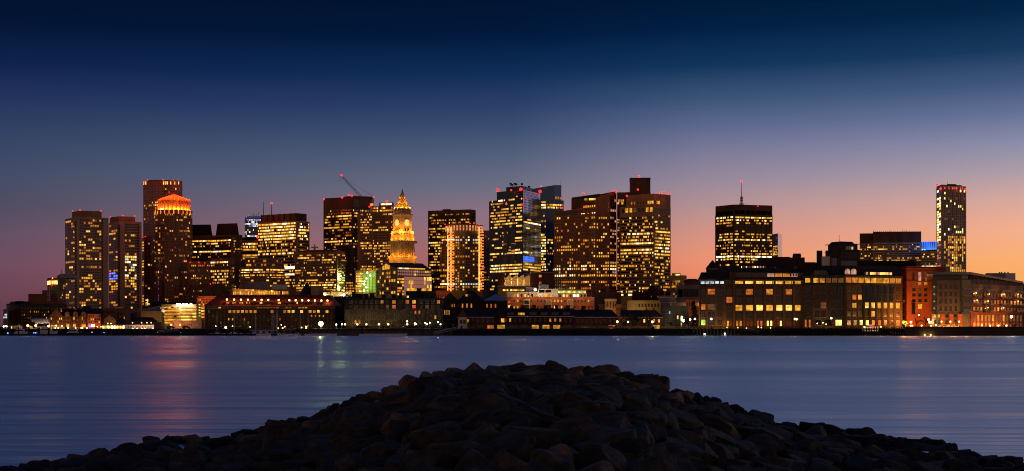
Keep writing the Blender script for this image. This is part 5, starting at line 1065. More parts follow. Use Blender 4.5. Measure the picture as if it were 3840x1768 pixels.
mb = MB(); mb.obox(P(1416, 1222, D_ - .8), (1, 0, 0), (0, 1, 0), 5.2, 1.4, .6, 'green_metal'); build_in(mb, 'awning', b.root)
b.box('rooftop_plant', 1522, 1634, D_ + 8, 10, 1092, 1120, 'black_paint'); b.box('rooftop_plant', 1324, 1360, D_ + 10, 8, 1102, 1120, 'black_paint'); chimneys(b, D_ + 6, [(1372, 1104, 1120), (1396, 1102, 1120), (1440, 1108, 1120), (1478, 1108, 1120), (1500, 1110, 1120), (1572, 1084, 1094)], 2.4); b.box('rooftop_plant', 1590, 1632, D_ + 7, 2, 1094, 1116, 'dark_metal')
mb = MB(); mb.obox(P(1529, 1114, D_ + 6), (1, 0, 0), (0, 1, 0), 1.0, .4, 1.2, 'bright'); build_in(mb, 'lit_hatch', b.root); b.f = pf; b.done()
# ---- dark gabled warehouses behind the row houses
b = simple('gabled_warehouse', 'stone gable ended dark warehouse with tall slit windows lit amber', 1662, 1712, 744, 30, 1125, 'granite_grey', roof=None)
b.gable('roof', 1660, 1714, 743.5, 31, 1125, 1098, 'roof_slate', 'y', wallmat='granite_grey'); b.windows(0, 1666, 1708, 1140, 1152, 5, 1, .3, .9, DIM, .5, shape=arch); b.windows(0, 1664, 1688, 1163, 1182, 3, 1, .38, .95, ['gold', 'warm'], 1, swing=0, shape=arch); b.windows(0, 1680, 1692, 1112, 1126, 1, 1, .5, .8, p=0, shape=arch) if False else None; b.windows(0, 1676, 1705, 1116, 1124, 2, 1, .3, .8, ['gold', 'dimw'], .7); b.done()
b = simple('brick_warehouse', 'dark brick warehouse with a shallow roof and three glowing arched windows', 1712, 1815, 752, 30, 1130, 'brick_dark', roof=None)
b.gable('roof', 1711, 1816, 752, 30, 1130, 1088, 'roof_slate', 'x', hip=10); b.box('dormer', 1744, 1764, 757, 5, 1102, 1114, 'dark_brown'); b.windows(0, 1726, 1776, 1139, 1155, 3, 1, .3, 1, ['gold', 'warm'], 1, swing=0, shape=arch); b.windows(0, 1714, 1722, 1139, 1152, 1, 1, .4, .9, p=0, shape=arch)
mb = MB(); mb.obox(P(1749, 1108, 756.4), (1, 0, 0), (0, 1, 0), 1.1, .4, 1.3, 'gold'); build_in(mb, 'window', b.root); b.ledge([1131], .5, .6, 'brick_dark'); b.done()
b = simple('brick_warehouse', 'brick warehouse with a pale metal roof slope and arched windows, beside the three glowing arches', 1815, 1902, 756, 26, 1132, 'brick_dark', roof=None)
b.gable('roof', 1814, 1903, 756, 26, 1128, 1100, 'steel', 'x', hip=8); b.box('side_wing', 1880, 1902, 755, 4, 1128, 1160, 'brick_dark', z0=GZ); b.windows(0, 1818, 1866, 1140, 1155, 3, 1, .3, .95, ['gold', 'warm', 'orange'], .95, swing=0, shape=arch); b.done()
b = simple('brick_block', 'low orange brick block with dark windows between the glass hall and gabled warehouse', 1632, 1690, 850, 20, 1096, 'brick_red'); b.windows(0, 1634, 1688, 1104, 1120, 8, 1, .5, .8, p=.05); light('POINT', P(1660, 1120, 840), 1500, (1, .4, .1), b.root, .5); b.done()
# ---- brick block with curved vents
b = simple('vent_building', 'brown brick utility building with a row of curved cream vents on its roof', 1866, 2078, 930, 40, 1080, 'granite_tan', roof=None)
b.box('brick_block', 1990, 2080, 928, 40, 1024, 1082, 'brick'); b.box('brick_block', 1866, 1893, 928, 30, 1026, 1076, 'brick'); b.box('parapet', 1988, 2082, 927.4, 41, 1021.5, 1024, 'limestone'); b.box('stair_bay', 2021, 2031, 927.3, 1, 1027, 1064, 'dark_brown')
for k, q in enumerate((1893, 1918, 1941, 1964)):
    w = 24; mb = MB(); Dv = 929; n_ = 8; pts = [(X(q + w * .98, Dv), Z(1030, Dv)), (X(q + w * .98, Dv), Z(1073, Dv)), (X(q, Dv), Z(1073, Dv)), (X(q, Dv), Z(1044, Dv))]
    for i in range(1, n_): t_ = i / n_; pts.append((X(q + w * .98 * t_, Dv), Z(1044 - 14 * math.sin(t_ * math.pi / 2), Dv)))
    vs = [(p[0], Dv + 9, p[1]) for p in pts] + [(p[0] + b.k * 21, Dv + 30, p[1]) for p in pts]; m_ = len(pts); mb.mesh(vs, [tuple(range(m_)), tuple(range(2 * m_ - 1, m_ - 1, -1))] + [(i, m_ + i, m_ + (i + 1) % m_, (i + 1) % m_) for i in range(m_)], 'cream_paint'); mb.box(X(q, Dv), X(q + 1.6, Dv), Dv + .2, Dv + 9, Z(1073, Dv), Z(1040, Dv), 'cream_paint'); build_in(mb, 'roof_vent', b.root)
    light('POINT', P(q + 12, 1060, 928), 1500, (1, .66, .2), b.root, .4)
b.box('terrace', 1866, 1990, 926, 4, 1073, 1078, 'cream_paint'); b.windows(0, 1886, 1966, 1086, 1092, 24, 1, .8, .9, ['bright', 'yellowgreen', 'gold'], .95, swing=0)
mb = MB()
for py, m in ((1036, 'gold'), (1061, 'orange')): mb.obox(P(2026, py, 926.9), (1, 0, 0), (0, 1, 0), 1.7, .3, 1.6, m)
build_in(mb, 'stair_window', b.root); b.done()
# ---- terraced red/cream apartments
b = simple('terraced_apartments', 'red brick apartment block with a setback cream upper storey and lit roof pergola', 1900, 2229, 800, 26, 1120, 'brick_red')
b.box('upper_storey', 1900, 2018, 803, 20, 1096, 1121, 'cream_paint'); b.box('upper_storey', 2017, 2092, 802, 22, 1084, 1121, 'white_paint'); b.box('upper_storey', 2091, 2201, 804, 20, 1100, 1121, 'cream_paint'); b.box('penthouse', 2020, 2058, 806, 8, 1068, 1085, 'white_paint'); b.box('penthouse', 1972, 2012, 810, 6, 1078, 1097, 'white_paint')
pf = b.f
for (y_, a0, a1) in ((803, 1900, 2018), (802, 2017, 2092), (804, 2091, 2201)):
    b.f = [Vector((X(a0, y_), y_, 0)), Vector((X(a1, y_), y_, 0))]
    if a0 == 1900: b.windows(0, 1922, 2016, 1102, 1116, 7, 1, .45, .9, ['gold', 'warm', 'bright'], .65, swing=0)
    elif a0 == 2017: b.windows(0, 2042, 2068, 1104, 1117, 2, 1, .9, .9, ['gold', 'hot'], 1, swing=0); b.windows(0, 2020, 2068, 1088, 1098, 2, 1, .85, .95, p=0, dark='void')
    else: b.windows(0, 2094, 2200, 1104, 1117, 8, 1, .5, .8, ['gold', 'hot', 'bright'], .45)
b.f = pf
b.windows(0, 1922, 2226, 1124, 1135, 24, 1, .42, .8, ['gold', 'warm', 'dimw'], .35, frame=FR, dark='glass_grey'); b.windows(0, 1922, 2226, 1147, 1158, 24, 1, .42, .8, ['gold', 'warm', 'bright'], .25, frame=FR, dark='glass')
for q in (1975, 2058, 2139):
    b.box('balcony_bay', q - 11, q + 11, 798.8, 1.4, 1124, 1160, 'limestone'); b.f = [Vector((X(q - 11, 798.8), 798.8, 0)), Vector((X(q + 11, 798.8), 798.8, 0))]; b.windows(0, q - 9, q + 9, 1126, 1158, 1, 2, .95, .85, ['dimw', 'warm', 'dimw'], .8, swing=0); b.f = pf
mb = MB(); y_ = 806
for k in range(24): xx = X(2093 + k * 4.6, y_); mb.box(xx - .09, xx + .09, y_, y_ + 5, Z(1100, y_), Z(1088, y_), 'limestone')
mb.box(X(2091, y_), X(2202, y_), y_ - .4, y_ + 5.4, Z(1089, y_), Z(1087.6, y_), 'limestone'); pg = build_in(mb, 'pergola', b.root)
mb = MB(); mb.box(X(2093, y_), X(2201, y_), y_ + 5.5, y_ + 5.8, Z(1099, y_), Z(1090, y_), 'yellowgreen'); build_in(mb, 'lit_glazing', pg)
mb = MB(); c = P(2007, 1087, 800.5); mb.ball(c, .8, 'em_white', 10, 6); build_in(mb, 'floodlight', b.root); light('POINT', c - Vector((0, .6, 0)), 2600, (1, .9, .7), b.root, .4)
for q in range(1935, 2230, 48): light('POINT', P(q, 1165, 788), 750, (1, .42, .12), b.root, .5); light('POINT', P(q, 1110, 796), 420, (1, .7, .35), b.root, .5)
b.windows(0, 1902, 1918, 1124, 1158, 1, 2, .5, .5, ['bright', 'orange'], 1, swing=0); b.done()
# ---- dark brick blocks with chimneys to the right
b = simple('dark_block', 'large plain dark brick wall block below the red granite tower', 2222, 2330, 850, 20, 1102, 'dark_brown'); b.box('rooftop_plant', 2252, 2272, 852, 6, 1086, 1103, 'dark_metal'); b.box('rooftop_plant', 2291, 2314, 852, 6, 1088, 1103, 'dark_metal'); b.done()
b = simple('dark_block', 'jumble of dark brick roofs with stacked chimneys below the brown core-topped slab', 2370, 2475, 840, 24, 1104, 'brick_dark'); b.box('rooftop_plant', 2430, 2466, 842, 8, 1082, 1105, 'brick_dark'); b.box('rooftop_plant', 2438, 2456, 843, 6, 1072, 1083, 'roof_tar'); chimneys(b, 842, [(2382, 1094, 1105), (2400, 1096, 1105), (2420, 1092, 1105), (2480, 1092, 1110), (2505, 1095, 1115)], 3); b.windows(0, 2376, 2470, 1108, 1130, 12, 2, .4, .5, DIM, .12); b.done()
b = simple('yellow_cornice_house', 'tan house with a deep cornice and narrow tall windows', 2268, 2311, 770, 20, 1126, 'granite_tan'); b.ledge([1126], .9, 1.0, 'limestone'); b.windows(0, 2270, 2309, 1131, 1156, 7, 1, .45, .95, DIM, .25, dark='glass'); light('POINT', P(2289, 1160, 760), 1300, (1, .55, .15), b.root, .5); b.done()
b = simple('brick_house', 'low dark orange house with flat roof behind the bare trees', 2309, 2345, 765, 20, 1148, 'brick'); b.windows(0, 2310, 2344, 1154, 1166, 4, 1, .5, .8, RES, .4); b.box('penthouse', 2245, 2268, 780, 10, 1140, 1160, 'concrete_grey'); b.done()
b = simple('cream_house', 'long cream stucco house with dark windows behind the trees', 2352, 2478, 760, 20, 1134, 'yellow_render'); b.windows(0, 2356, 2474, 1139, 1152, 10, 1, .5, .85, DIM, .3, dark='glass', frame=FR); light('POINT', P(2400, 1160, 750), 1500, (1, .6, .2), b.root, .6); b.done()
b = simple('clapboard_house', 'plain grey clapboard block with a white corner board beside the granite house', 2469, 2534, 764, 20, 1116, 'concrete_grey'); b.box('side_wing', 2530, 2572, 766, 18, 1135, 1200, 'concrete_grey', z0=GZ); b.box('corner_board', 2514, 2519, 763.7, .4, 1136, 1156, 'white_paint'); b.ledge([1117, 1135], .3, .4, 'white_paint'); b.done()
b = simple('brick_house', 'orange brick house with lit windows tucked left of the corner turret block', 2570, 2624, 772, 16, 1130, 'brick_red'); b.windows(0, 2572, 2622, 1135, 1150, 6, 1, .45, .9, RES, .6); light('POINT', P(2596, 1155, 762), 1200, (1, .5, .15), b.root, .5); b.done()
b = simple('granite_house', 'small rough granite house with a glaring wall lamp at its corner', 2486, 2582, 706, 16, 1154, 'granite_grey'); b.windows(0, 2490, 2578, 1160, 1222, 6, 3, .38, .6, RES, .08, frame=FR, dark='glass_grey'); b.windows(0, 2508, 2514, 1168, 1177, 1, 1, .8, 1, ['cool'], 1, swing=0); b.windows(0, 2553, 2560, 1188, 1202, 1, 1, .9, 1, ['hot'], 1, swing=0); b.windows(0, 2553, 2557, 1212, 1226, 1, 1, .9, 1, ['gold'], 1, swing=0); b.done()
# ---- row houses in front
D_ = 690
def rowhouse(label, p0, p1, eave, ridge, mat, roofm, dorm, D=D_, dep=18, up=(), gf=(), p=.5):
    b = simple('row_house', label, p0, p1, D, dep, eave, mat, group=None, roof=None); b.gable('roof', p0, p1, D, dep, eave, ridge, roofm, 'x', hip=0, over=.5, wallmat=None, hipr=4 if p1 > 2300 else 0)
    b.ledge([eave + .5], .5, .35, 'white_paint', 'gutter'); b.windows(0, p0 + 4, p1 - 4, eave + 7, eave + 21, max(2, round((p1 - p0) / 19)), 1, .34, .85, ['warm', 'gold', 'orange', 'bright'], p, frame=(2, 2), dark='glass_grey', run=.3)
    b.windows(0, p0 + 4, p1 - 4, 1219, 1236, max(2, round((p1 - p0) / 42)), 1, .62, .9, ['warm', 'gold', 'orange'], p, frame=(4, 1), dark='glass_grey', run=.2)
    for q in dorm:
        b.box('dormer', q - 14, q + 14, D + 1.2, 5, 1172, 1188, 'roof_slate'); pf = b.f; b.f = [Vector((X(q - 14, D + 1.2), D + 1.2, 0)), Vector((X(q + 14, D + 1.2), D + 1.2, 0))]; b.windows(0, q - 13, q + 13, 1173, 1185, 3, 1, .85, .9, ['warm', 'gold'], 1 if q < 1970 and q > 1940 else .05, frame=FR, dark='glass_grey', swing=0); b.f = pf
    return b
b = rowhouse('brick row house with a plain eave at the left end of the waterfront row', 1742, 1862, 1190, 1158, 'brick', 'roof_slate', (), p=.12); b.done()
b = rowhouse('dark row houses with glowing windows, wide dormers and a low fence by the water', 1862, 2152, 1187, 1156, 'brick_dark', 'roof_slate', (1914, 1955, 1999, 2041, 2081, 2123), p=.6)
b.gable('cross_gable', 1852, 1898, D_ - .8, 10, 1188, 1156, 'roof_slate', 'y', wallmat='brick_dark'); b.box('gable_bay', 1853, 1897, D_ - .5, 4, 1187.5, 1236, 'brick_dark', z0=GZ); pf = b.f; b.f = [Vector((X(1853, D_ - .5), D_ - .5, 0)), Vector((X(1897, D_ - .5), D_ - .5, 0))]; b.windows(0, 1878, 1892, 1194, 1210, 1, 1, .85, .9, ['gold'], 1, frame=(3, 2), swing=0); b.windows(0, 1864, 1894, 1219, 1236, 1, 1, .9, .95, ['gold'], 1, frame=(6, 1), swing=0); b.f = pf
chimneys(b, D_ + 8, [(1960, 1148, 1160), (2003, 1147, 1160), (2045, 1148, 1160), (2088, 1147, 1160), (2130, 1148, 1160), (1918, 1149, 1160)], 2.0); b.done()
b = Bld('gable_cottage', 'white gabled cottage end with a bright triple window at the left corner of the row', 'building', [(1718, D_ - 4), (1752, D_ - 4)], 1190, 16, 'white_paint', roof=None); b.gable('roof', 1714, 1756, D_ - 4.4, 17, 1190, 1160, 'roof_slate', 'y', wallmat='dark_brown'); b.windows(0, 1733, 1742, 1176, 1190, 3, 1, .8, 1, ['white', 'cool'], 1, swing=0); b.windows(0, 1722, 1748, 1200, 1214, 2, 1, .6, .9, p=0, frame=FR); b.windows(0, 1724, 1736, 1222, 1236, 1, 1, .6, .9, p=0, frame=FR); b.done()
b = rowhouse('brick row house range with a plain slate roof behind parked cars', 2152, 2318, 1190, 1161, 'brick', 'roof_slate', (), D=698, p=.25); chimneys(b, 706, [(2187, 1150, 1164), (2240, 1152, 1164)], 2.0); b.done()
b = rowhouse('low brick range with skylights in its slate roof, partly behind the tall bare tree', 2330, 2484, 1190, 1163, 'brick', 'roof_slate', (), D=704, p=.2); b.done()
# ---- corner turret waterfront block
D_ = 684; b = Bld('turret_block', 'large waterfront block with a pyramid corner turret and a continuous lit top floor', 'building', [(2622, D_ + 2), (2718, D_), (3026, D_ + 6)], 1052, 34, 'tan_panel', roof=None)
b.prism('roof', [(2618, D_ + 1.4), (2718, D_ - 1), (3029, D_ + 5.5)], 36, 1043, 1053, 'roof_slate'); b.prism('roof', [(2640, D_ + 4), (2720, D_ + 4), (3022, D_ + 9)], 26, 1006, 1044, 'roof_slate', taper=.93)
b.prism('attic', [(2735, D_ + 2.5), (3024, D_ + 7.5)], 10, 1022, 1043, 'dark_brown'); pf = b.f; b.f = [Vector((X(2735, D_ + 2.4), D_ + 2.4, 0)), Vector((X(3024, D_ + 7.4), D_ + 7.4, 0))]; b.windows(0, 2760, 3020, 1025, 1040, 9, 1, .9, .8, ['dimw', 'pink', 'warm'], .15, frame=(4, 1), dark='glass_grey'); b.windows(0, 2960, 3020, 1026, 1039, 6, 1, .6, .8, ['pink', 'gold', 'dimw'], .8); b.f = pf
mb = MB(); c = (X(2674, D_ + 6), D_ + 8); hw = 21 / F * D_; q = [(c[0] - hw, c[1] - hw), (c[0] + hw, c[1] - hw), (c[0] + hw, c[1] + hw), (c[0] - hw, c[1] + hw)]; mb.prism(q, Z(1046, D_), Z(1004, D_), 'dark_brown'); tr = build_in(mb, 'turret', b.root)
q2 = [(c[0] + (x_ - c[0]) * 1.12, c[1] + (y_ - c[1]) * 1.12) for x_, y_ in q]; mb = MB(); mb.prism(q2, Z(1004.5, D_), Z(973, D_), 'roof_slate', [(c[0] + (x_ - c[0]) * .03, c[1] + (y_ - c[1]) * .03) for x_, y_ in q]); build_in(mb, 'turret_roof', tr)
mb = MB(); [mb.obox((c[0] + k * hw * .55, c[1] - hw - .06, Z(1020, D_)), (1, 0, 0), (0, 1, 0), hw * .45, .12, 3.0, 'glass_grey') for k in (-1, 0, 1)]; build_in(mb, 'turret_window', tr)
b.prism('side_roof', [(2619, D_ + 1), (2665, D_ + 2)], 26, 1020, 1046, 'roof_slate', taper=.55)
b.windows(0, 2626, 2716, 1055, 1066, 5, 1, .75, .85, ['cool', 'dimw', 'orange'], .35, frame=(4, 1), dark='glass_grey', swing=0); b.windows(1, 2752, 3004, 1054, 1066, 7, 1, .92, .9, ['gold', 'bright', 'gold'], 1, frame=(6, 1), swing=0); b.windows(1, 2720, 2750, 1055, 1066, 1, 1, .85, .8, p=0, frame=(4, 1), dark='glass_grey')
colx = [2718, 2752, 2790, 2830, 2867, 2904, 2940, 2976, 3008]
for i in range(8):
    if i == 7: break
    a0, a1 = (colx[i], colx[i + 1])
    b.windows(1, a0 + 4, a1 - 4, 1080, 1200, 1, 4, .82, .68, ['orange', 'gold', 'dimw'], .12, [(1140, 1168, 1 if i > 0 else 0, ['gold', 'bright']), (1080, 1108, .25, ['orange', 'warm'])], frame=(2, 2), dark='glass_grey', swing=0)
    b.windows(1, a0 + 6, a1 - 6, 1203, 1224, 2, 1, .55, .9, ['warm', 'redw', 'gold', 'orange', 'led_gold'], .55, frame=FR, dark='red_paint')
b.windows(1, 2978, 3004, 1080, 1200, 1, 4, .8, .68, ['dimw', 'gold'], .2, [(1140, 1168, 1, ['gold'])], frame=(2, 2), dark='glass_grey', swing=0)
for a0, a1 in ((2630, 2645), (2654, 2681), (2691, 2707)): b.windows(0, a0, a1, 1080, 1224, 1, 5, 1, .7, ['dimw', 'greenw', 'orange'], .12, frame=(2, 2), dark='glass_grey', swing=0)
pm = MB()
for q_ in (2622.5, 2651, 2685, 2711): pp = b.at(0, q_); pm.obox((pp.x, pp.y - .3, (Z(1068, D_) + GZ) / 2), (1, 0, 0), (0, 1, 0), .7, .7, Z(1068, D_) - GZ, 'dark_brown')
for q_ in colx + [3022]: pp = b.at(1, q_); pm.obox((pp.x, pp.y - .35, (Z(1053, D_) + GZ) / 2), (1, 0, 0), (0, 1, 0), 1.1, .8, Z(1053, D_) - GZ, 'dark_brown')
build_in(pm, 'pier_row', b.root); b.ledge([1070, 1078, 1108, 1137, 1168, 1199], .22, .3, 'dark_brown', 'string_course'); b.ledge([1052], .9, .7, 'granite_tan')
for q_ in range(2640, 3020, 42): light('POINT', P(q_, 1226, D_ - 4), 420 if q_ < 2750 else 110, (1, .52, .14), b.root, .5)
b.CAP = 100; b.done()
# ---- right waterfront block with mansard roof
b = Bld('mansard_block', 'large stone waterfront block with arched dormers and two rows of glowing windows', 'building', [(3012, D_ + 4), (3046, D_ + 2), (3167, D_), (3384, D_ + 14)], 1040, 36, 'stone_dark', roof=None)
b.prism('cornice', [(3008, D_ + 3), (3046, D_ + 1), (3167, D_ - 1), (3386, D_ + 13)], 38, 1033, 1041, 'granite_grey'); b.prism('roof', [(3014, D_ + 5), (3046, D_ + 3.5), (3167, D_ + 1.5), (3382, D_ + 15)], 32, 996, 1034, 'roof_slate', taper=.93)
b.windows(0, 3014, 3044, 1042, 1062, 1, 1, .6, .8, ['gold'], 1, frame=(2, 1), swing=0); b.windows(1, 3028 + 20, 3165, 1042, 1062, 5, 1, .8, .85, ['warm', 'gold', 'dimw'], .9, frame=(3, 2), swing=0); b.windows(2, 3170, 3380, 1042, 1063, 9, 1, .86, .9, ['gold', 'warm', 'gold', 'orange'], 1, frame=(3, 2), swing=0)
pf = b.f
for q_ in (3178, 3201): # arched dormers
    pp = b.at(2, q_); b.f = [pp + Vector((-1.9, .2, 0)), pp + Vector((1.9, .3, 0))]; mb = MB(); mb.box(pp.x - 1.9, pp.x + 1.9, pp.y + .35, pp.y + 5, Z(1032, D_), Z(1014, D_), 'roof_slate'); build_in(mb, 'dormer', b.root); b.windows(0, 1920 + (pp.x - 1.5) / pp.y * F, 1920 + (pp.x + 1.5) / pp.y * F, 1008, 1030, 1, 1, .95, .95, ['pink', 'orange'], 1, swing=0, shape=arch); b.f = pf
pp = Vector((X(3075, D_ + 3), D_ + 3, 0)); mb = MB(); k_ = 14; r_ = 30 / F * D_; vs = [(pp.x + r_ * math.cos(math.pi * i / k_), D_ + 1.4, Z(1032, D_) + 2.6 * math.sin(math.pi * i / k_)) for i in range(k_ + 1)]; vs += [(v_[0], D_ + 8, v_[2]) for v_ in vs]; mb.mesh(vs, [tuple(range(k_ + 1))] + [(i, k_ + 1 + i, k_ + 2 + i, i + 1) for i in range(k_)], 'dark_brown'); build_in(mb, 'eyebrow_dormer', b.root)
b.f = [Vector((X(3050, D_ + 1.3), D_ + 1.3, 0)), Vector((X(3102, D_ + 1.3), D_ + 1.3, 0))]; b.windows(0, 3052, 3100, 1016, 1030, 2, 1, .85, .9, ['orange', 'dimw'], .6, frame=(4, 2), dark='glass_grey', swing=0)
b.f = [b.f[0], b.f[1]]; b.f = pf
p0, p1 = pf[2].lerp(pf[3], .32), pf[2].lerp(pf[3], .82); mb = MB(); u_ = (p1 - p0).normalized(); n_ = Vector((u_.y, -u_.x, 0)); mid = (p0 + p1) / 2 - n_ * 1.2; mb.obox((mid.x, mid.y, Z(1026, D_)), u_, n_, (p1 - p0).length, 2.6, 15 / F * D_, 'roof_slate'); build_in(mb, 'dormer', b.root)
b.f = [p0 + n_ * .12, p1 + n_ * .12]; b.windows(0, 1920 + b.f[0].x / b.f[0].y * F + 1, 1920 + b.f[1].x / b.f[1].y * F - 1, 1021, 1032, 14, 1, .8, .85, ['pink', 'warm', 'bright', 'orange'], .9, swing=0); b.f = pf
for r_, (t0, t1) in enumerate(((1073, 1096), (1103, 1127), (1134, 1158), (1166, 1190))):
    pr = (.1, .55, .35, .2)[r_]; b.windows(1, 3052, 3100, t0, t1, 2, 1, .8, .92, ['orange', 'warm', 'dimw'] if r_ < 2 else ['redw', 'dimw', 'greenw'], pr, frame=(3, 2), dark='glass', swing=0); b.windows(1, 3112, 3164, t0, t1, 2, 1, .7, .92, ['gold', 'warm', 'orange'], pr, frame=(3, 2), dark='glass', swing=0); b.windows(0, 3016, 3044, t0, t1, 1, 1, .85, .95, DIM, .3, frame=(2, 2), dark='glass', swing=0)
    b.windows(2, 3172, 3235, t0 + 2, t1 - 2, 3, 1, .66, .9, ['gold', 'warm', 'orange'], (.05, .95, .35, .3)[r_], frame=(2, 2), dark='glass_grey', swing=0); b.windows(2, 3240, 3378, t0 + 1, t1 - 1, 6, 1, .62, .9, ['gold', 'gold', 'bright'], (.03, .08, .98, .12)[r_], frame=(3, 2), dark='glass_grey', swing=0, run=.1)
for q_ in (3248, 3271, 3294, 3317, 3339): # metal bay fronts over two storeys
    pp = b.at(2, q_); mb = MB(); mb.obox((pp.x, pp.y - .4, (Z(1073, D_) + Z(1132, D_)) / 2), (1, .12, 0), (-.12, 1, 0), 2.6, .5, Z(1073, D_) - Z(1132, D_), 'glass_blue'); mb.obox((pp.x, pp.y - .7, Z(1103, D_)), (1, .12, 0), (-.12, 1, 0), 2.9, .3, .5, 'dark_metal'); mb.obox((pp.x, pp.y - .7, (Z(1073, D_) + Z(1132, D_)) / 2), (1, .12, 0), (-.12, 1, 0), .2, .3, Z(1073, D_) - Z(1132, D_), 'dark_metal'); build_in(mb, 'metal_bay', b.root)
b.windows(2, 3172, 3378, 1200, 1222, 9, 1, .55, .8, ['yellowgreen', 'orange', 'dimw', 'led_orange'], .5, frame=FR, dark='glass'); b.windows(1, 3050, 3164, 1198, 1224, 3, 1, .6, .8, ['yellowgreen', 'orange', 'dimw'], .4, frame=FR, dark='void'); b.windows(0, 3014, 3044, 1200, 1228, 2, 1, .4, 1, ['orange', 'gold'], .8, swing=0)
a_, c_, u_, n_ = b.face(1); mb = MB(); q0, q1 = b.at(1, 3049), b.at(1, 3103); mid = (q0 + q1) / 2 + n_ * .03; mb.obox((mid.x, mid.y, (Z(1068, D_) + Z(1197, D_)) / 2), u_, n_, (q1 - q0).length, .1, Z(1068, D_) - Z(1197, D_), 'brick'); build_in(mb, 'brick_panel', b.root)
b.ledge([1066, 1132, 1196], .3, .5, 'granite_grey', 'string_course'); pm = MB()
for q_ in (3168, 3237, 3260, 3283, 3306, 3329, 3352): pp = b.at(2, q_); pm.obox((pp.x, pp.y - .2, (Z(1064, D_) + GZ) / 2), (1, 0, 0), (0, 1, 0), .8, .5, Z(1064, D_) - GZ, 'stone_dark')
build_in(pm, 'pier_row', b.root)
for q_ in range(3040, 3380, 56): light('POINT', P(q_, 1226, D_ - 4), 70, (1, .55, .2), b.root, .5)
b.box('rooftop_plant', 3082, 3112, D_ + 12, 8, 962, 1000, 'steel'); b.box('rooftop_plant', 3118, 3138, D_ + 12, 8, 968, 1000, 'concrete_grey'); b.box('rooftop_plant', 3154, 3214, D_ + 14, 8, 979, 1000, 'concrete_grey'); b.done()
b = Bld('stair_block', 'tall narrow brick chimney block rising left of the rooftop plant', 'building', [(3062, 720), (3084, 720)], 947, 10, 'brick_dark', base=GZ); b.prism('side_slope', [(3058, 721), (3064, 720.5)], 8, 985, 1010, 'brick_dark'); b.done()
# ---- brick blocks behind turret block
b = Bld('rooftop_brick_block', 'dark red brick block with glass roof lights and a squat turret, behind the turret block', 'building', [(2840, 790), (3018, 786)], 972, 30, 'brick_dark')
b.box('turret', 2975, 3003, 790, 12, 960, 973, 'brick'); b.prism('turret_roof', [(2973, 789), (3005, 789)], 14, 951, 961, 'roof_tar', taper=.85); b.box('penthouse', 2900, 2962, 792, 12, 964, 973, 'brick_dark'); b.box('side_wing', 3018, 3058, 788, 24, 984, 1040, 'brick_dark', z0=GZ); b.box('step_block', 2770, 2842, 792, 20, 990, 1060, 'brick_dark', z0=GZ)
for q_ in (2884, 2908): 
    D2 = 788; mb = MB(); mb.mesh([P(q_, 1006, D2 - 4), P(q_ + 22, 1006, D2 - 4), P(q_ + 20, 992, D2), P(q_ - 1, 992, D2)], [(0, 1, 2, 3)], 'glass_grey'); mb.mesh([P(q_, 1008, D2 - 4), P(q_ + 22, 1008, D2 - 4), P(q_ + 22, 1006, D2 - 4), P(q_, 1006, D2 - 4)], [(0, 1, 2, 3)], 'dark_metal'); mb.mesh([P(q_, 1008, D2 - 4), P(q_ + 22, 1008, D2 - 4), P(q_ + 22, 1008, D2), P(q_, 1008, D2)], [(3, 2, 1, 0)], 'dark_metal'); build_in(mb, 'roof_light', b.root)
b.windows(0, 2886, 2930, 1000, 1012, 10, 1, .5, .8, ['pink', 'dimw', 'white'], .7); b.windows(0, 2976, 2990, 999, 1010, 1, 1, 1, 1, p=0, shape=arch); b.done()
b = Bld('rooftop_brick_block', 'stepped brick rooftop with cream vertical slats and small tubes, left behind the turret block', 'building', [(2752, 760), (2882, 758)], 1004, 20, 'brick_dark'); b.box('step_block', 2800, 2850, 762, 10, 990, 1005, 'brick_dark'); b.windows(0, 2778, 2872, 998, 1006, 16, 1, .35, .8, ['pink', 'white', 'dimw'], .6); b.done()
b = Bld('rail_viaduct_block', 'long dark flat roofline with rounded bumps in front of the fin-topped slab', 'building', [(3216, 760), (3436, 772)], 984, 20, 'black_paint')
for k in range(16): mb = MB(); c = P(3226 + k * 13, 983.5, 764); mb.tube(c - Vector((.9, 0, 0)), c + Vector((.9, 0, 0)), .9, .9, 'roof_tar', 10); build_in(mb, 'roof_fan', b.root)
b.done()
# ---- red brick building with arched window
b = Bld('red_brick_block', 'tall floodlit red brick block with a large arched window', 'building', [(3376, 716), (3400, 704), (3546, 708)], 1006, 24, 'brick_red')
b.windows(1, 3418, 3432, 1022, 1054, 1, 1, .6, 1, p=0, frame=FR, dark='glass_grey'); b.windows(1, 3441, 3457, 1022, 1054, 1, 1, .6, 1, ['pink'], 1, frame=FR, swing=0); b.windows(1, 3466, 3480, 1022, 1054, 1, 1, .6, 1, ['dimw'], 1, frame=FR, swing=0)
for r_, py_ in enumerate((1065, 1087, 1107, 1128)): b.windows(1, 3416, 3482, py_ - 6, py_ + 6, 3, 1, .55, .9, ['warm', 'dimw'], (.5, .5, .35, .05)[r_], frame=(3, 2), dark='glass')
b.windows(1, 3440, 3460, 1140, 1160, 1, 1, .75, .9, ['gold'], 1, frame=(3, 2), swing=0); b.windows(1, 3418, 3432, 1124, 1180, 1, 1, 1, 1, p=0, shape=arch); b.windows(0, 3384, 3396, 1080, 1200, 1, 6, .5, .4, DIM, .2, dark='glass_grey'); b.windows(1, 3500, 3540, 1030, 1180, 2, 5, .4, .5, DIM, .1)
b.ledge([1018, 1009, 1056], .4, .8, 'brick_red'); 
for q_ in (3390, 3420, 3450, 3480): light('POINT', P(q_, 1195, 688), 5200, (1, .30, .05), b.root, .6)
b.done()
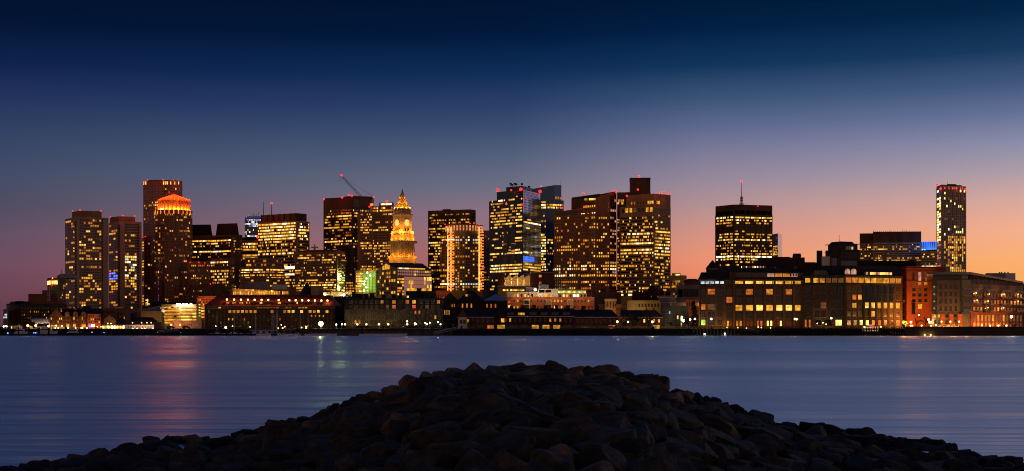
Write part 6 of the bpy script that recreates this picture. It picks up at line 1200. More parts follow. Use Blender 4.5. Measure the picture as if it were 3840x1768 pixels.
# ---- modern condominium
b = Bld('glass_corner_condominium', 'modern apartment block with an overhanging roof, glass corner and lit balconies, far right', 'building', [(3494, 668), (3608, 664), (3640, 668), (3836, 716)], 1046, 30, 'grey_panel', roof=None)
A_, B_, C_, D2_ = b.f
mb = MB(); rp_ = [(X(3474, 664), 664), (X(3610, 659), 659), (X(3642, 662), 662), (X(3838, 712), 712), (X(3838, 750), 750), (X(3474, 700), 700)]
mb.mesh([(x_, y_, zz) for (x_, y_), zz in zip(rp_, (Z(1029, 664), Z(1029, 659), Z(1029, 662), Z(1064, 712), Z(1064, 712), Z(1029, 664)))] + [(x_, y_, zz + 1.1) for (x_, y_), zz in zip(rp_, (Z(1029, 664), Z(1029, 659), Z(1029, 662), Z(1064, 712), Z(1064, 712), Z(1029, 664)))], [(5, 4, 3, 2, 1, 0), (6, 7, 8, 9, 10, 11)] + [(i, (i + 1) % 6, 6 + (i + 1) % 6, 6 + i) for i in range(6)], 'panel_metal'); build_in(mb, 'roof', b.root)
b.prism('upper_storey', [(3500, 669), (3608, 665.5), (3640, 669.5)], 26, 1031, 1047, 'glass_grey'); mb = MB(); q0, q1 = C_, D2_; u_ = (q1 - q0).normalized(); n_ = Vector((u_.y, -u_.x, 0))
v0 = q0 + Vector((0, 0, Z(1047, 668))) + n_ * -.4; v1 = q1 + Vector((0, 0, Z(1047, 668))) + n_ * -.4; t0 = q0 + Vector((0, 0, Z(1031, 668))) - n_ * .4; t1 = q1 + Vector((0, 0, Z(1066, 716))) - n_ * .4
mb.mesh([v0, v1, t1, t0, v0 + Vector((0, 24, 0)), v1 + Vector((0, 24, 0)), t1 + Vector((0, 24, 0)), t0 + Vector((0, 24, 0))], [(0, 1, 2, 3), (1, 5, 6, 2), (5, 4, 7, 6), (4, 0, 3, 7)], 'brick'); build_in(mb, 'upper_wall', b.root)
mb = MB()
for k in range(13): f_ = (k + .5) / 13; c = q0.lerp(q1, f_); zt = Z(1033, 668) + (Z(1067, 716) - Z(1033, 668)) * f_; mb.obox((c.x, c.y - .2, (zt + Z(1060, 690)) / 2), u_, n_, .3, .3, zt - Z(1060, 690) + 2, 'grey_panel')
build_in(mb, 'strut_row', b.root)
b.prism('cladding', [(3640.2, 667.8), (3836.2, 715.8)], .4, 1064, 1170, 'granite_tan'); b.prism('brick_base', [(3640.2, 667.6), (3836.2, 715.6)], .4, 1100, 1238, 'brick_red')
b.prism('glass_corner', [(3494.2, 667.6), (3512, 667.0)], .3, 1050, 1178, 'glass_green'); b.prism('glass_corner', [(3602, 663.6), (3608.2, 663.4), (3640.2, 667.4)], .3, 1050, 1178, 'glass_green')
for r_, py_ in enumerate((1077, 1104, 1131, 1158)):
    b.windows(0, 3518, 3594, py_ - 10, py_ + 10, 4, 1, .55, .85, DIM, .03, frame=(1, 2), dark='glass_grey', swing=0)
b.prism('frame_panel', [(3513, 666.6), (3600, 663.5)], .3, 1052, 1066, 'grey_panel'); pm = MB()
for q_ in (3515, 3537, 3557, 3577, 3598): pp = b.at(0, q_); pm.obox((pp.x, pp.y - .15, (Z(1066, 666) + Z(1176, 666)) / 2), (1, 0, 0), (0, 1, 0), .5, .3, Z(1066, 666) - Z(1176, 666), 'grey_panel')
build_in(pm, 'pier_row', b.root)
for q_, w_ in ((3535, 16), (3568, 15), (3600, 16)): b.prism('brick_pier', [(q_ - w_ / 2, 665.6 - (q_ - 3494) * .03), (q_ + w_ / 2, 665.4 - (q_ - 3494) * .03)], .5, 1178, 1238, 'brick_red')
b.windows(0, 3498, 3606, 1180, 1192, 7, 1, .6, .9, ['dimw', 'gold'], .35, dark='glass'); b.windows(0, 3498, 3606, 1200, 1228, 7, 1, .4, .9, ['warm', 'dimw'], .4, dark='glass')
b.f = [A_, B_, C_ + Vector((0, -.46, 0)), D2_ + Vector((0, -.46, 0))]
bal = []
for py_ in (1085, 1112, 1139, 1165): bal += [(0, 3494, 3512, py_), (1, 3604, 3640, py_), (2, 3642, 3672, py_)]
for py_ in (1116, 1142, 1167): bal += [(2, 3685, 3722, py_), (2, 3746, 3782, py_), (2, 3802, 3832, py_)]
bal += [(2, 3685, 3722, 1089), (2, 3746, 3782, 1092), (2, 3804, 3832, 1094)]
for fi_, a0, a1, py_ in bal:   # balconies: slab, railing, lamp
    a_, c_, u2, n2 = b.face(fi_); q0, q1 = b.at(fi_, a0), b.at(fi_, a1); mid = (q0 + q1) / 2; L_ = (q1 - q0).length; z_ = Z(py_ + 6, mid.y); mb = MB()
    mb.obox((mid.x + n2.x * .9, mid.y + n2.y * .9, z_), u2, n2, L_, 1.6, .22, 'grey_panel'); mb.obox((mid.x + n2.x * 1.65, mid.y + n2.y * 1.65, z_ + 1.15), u2, n2, L_, .08, .1, 'steel'); mb.obox((mid.x + n2.x * 1.65, mid.y + n2.y * 1.65, z_ + .6), u2, n2, L_, .05, .06, 'steel')
    for k in range(max(3, int(L_ / .35))): c = q0.lerp(q1, (k + .5) / max(3, int(L_ / .35))) + n2 * 1.65; mb.obox((c.x, c.y, z_ + .6), u2, n2, .07, .05, 1.1, 'steel')
    bo = build_in(mb, 'balcony', b.root)
    if fi_ == 2 and b.rng.random() < .85 and py_ > 1100:
        mb = MB(); c = mid + n2 * .5 + Vector((0, 0, z_ + 2.6)) + u2 * b.rng.uniform(-1.5, 1.5); mb.ball(c, .26, 'em_amber', 8, 5); build_in(mb, 'balcony_lamp', bo); light('POINT', c + n2 * .5 - Vector((0, 0, .4)), 90, (1, .6, .2), b.root, .2)
    elif fi_ == 0: light('POINT', mid + n2 * .7 + Vector((0, 0, z_ + 2.0)), 60, (1, .6, .15), b.root, .2)
for py_ in (1112, 1139, 1165):
    b.windows(2, 3646, 3834, py_ - 13, py_ + 4, 15, 1, .5, .8, ['warm', 'dimw', 'gold', 'orange'], .4, frame=FR, dark='glass')
b.windows(2, 3646, 3834, 1182, 1206, 14, 1, .5, .95, ['dimw', 'gold', 'warm', 'gold'], .55, frame=FR, dark='glass'); b.windows(2, 3646, 3834, 1210, 1230, 14, 1, .5, .9, ['dimw', 'warm'], .3, dark='cream_paint')
b.box('rooftop_plant', 3698, 3771, 720, 14, 1025, 1075, 'concrete_grey'); b.box('rooftop_plant', 3771, 3808, 722, 12, 1025, 1075, 'white_paint'); 
for q_ in (3748, 3756, 3768, 3780): mb = MB(); mb.ball(P(q_, 1023.5, 726), .45, 'dark_metal', 8, 5); build_in(mb, 'roof_fan', b.root)
for k in range(9): light('POINT', P(3505 + k * 40, 1219, 655 + max(0, k - 3) * 7), 2200, (1, .32, .05), b.root, .5)
b.done()
for q_, py_, D3, lab in ((3834, 1070, 742, 'edge of a brown block cut off by the right edge of the frame'),):
    b = simple('end_block', lab, q_, 3870, D3, 20, py_, 'granite_tan'); b.windows(0, 3836, 3868, 1076, 1200, 4, 8, .5, .6, ['gold', 'warm', 'dimw'], .3); b.done()
# side balconies of the red block end bay
# ================================================================== TREES
def treemesh(seed, h, leaf, dens, spread):
    rg = random.Random(seed); mb = MB(); lf = MB(); tips = []
    def limb(p, d, ln, r, lv):
        q = p + d * ln; mb.tube(p, q, r, r * .62, 'bark', 6 if lv < 2 else 4)
        if lv >= 3: tips.append((p, q)); return
        for k in range(rg.choice((3, 4)) if lv else 5):
            a = rg.uniform(0, 6.28); tilt = rg.uniform(.35, .95) * spread; o = d.orthogonal().normalized(); w = d.cross(o)
            nd = (d * math.cos(tilt) + (o * math.cos(a) + w * math.sin(a)) * math.sin(tilt) + Vector((0, 0, .12))).normalized()
            limb(p + d * ln * rg.uniform(.65, 1), nd, ln * rg.uniform(.55, .8), r * .55, lv + 1)
        if lv: tips.append((p.lerp(q, .5), q))
    limb(Vector((0, 0, -.2)), Vector((rg.uniform(-.06, .06), rg.uniform(-.06, .06), 1)).normalized(), h * .36, h * .028, 0)
    for a, c in tips:
        for _ in range(dens):
            p = a.lerp(c, rg.random()) + Vector((rg.gauss(0, .3), rg.gauss(0, .3), rg.gauss(0, .25))) * h * .06; s = rg.uniform(.10, .24) * h / 8
            n = Vector((rg.gauss(0, 1), rg.gauss(0, 1), rg.gauss(0, 1))).normalized(); o = n.orthogonal().normalized() * s; w = n.cross(o).normalized() * s * .7
            lf.poly([p - o, p + w, p + o, p - w], leaf)
    return mb, lf
def firmesh(seed, h):
    rg = random.Random(seed); mb = MB(); lf = MB(); mb.tube((0, 0, -.2), (0, 0, h * .97), h * .022, .03, 'bark', 7)
    for k in range(26):
        f = .12 + .86 * k / 26; z = h * f; L_ = h * .26 * (1 - f) ** .8 + .2
        for j in range(9):
            a = rg.uniform(0, 6.28); d = Vector((math.cos(a), math.sin(a), -.28 + .2 * f)); q = Vector((0, 0, z)) + d * L_ * rg.uniform(.6, 1.1); mb.tube((0, 0, z), q, .035, .015, 'bark', 3)
            for _ in range(7):
                t = rg.uniform(.15, 1); p = Vector((0, 0, z)).lerp(q, t) + Vector((rg.gauss(0, .12), rg.gauss(0, .12), rg.gauss(0, .08))); s = rg.uniform(.12, .28); n = Vector((rg.gauss(0, .6), rg.gauss(0, .6), 1)).normalized(); o = n.orthogonal().normalized() * s; w = n.cross(o) * .6
                lf.poly([p - o, p + w, p + o, p - w], 'evergreen')
    return mb, lf
TREES = {'bare': [treemesh(i, 8, 'leaf_brown', 2, 1.0) for i in (3, 5, 9)], 'leafy': [treemesh(i, 8, 'leaf_dark', 9, 1.05) for i in (21, 22)], 'fir': [firmesh(i, 8) for i in (31, 32)]}
TD = {k: [(a.data('trunk'), c.data('crown')) for a, c in v] for k, v in TREES.items()}
rt = random.Random(5)
def tree(px, pyT, D, kind, label, wide=1.0, group=None):
    h = Z(pyT, D) - GZ; o = empty({'bare': 'bare_tree', 'leafy': 'leafy_tree', 'fir': 'fir_tree'}[kind], (X(px, D), D, GZ), label, 'tree', group); o.rotation_euler = (0, 0, rt.uniform(0, 6.28)); s = h / 8.6
    o.scale = (s * wide, s * wide, s)
    for me, nm in zip(rt.choice(TD[kind]), ('trunk', 'crown')):
        c = bpy.data.objects.new(nm, me); COL.objects.link(c); c.parent = o
for a in ((1470, 1190, 694, 'bare', 'bare street tree before the granite mansard block, near the parked cars'), (1512, 1182, 696, 'bare', 'bare tree right of the tall white post lamp on the granite block front'), (1575, 1196, 694, 'bare', 'low bare tree lit by the cluster of lamps'),
          (1612, 1186, 692, 'bare', 'bare pale tree at the right end of the mansard granite block'), (1646, 1176, 694, 'bare', 'russet bare tree in front of the slit windowed gable'), (1672, 1180, 698, 'leafy', 'dark round bushy tree below the slit windowed gable', 1.3), (1700, 1184, 700, 'leafy', 'black bushy tree beside the white gabled cottage', 1.4),
          (1765, 1190, 680, 'leafy', 'yellow-lit leafy tree in front of the plain end of the row houses', 1.3), (2330, 1160, 684, 'bare', 'large russet bare tree beside the end of the brick range', 1.2), (2362, 1148, 686, 'leafy', 'tall dark tree between two white globe lamps', .9), (2385, 1160, 690, 'leafy', 'broad dark tree right of the second globe lamp', 1.1),
          (2434, 1128, 692, 'bare', 'tall wide bare tree over the skylight roofed range', 1.25), (2444, 1188, 676, 'leafy', 'green lit shrubby tree around the quay lamp', 1.3), (2514, 1196, 690, 'leafy', 'small dark tree before the rough granite house', 1.0), (2578, 1180, 690, 'leafy', 'dark tree beside the glaring wall lamp', 1.1), (2602, 1118, 694, 'fir', 'tall dark fir beside the turret block', .95),
          (2618, 1180, 690, 'leafy', 'dense dark tree hugging the corner of the turret block', .9), (3436, 1172, 682, 'bare', 'bare tree silhouetted on the floodlit red brick wall', 1.1), (3470, 1176, 682, 'bare', 'second bare tree on the red brick wall, nearer the condominium', 1.0), (3784, 1186, 672, 'bare', 'bare tree glowing round the promenade lamp at far right', 1.0), (3765, 1210, 672, 'leafy', 'low clipped evergreen shrub below the far right lamp', 1.8), (3806, 1208, 674, 'leafy', 'rounded bush at the far right end of the promenade', 1.7),
          (1010, 1216, 690, 'bare', 'small bare tree before the red-roofed warehouse'), (2270, 1192, 690, 'bare', 'thin bare tree in front of the brick range windows', .8)):
    tree(*a)
# tree wrapped in lights
o = empty('lit_tree', (X(3396, 676), 676, GZ), 'small tree wrapped in glowing yellow lights beside the red brick block', 'tree')
a, c = treemesh(44, 5.6, 'leaf_dark', 1, .95); mb = MB(); rg = random.Random(4)
tr_ = bpy.data.objects.new('trunk', a.data('trunk')); COL.objects.link(tr_); tr_.parent = o
cr_ = bpy.data.objects.new('crown', c.data('crown')); COL.objects.link(cr_); cr_.parent = o
for i in range(0, len(c.v), 4): p = c.v[i]; mb.obox(p, (1, 0, 0), (0, 1, 0), .2, .2, .2, 'treelight')
for k in range(30): mb.obox((rg.uniform(-.22, .22), -.2, .3 + k * .07), (1, 0, 0), (0, 1, 0), .14, .14, .1, 'treelight')
lo = bpy.data.objects.new('string_lights', mb.data('string_lights')); COL.objects.link(lo); lo.parent = o; lo['kind'] = 'stuff'; light('POINT', P(3396, 1196, 672), 900, (1, .72, .08), o, 1.0)
# ================================================================== LAMPS
G = {}
def lamps(pts, D, label, group, **k):
    for px, py in pts: lamp(px, py, D, label=label, group=group, **k)
lamps(((14, 1225), (24, 1224)), 672, 'white globe lamp of the pair at the far left landing', 'pair of lamps at the far left landing', em='em_white', col=(1, .85, .6), pw=350)
lamps(((104, 1222), (134, 1222), (182, 1224)), 676, 'glaring amber post lamp on the left landing around the small gate house', 'amber lamps around the gate house', pw=700, r=.6)
lamps(((211, 1222), (232, 1224)), 682, 'small white post lamp against the brick end gable', 'white lamps before the brick gable', em='em_white', pw=250, r=.35)
lamps(((208, 1231), (219, 1231), (255, 1231), (283, 1231), (309, 1231)), 704, 'glowing amber wall lamp along the arcade of the gabled brick building', 'arcade lamps of the gabled brick building', pw=260, post=False, name='wall_lamp')
lamps(((365, 1226), (379, 1226), (404, 1214), (416, 1214)), 684, 'small warm lamp by the wooden pavilion terrace', 'lamps of the pavilion terrace', pw=120, r=.3)
lamps(((846, 1229),), 690, 'bright white post lamp before the left part of the red-roofed warehouse', None, em='em_white', col=(1, .85, .6), pw=500, r=.55)
lamps(((809, 1224), (872, 1224), (1068, 1226), (1147, 1225), (938, 1227)), 712, 'small yellow downlight on the dark wall of the red-roofed warehouse', 'yellow wall lamps of the warehouse', em='em_amber', col=(1, .8, .2), pw=320, r=.3, post=False, name='wall_lamp')
lamps(((1043, 1232), (1060, 1231), (1148, 1231), (1131, 1229)), 684, 'small warm lamp low on the marina edge before the warehouse', 'low marina lamps', pw=160, r=.34)
lamps(((1203, 1215),), 676, 'blindingly bright greenish white floodlight on a pole by the marina', None, em='em_green', col=(.85, 1, .5), pw=5200, r=1.25)
lamps(((1261, 1218), (1282, 1217)), 680, 'cold white post lamp of the pair left of the mansard granite block', 'pair of white lamps by the granite block', em='em_white', col=(1, .9, .75), pw=420)
lamps(((1294, 1217), (1340, 1217), (1374, 1217), (1421, 1217), (1456, 1217)), 709, 'amber wall lamp on the ground floor of the mansard granite block', 'wall lamps of the mansard granite block', col=(1, .55, .2), pw=520, r=.5, post=False, name='wall_lamp')
lamps(((1527, 1206),), 688, 'tall white post lamp in front of the granite block, highest of its row', None, em='em_white', col=(1, .9, .7), pw=520)
lamps(((1527, 1217), (1556, 1214), (1560, 1216)), 700, 'warm glaring lamp on the right part of the granite block front', 'warm lamps right on the granite block', col=(1, .7, .35), pw=620, r=.5)
lamps(((1595, 1212), (1601, 1216), (1612, 1211), (1642, 1209), (1652, 1217)), 686, 'small white lamp among the bare trees right of the granite block', 'white lamps among the bare trees', em='em_white', col=(1, .85, .6), pw=260, r=.34)
lamps(((2315, 1207),), 680, 'bright globe lamp at the right end of the brick range', None, em='em_amber', col=(1, .72, .38), pw=900, r=.58)
lamps(((2355, 1208),), 680, 'smaller white globe lamp among dark trees right of the brick range', None, em='em_white', pw=400)
lamps(((2446, 1208),), 655, 'yellow lamp on a tall dark post at the quay edge, glowing in green leaves', None, em='em_amber', col=(1, .8, .3), pw=900, r=.6)
lamps(((2564, 1204),), 700, 'glaring white wall lamp on the corner of the rough granite house', None, em='em_white', col=(1, .85, .55), pw=2200, r=.8, post=False, name='wall_lamp')
lamps(((2588, 1199), (2606, 1197)), 684, 'white globe lamp of the pair left of the turret block', 'pair of lamps left of the turret block', em='em_white', col=(1, .85, .6), pw=520, r=.5)
lamps(((2667, 1197),), 676, 'single white globe lamp before the turret corner', None, em='em_white', col=(1, .82, .5), pw=260, r=.52)
lamps(((2727, 1229), (2767, 1229), (2843, 1228), (2855, 1229), (2889, 1230), (2800, 1231)), 678, 'low warm bollard light along the foot of the turret block', 'bollard lights of the turret block', em='em_amber', pw=60, r=.36, name='bollard_light')
lamps(((2981, 1197), (2987, 1198)), 674, 'amber globe of the touching lamp pair between the two large waterfront blocks', 'touching lamp pair', col=(1, .7, .3), pw=220, r=.55)
lamps(((3117, 1194),), 676, 'single white globe lamp before the brick panel of the mansard block', None, em='em_white', col=(1, .8, .5), pw=160, r=.52)
lamps(((3065, 1214), (3086, 1211), (3098, 1217)), 682, 'small warm lamp in the open ground floor of the mansard block', 'lamps in the open ground floor', em='em_amber', pw=200, r=.32, post=False, name='wall_lamp')
lamps(((3416, 1209), (3482, 1199), (3486, 1209), (3491, 1209)), 668, 'glaring amber globe lamp on the promenade before the red brick block', 'amber lamps before the red brick block', col=(1, .62, .25), pw=700, r=.6)
lamps(((3415, 1222), (3421, 1222), (3456, 1222), (3491, 1222), (3510, 1221)), 662, 'low warm lamp along the promenade railing below the red brick block', 'low lamps of the promenade', pw=160, r=.4)
lamps(((3446, 1182),), 700, 'small white lamp high on the red brick wall', None, em='em_white', pw=120, r=.3, post=False, name='wall_lamp')
lamps(((3531, 1207), (3564, 1207), (3597, 1207)), 655, 'round terrace lamp of the row of three before the condominium corner', 'three terrace lamps', col=(1, .55, .2), pw=420, r=.42)
lamps(((3682, 1221), (3713, 1222), (3744, 1222), (3774, 1222)), 656, 'low amber lamp of the evenly spaced row along the far right promenade', 'evenly spaced promenade lamps', pw=300, r=.46)
lamps(((3793, 1189),), 664, 'big bright lamp on the tall post at the far right of the promenade', None, em='em_white', col=(1, .8, .5), pw=1200, r=.7)
lamps(((29, 1250), (34, 1250), (54, 1250), (88, 1249), (110, 1249), (127, 1249), (134, 1249), (142, 1249), (170, 1248), (192, 1249), (200, 1249), (254, 1249), (345, 1247), (390, 1249), (396, 1251), (677, 1249)), 658, 'small blue light on a power pedestal along the left floating docks', 'blue pedestal lights of the left docks', em='em_blue', pw=0, r=.3, post=False, name='dock_light')
lamps(((588, 1249), (1055, 1219)), 657, 'tiny white light low over the dark water by the sheds', 'tiny white lights over the water', em='em_white', pw=0, r=.25, post=False, name='dock_light')
lamps(((2642, 1259 - 6), (2718, 1252)), 647, 'white light under the dark quay of the turret block', 'lights under the quay', em='em_white', col=(1, .9, .8), pw=500, r=.36, post=False, name='dock_light')
for px in (3468, 3490): lamp(px, 1257, 648, em='em_amber', pw=160, r=.3, post=False, name='dock_light', label='amber light under the far right promenade wall', group='amber lights under the promenade')
# ================================================================== QUAYS, DOCKS, PILES
def wall(name, label, p0, p1, D, th, pyT, mat, cat='sea wall'):
    mb = MB(); z1 = Z(pyT, D); mb.box(X(p0, D), X(p1, D), D, D + th, -2.5, z1, mat); mb.box(X(p0, D) - .1, X(p1, D) + .1, D - .25, D + th, z1 + .003, z1 + .35, 'stone_dark' if mat != 'pier_black' else 'pier_black'); o = mb.build(name, None, ((X(p0, D) + X(p1, D)) / 2, D, 0)); return tag(o, label, cat)
wall('sea_wall', 'long plain promenade sea wall at the far right with a pale coping', 3394, 4100, 648.2, 1.6, 1229, 'stone_dark')
wall('sea_wall', 'black timber quay front below the row houses', 1700, 2562, 648.4, 1.4, 1240, 'pier_black'); wall('sea_wall', 'dark quay front below the turret block and mansard block', 2566, 3392, 658.2, 1.5, 1236, 'pier_black'); wall('sea_wall', 'low dark quay front along the left waterfront', -200, 1128, 658.4, 1.4, 1240, 'pier_black')
wall('sea_wall', 'dark stone quay front before the granite block', 1132, 1698, 648.6, 1.2, 1243, 'granite_grey')
def dock(label, p0, p1, D, w, z=.7):
    mb = MB(); mb.box(X(p0, D), X(p1, D), D, D + w, .05, z, 'pier_black'); mb.box(X(p0, D), X(p1, D), D - .1, D + w + .1, z + .003, z + .12, 'wood'); o = mb.build('floating_dock', None, (X((p0 + p1) / 2, D), D, 0)); tag(o, label, 'dock')
dock('long floating dock at the far left below the blue lights', -40, 250, 652, 2.5); dock('black floating dock before the pavilion and the white terminal', 250, 600, 652, 3, 1.3); dock('dark dock before the parking garage', 600, 770, 654, 3, 1.4); dock('marina dock before the red-roofed warehouse', 770, 1130, 653, 2.5, .8); dock('slim floating dock by the quay lamp', 2450, 2600, 645.5, 1.6, .6); dock('floating dock below the turret block', 2640, 2900, 651, 2, .6); dock('work float below the mansard block', 3020, 3390, 652, 3, 1.2)
pile = MB(); pile.tube((0, 0, -2), (0, 0, 4.6), .28, .26, 'pier_black', 8); pile.tube((0, 0, 4.6), (0, 0, 4.8), .30, .12, 'steel', 8); PM = pile.data('mooring_pile')
def piles(pxs, D, top, label, group):
    for q in pxs:
        o = bpy.data.objects.new('mooring_pile', PM); COL.objects.link(o); o.location = (X(q, D), D, 0); o.scale = (rt.uniform(1.0, 1.6),) * 2 + ((Z(top + rt.uniform(-2, 3), D)) / 4.8,); tag(o, label, 'piling', group)
piles((35, 36.5, 69, 107, 109, 145, 147, 182, 184, 222, 246, 248, 300, 330, 360), 651, 1228, 'dark mooring pile standing among the yachts at the left docks', 'mooring piles of the left docks')
piles(range(400, 760, 17), 651.5, 1243, 'short black pile under the dark dock before the pavilion and sheds', 'piles before the sheds')
piles(range(780, 1130, 23), 651.5, 1240, 'thin dark pile in the marina before the red-roofed warehouse', 'marina piles')
piles((2444, 2448, 2452), 646, 1226, 'thick dark pile of the cluster under the quay lamp', 'cluster under the quay lamp')
piles([2600 + k * 13 for k in range(30)], 650, 1236, 'black wharf pile below the turret block', 'wharf piles below the turret block')
piles([2898 + k * 9.5 for k in range(52)], 649.5, 1227, 'tall black wharf pile below the mansard block', 'wharf piles below the mansard block')
piles([2548, 2556, 2563], 646, 1246, 'short pale pile top on the slim dock by the quay lamp', 'pale pile tops')
def fence(label, p0, p1, D, zt, n, mat='white_paint', rails=2):
    z0 = GZ + .003; h = zt; o = empty('railing', (X((p0 + p1) / 2, D), D, GZ), label, 'railing'); mb = MB()
    for k in range(rails): z = z0 + h * (k + 1) / rails; mb.box(X(p0, D), X(p1, D), D, D + .08, z - .08, z + .06, mat)
    build_in(mb, 'rail', o); mb = MB()
    for i in range(n + 1): x_ = X(p0, D) + (X(p1, D) - X(p0, D)) * i / n; mb.box(x_ - .09, x_ + .09, D - .05, D + .13, z0, z0 + h + .1, mat)
    build_in(mb, 'post_row', o)
fence('pale timber railing before the dark row houses', 1870, 2155, 672, 1.3, 70, 'concrete_grey'); fence('white post and rail fence along the parked cars', 2155, 2600, 662, 1.1, 19, 'concrete_tan'); fence('pale railing along the foot of the turret block', 2622, 3020, 668, 1.2, 60, 'tan_panel'); fence('railing of the far right promenade', 3396, 3836, 652, 1.1, 70, 'granite_tan'); fence('dark railing in front of the granite mansard block', 1296, 1660, 664, 1.1, 50, 'dark_metal')
def gangway(label, a, b_):
    o = empty('gangway', a, label, 'gangway'); a = Vector(a); b_ = Vector(b_); mb = MB(); t_ = Vector((0, .7, 0)); up = Vector((0, 0, 1.15)); n = 14
    mb.mesh([a - t_, b_ - t_, b_ + t_, a + t_], [(0, 1, 2, 3), (3, 2, 1, 0)], 'steel'); build_in(mb, 'deck', o)
    for s in (-1, 1):
        mb = MB(); mb.tube(a + t_ * s, b_ + t_ * s, .09, .09, 'steel', 5); mb.tube(a + t_ * s + up, b_ + t_ * s + up, .09, .09, 'white_paint', 5)
        for k in range(n): f0, f1 = k / n, (k + 1) / n; p, q = (a.lerp(b_, f0) + t_ * s), (a.lerp(b_, f1) + t_ * s); mb.tube(p if k % 2 else p + up, q + up if k % 2 else q, .05, .05, 'steel', 4)
        build_in(mb, 'side_truss', o)
gangway('pale truss gangway sloping from the row house quay down to the water', P(1718, 1234, 647), P(1626, 1255, 644)); gangway('wooden ramp sloping down to the dock before the parking garage', P(668, 1240, 655), P(590, 1251, 653)); gangway('brown ramp in the marina before the red-roofed warehouse', P(1110, 1241, 656), P(1055, 1250, 653)); gangway('truss gangway to the float below the turret block', P(2795, 1238, 655), P(2850, 1250, 652))
light('POINT', P(1665, 1244, 640), 120, (.9, 1, .5), None, .4) if False else None
# ================================================================== BOATS
def hull(mb, cx, cy, L_, B_, H, mat, bow=.35, z0=-.25):
    n = 10; secs = []
    for i in range(n + 1):
        t = i / n; w = B_ / 2 * (1 if t < 1 - bow else max(.02, math.cos((t - (1 - bow)) / bow * math.pi / 2))) * (.82 + .18 * min(1, t * 4)); sh_ = H * (1 + .28 * t * t)
        x_ = cx - L_ / 2 + L_ * t; secs.append([(x_ - (.5 if t > .9 else 0), cy - w * .6, z0), (x_, cy - w, sh_), (x_, cy + w, sh_), (x_ - (.5 if t > .9 else 0), cy + w * .6, z0)])
    vs = [p for s in secs for p in s]; fs = []
    for i in range(n):
        a = i * 4
        for k in range(3): fs.append((a + k, a + 4 + k, a + 5 + k, a + 1 + k))
        fs.append((a + 3, a + 7, a + 4, a))
    fs += [(3, 2, 1, 0), (n * 4, n * 4 + 1, n * 4 + 2, n * 4 + 3)]; mb.mesh(vs, fs, mat)
def yacht(label, p0, p1, D, H=1.7, group=None):
    x0, x1 = X(p0, D), X(p1, D); L_ = x1 - x0; cx = (x0 + x1) / 2; o = empty('motor_yacht', (cx, D, 0), label, 'yacht', group); mb = MB(); hull(mb, cx, D, L_, L_ * .3, H, 'gelcoat'); build_in(mb, 'hull', o)
    def cab(nm, a, b_, z0, z1, w, m='gelcoat', par=None):
        mb = MB(); q = [(cx + a * L_, D - w), (cx + b_ * L_, D - w), (cx + b_ * L_, D + w), (cx + a * L_, D + w)]; c_ = (cx + (a + b_) / 2 * L_, D); mb.prism(q, z0, z1, m, [(c_[0] + (p[0] - c_[0]) * .86, c_[1] + (p[1] - c_[1]) * .9) for p in q]); return build_in(mb, nm, o)
    cab('cabin', -.38, .22, H, H + 1.7, L_ * .12); cab('window_band', -.36, .21, H + .7, H + 1.25, L_ * .128, 'glass'); cab('flybridge', -.3, .05, H + 1.7, H + 2.5, L_ * .1)
    mb = MB(); mb.tube((cx - .12 * L_, D, H + 2.4), (cx - .2 * L_, D, H + 4.6), .12, .06, 'gelcoat', 6); mb.box(cx - .24 * L_, cx - .1 * L_, D - .5, D + .5, H + 3.4, H + 3.5, 'gelcoat'); build_in(mb, 'radar_arch', o)
yacht('white motor yacht with a flybridge at the far left dock, left of the canopy', 54, 106, 656); yacht('largest white motor yacht under covers, before the amber lamps', 140, 217, 656, 2.0); yacht('white motor yacht before the brick gable arcade', 252, 306, 656, 1.6)
def sloop(label, px, D, L_, pyM, lean=0, group=None):
    cx = X(px, D); o = empty('sailboat', (cx, D, 0), label, 'sailboat', group); mb = MB(); hull(mb, cx, D, L_, L_ * .3, 1.1, 'gelcoat'); build_in(mb, 'hull', o); mb = MB(); mb.box(cx - L_ * .2, cx + L_ * .15, D - .9, D + .9, 1.1, 1.7, 'gelcoat'); build_in(mb, 'cabin', o)
    mb = MB(); mb.tube((cx, D, 1.1), (cx + lean, D, Z(pyM, D)), .13, .08, 'white_paint', 6); mb.tube((cx, D, 2.2), (cx - L_ * .42, D, 2.3), .2, .16, 'blue_canvas', 6); mb.tube((cx - .8, D, Z(pyM + 24, D)), (cx + .8, D, Z(pyM + 24, D)), .05, .05, 'white_paint', 4); build_in(mb, 'mast', o)
for px, pm_, lab in ((814, 1168, 'sailboat with a thin bare mast at the left end of the marina'), (878, 1168, 'sailboat with a bare mast near the bright white post lamp'), (957, 1172, 'sailboat with a tall mast left of the blue-roofed barge mast cluster'), (1020, 1176, 'leftmost sailboat of the close mast cluster, rising from the barge'), (1027, 1164, 'sailboat with the tallest pale mast of the close mast cluster'), (1036, 1172, 'sailboat with the pinkish mast in the middle of the mast cluster'), (1041, 1164, 'rightmost sailboat of the close mast cluster'), (1128, 1176, 'sailboat with a faint mast left of the glaring floodlight'), (1158, 1178, 'sailboat just left of the glaring floodlight')):
    sloop(lab, px, 655.5, 9, pm_)
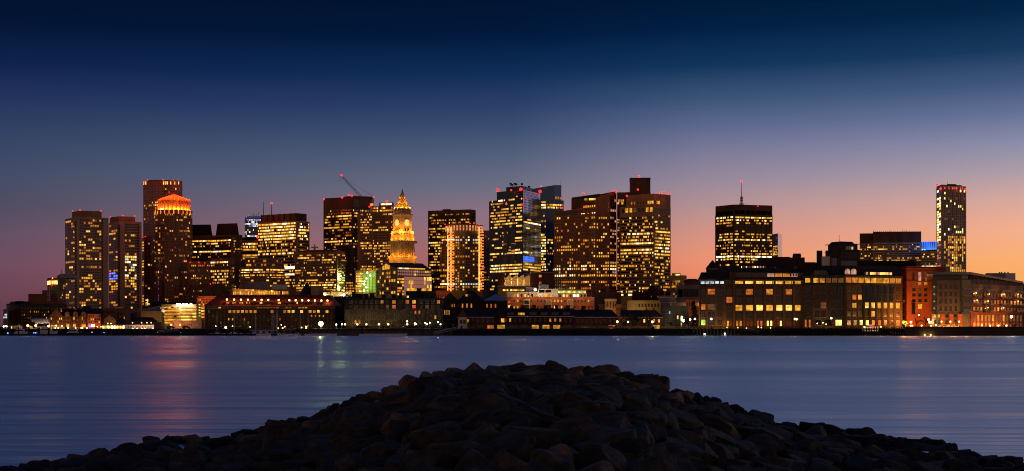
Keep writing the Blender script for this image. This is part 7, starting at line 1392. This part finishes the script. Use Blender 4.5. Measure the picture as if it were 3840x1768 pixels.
def barge(label, p0, p1, D, roof, name='house_barge', top=1234):
    x0, x1 = X(p0, D), X(p1, D); o = empty(name, ((x0 + x1) / 2, D, 0), label, 'boat'); mb = MB(); mb.box(x0 - .5, x1 + .5, D - .4, D + 4.4, .02, .9, 'dark_metal'); build_in(mb, 'pontoon', o); mb = MB(); mb.box(x0, x1, D, D + 4, .9, Z(top + 5, D), 'white_paint'); w_ = build_in(mb, 'cabin', o)
    mb = MB(); mb.box(x0 - .4, x1 + .4, D - .5, D + 4.5, Z(top + 5, D), Z(top, D), roof); build_in(mb, 'roof', o)
    n = max(3, int((x1 - x0) / 2.4))
    for i in range(n): mb = MB(); c = x0 + (x1 - x0) * (i + .5) / n; mb.box(c - .5, c + .5, D - .06, D, 1.5, 2.3, 'glass_grey'); build_in(mb, 'window', o)
barge('long white dock house with a blue roof before the red-roofed warehouse', 937, 1041, 656, 'blue_canvas'); barge('grey work barge cabin right of the glaring floodlight', 1250, 1296, 652, 'roof_slate', top=1236); barge('pale storage float at the left of the granite quay', 1298, 1352, 650, 'white_paint', top=1246)
def skiff(label, px, D, L_, group): 
    cx = X(px, D); o = empty('small_boat', (cx, D, 0), label, 'boat', group); mb = MB(); hull(mb, cx, D, L_, L_ * .34, .9, 'gelcoat'); build_in(mb, 'hull', o); mb = MB(); mb.prism([(cx - L_ * .15, D - .7), (cx + L_ * .12, D - .7), (cx + L_ * .12, D + .7), (cx - L_ * .15, D + .7)], .95, 2.0, 'glass_grey', [(cx - L_ * .12, D - .6), (cx + L_ * .02, D - .6), (cx + L_ * .02, D + .6), (cx - L_ * .12, D + .6)]); build_in(mb, 'windshield', o)
for k, px in enumerate((990, 1068, 1092, 1112, 1170, 1192, 1222, 1240, 1372, 1398, 1425, 1448, 1476, 1500)): skiff('small white motor boat moored in the low row ' + ('left of' if px < 1203 else 'right of') + ' the glaring floodlight', px, 648 if px > 1130 else 651, rt.uniform(5.5, 8), 'small boats moored ' + ('left' if px < 1203 else 'right') + ' of the floodlight')
# ferry boat / tug by the right wharf
D_ = 655; x0, x1 = X(3214, D_), X(3310, D_); cx = (x0 + x1) / 2; o = empty('ferry_boat', (cx, D_, 0), 'dark hulled ferry with a white wheelhouse moored before the right mansard block', 'ferry'); mb = MB(); hull(mb, cx, D_, x1 - x0, 4.5, 1.9, 'car_dark'); build_in(mb, 'hull', o)
mb = MB(); mb.box(X(3236, D_), X(3290, D_), D_ - 1.6, D_ + 1.6, 2.2, Z(1226, D_), 'white_paint'); build_in(mb, 'cabin', o); mb = MB(); mb.box(X(3238, D_), X(3288, D_), D_ - 1.68, D_ - 1.61, 3.0, 3.7, 'glass'); build_in(mb, 'window_band', o)
mb = MB(); mb.box(X(3234, D_), X(3288, D_), D_ - 1.9, D_ + 1.9, Z(1226, D_) + .003, Z(1224.5, D_), 'dark_metal'); mb.box(X(3250, D_), X(3272, D_), D_ - 1.2, D_ + 1.2, Z(1224.5, D_), Z(1218, D_), 'white_paint'); build_in(mb, 'wheelhouse', o)
mb = MB(); mb.tube(P(3266, 1218, D_), P(3266, 1198, D_), .12, .06, 'dark_metal'); mb.tube(P(3262, 1208, D_), P(3270, 1208, D_), .06, .06, 'dark_metal'); build_in(mb, 'mast', o)
for q, py, e in ((3241, 1227, 'em_amber'), (3303, 1226, 'em_amber'), (3274, 1227, 'em_red')): mb = MB(); c = P(q, py, D_ - 2.2); mb.ball(c, .38, e, 8, 5); mb.tube(c, c + Vector((0, 1.4, -.6)), .06, .06, 'dark_metal'); build_in(mb, 'deck_light', o); light('POINT', c - Vector((0, .7, 0)), 150, (1, .6, .3), o, .2)
barge('low red workboat float at the left end of the promenade wall', 3345, 3400, 651, 'red_paint', top=1243)
# ================================================================== CARS
def car(label, px, D, mat, group=None):
    cx = X(px, D); o = empty('parked_car', (cx, D, GZ), label, 'car', group); z = GZ + .003; mb = MB()
    prof = [(-2.2, .35), (-2.25, .8), (-1.9, .95), (-1.3, 1.0), (1.0, .98), (1.9, .88), (2.2, .7), (2.2, .35)]
    vs = [(cx + a, D - .88, z + c) for a, c in prof] + [(cx + a, D + .88, z + c) for a, c in prof]; n = len(prof); mb.mesh(vs, [tuple(range(n)), tuple(range(2 * n - 1, n - 1, -1))] + [(i, n + i, n + (i + 1) % n, (i + 1) % n) for i in range(n)], mat); build_in(mb, 'body', o)
    mb = MB(); mb.prism([(cx - 1.9, D - .82), (cx + .9, D - .82), (cx + .9, D + .82), (cx - 1.9, D + .82)], z + .96, z + 1.48, 'glass_grey', [(cx - 1.35, D - .66), (cx + .25, D - .66), (cx + .25, D + .66), (cx - 1.35, D + .66)]); mb.box(cx - 1.33, cx + .23, D - .64, D + .64, z + 1.483, z + 1.53, mat); build_in(mb, 'cabin', o)
    for a in (-1.35, 1.35):
        for s in (-1, 1): mb = MB(); mb.tube((cx + a, D + s * .72, z + .33), (cx + a, D + s * .93, z + .33), .33, .33, 'rubber', 14); build_in(mb, 'wheel', o)
car('silver car parked on the quay before the granite block, left of two', 1482, 676, 'car_silver'); car('greenish silver car parked on the quay before the granite block, right of two', 1507, 677, 'car_silver')
for k, px in enumerate((1350, 1366, 1530, 1552)): car('dark car parked on the granite block quay', px, 678, 'car_dark', 'dark cars on the granite block quay')
for k, px in enumerate(range(2168, 2330, 31)): car(('silver' if k % 3 == 1 else 'dark') + ' car in the row parked behind the white fence', px + rt.uniform(-4, 4), 672, 'car_silver' if k % 3 == 1 else 'car_dark', ('silver' if k % 3 == 1 else 'dark') + ' cars behind the white fence')
for px in (600, 640, 700): car('red car parked before the pinkish shed', px, 672, 'car_red', 'red cars before the shed')
# covered terrace at the far right
o = empty('terrace_arbour', (X(3555, 654), 654, GZ), 'warm lit terrace arbour with tables on the far right promenade', 'arbour'); mb = MB()
for q in (3514, 3560, 3596): mb.tube((X(q, 654), 654, GZ), P(q, 1218, 654), .09, .09, 'granite_tan', 6)
mb.tube(P(3512, 1218, 654), P(3598, 1218, 654), .1, .1, 'granite_tan', 6); build_in(mb, 'frame', o)
mb = MB(); rg = random.Random(8)
for k in range(16): c = P(3518 + k * 5, 1224 + rg.uniform(-1, 3), 655 + rg.uniform(0, 2)); mb.ball(c, .13, 'em_amber', 6, 4)
build_in(mb, 'string_lights', o, kind='stuff'); light('POINT', P(3555, 1222, 652), 420, (1, .6, .2), o, .4)
print('WINDOWS', NWIN[0], 'OBJECTS', len(bpy.data.objects))
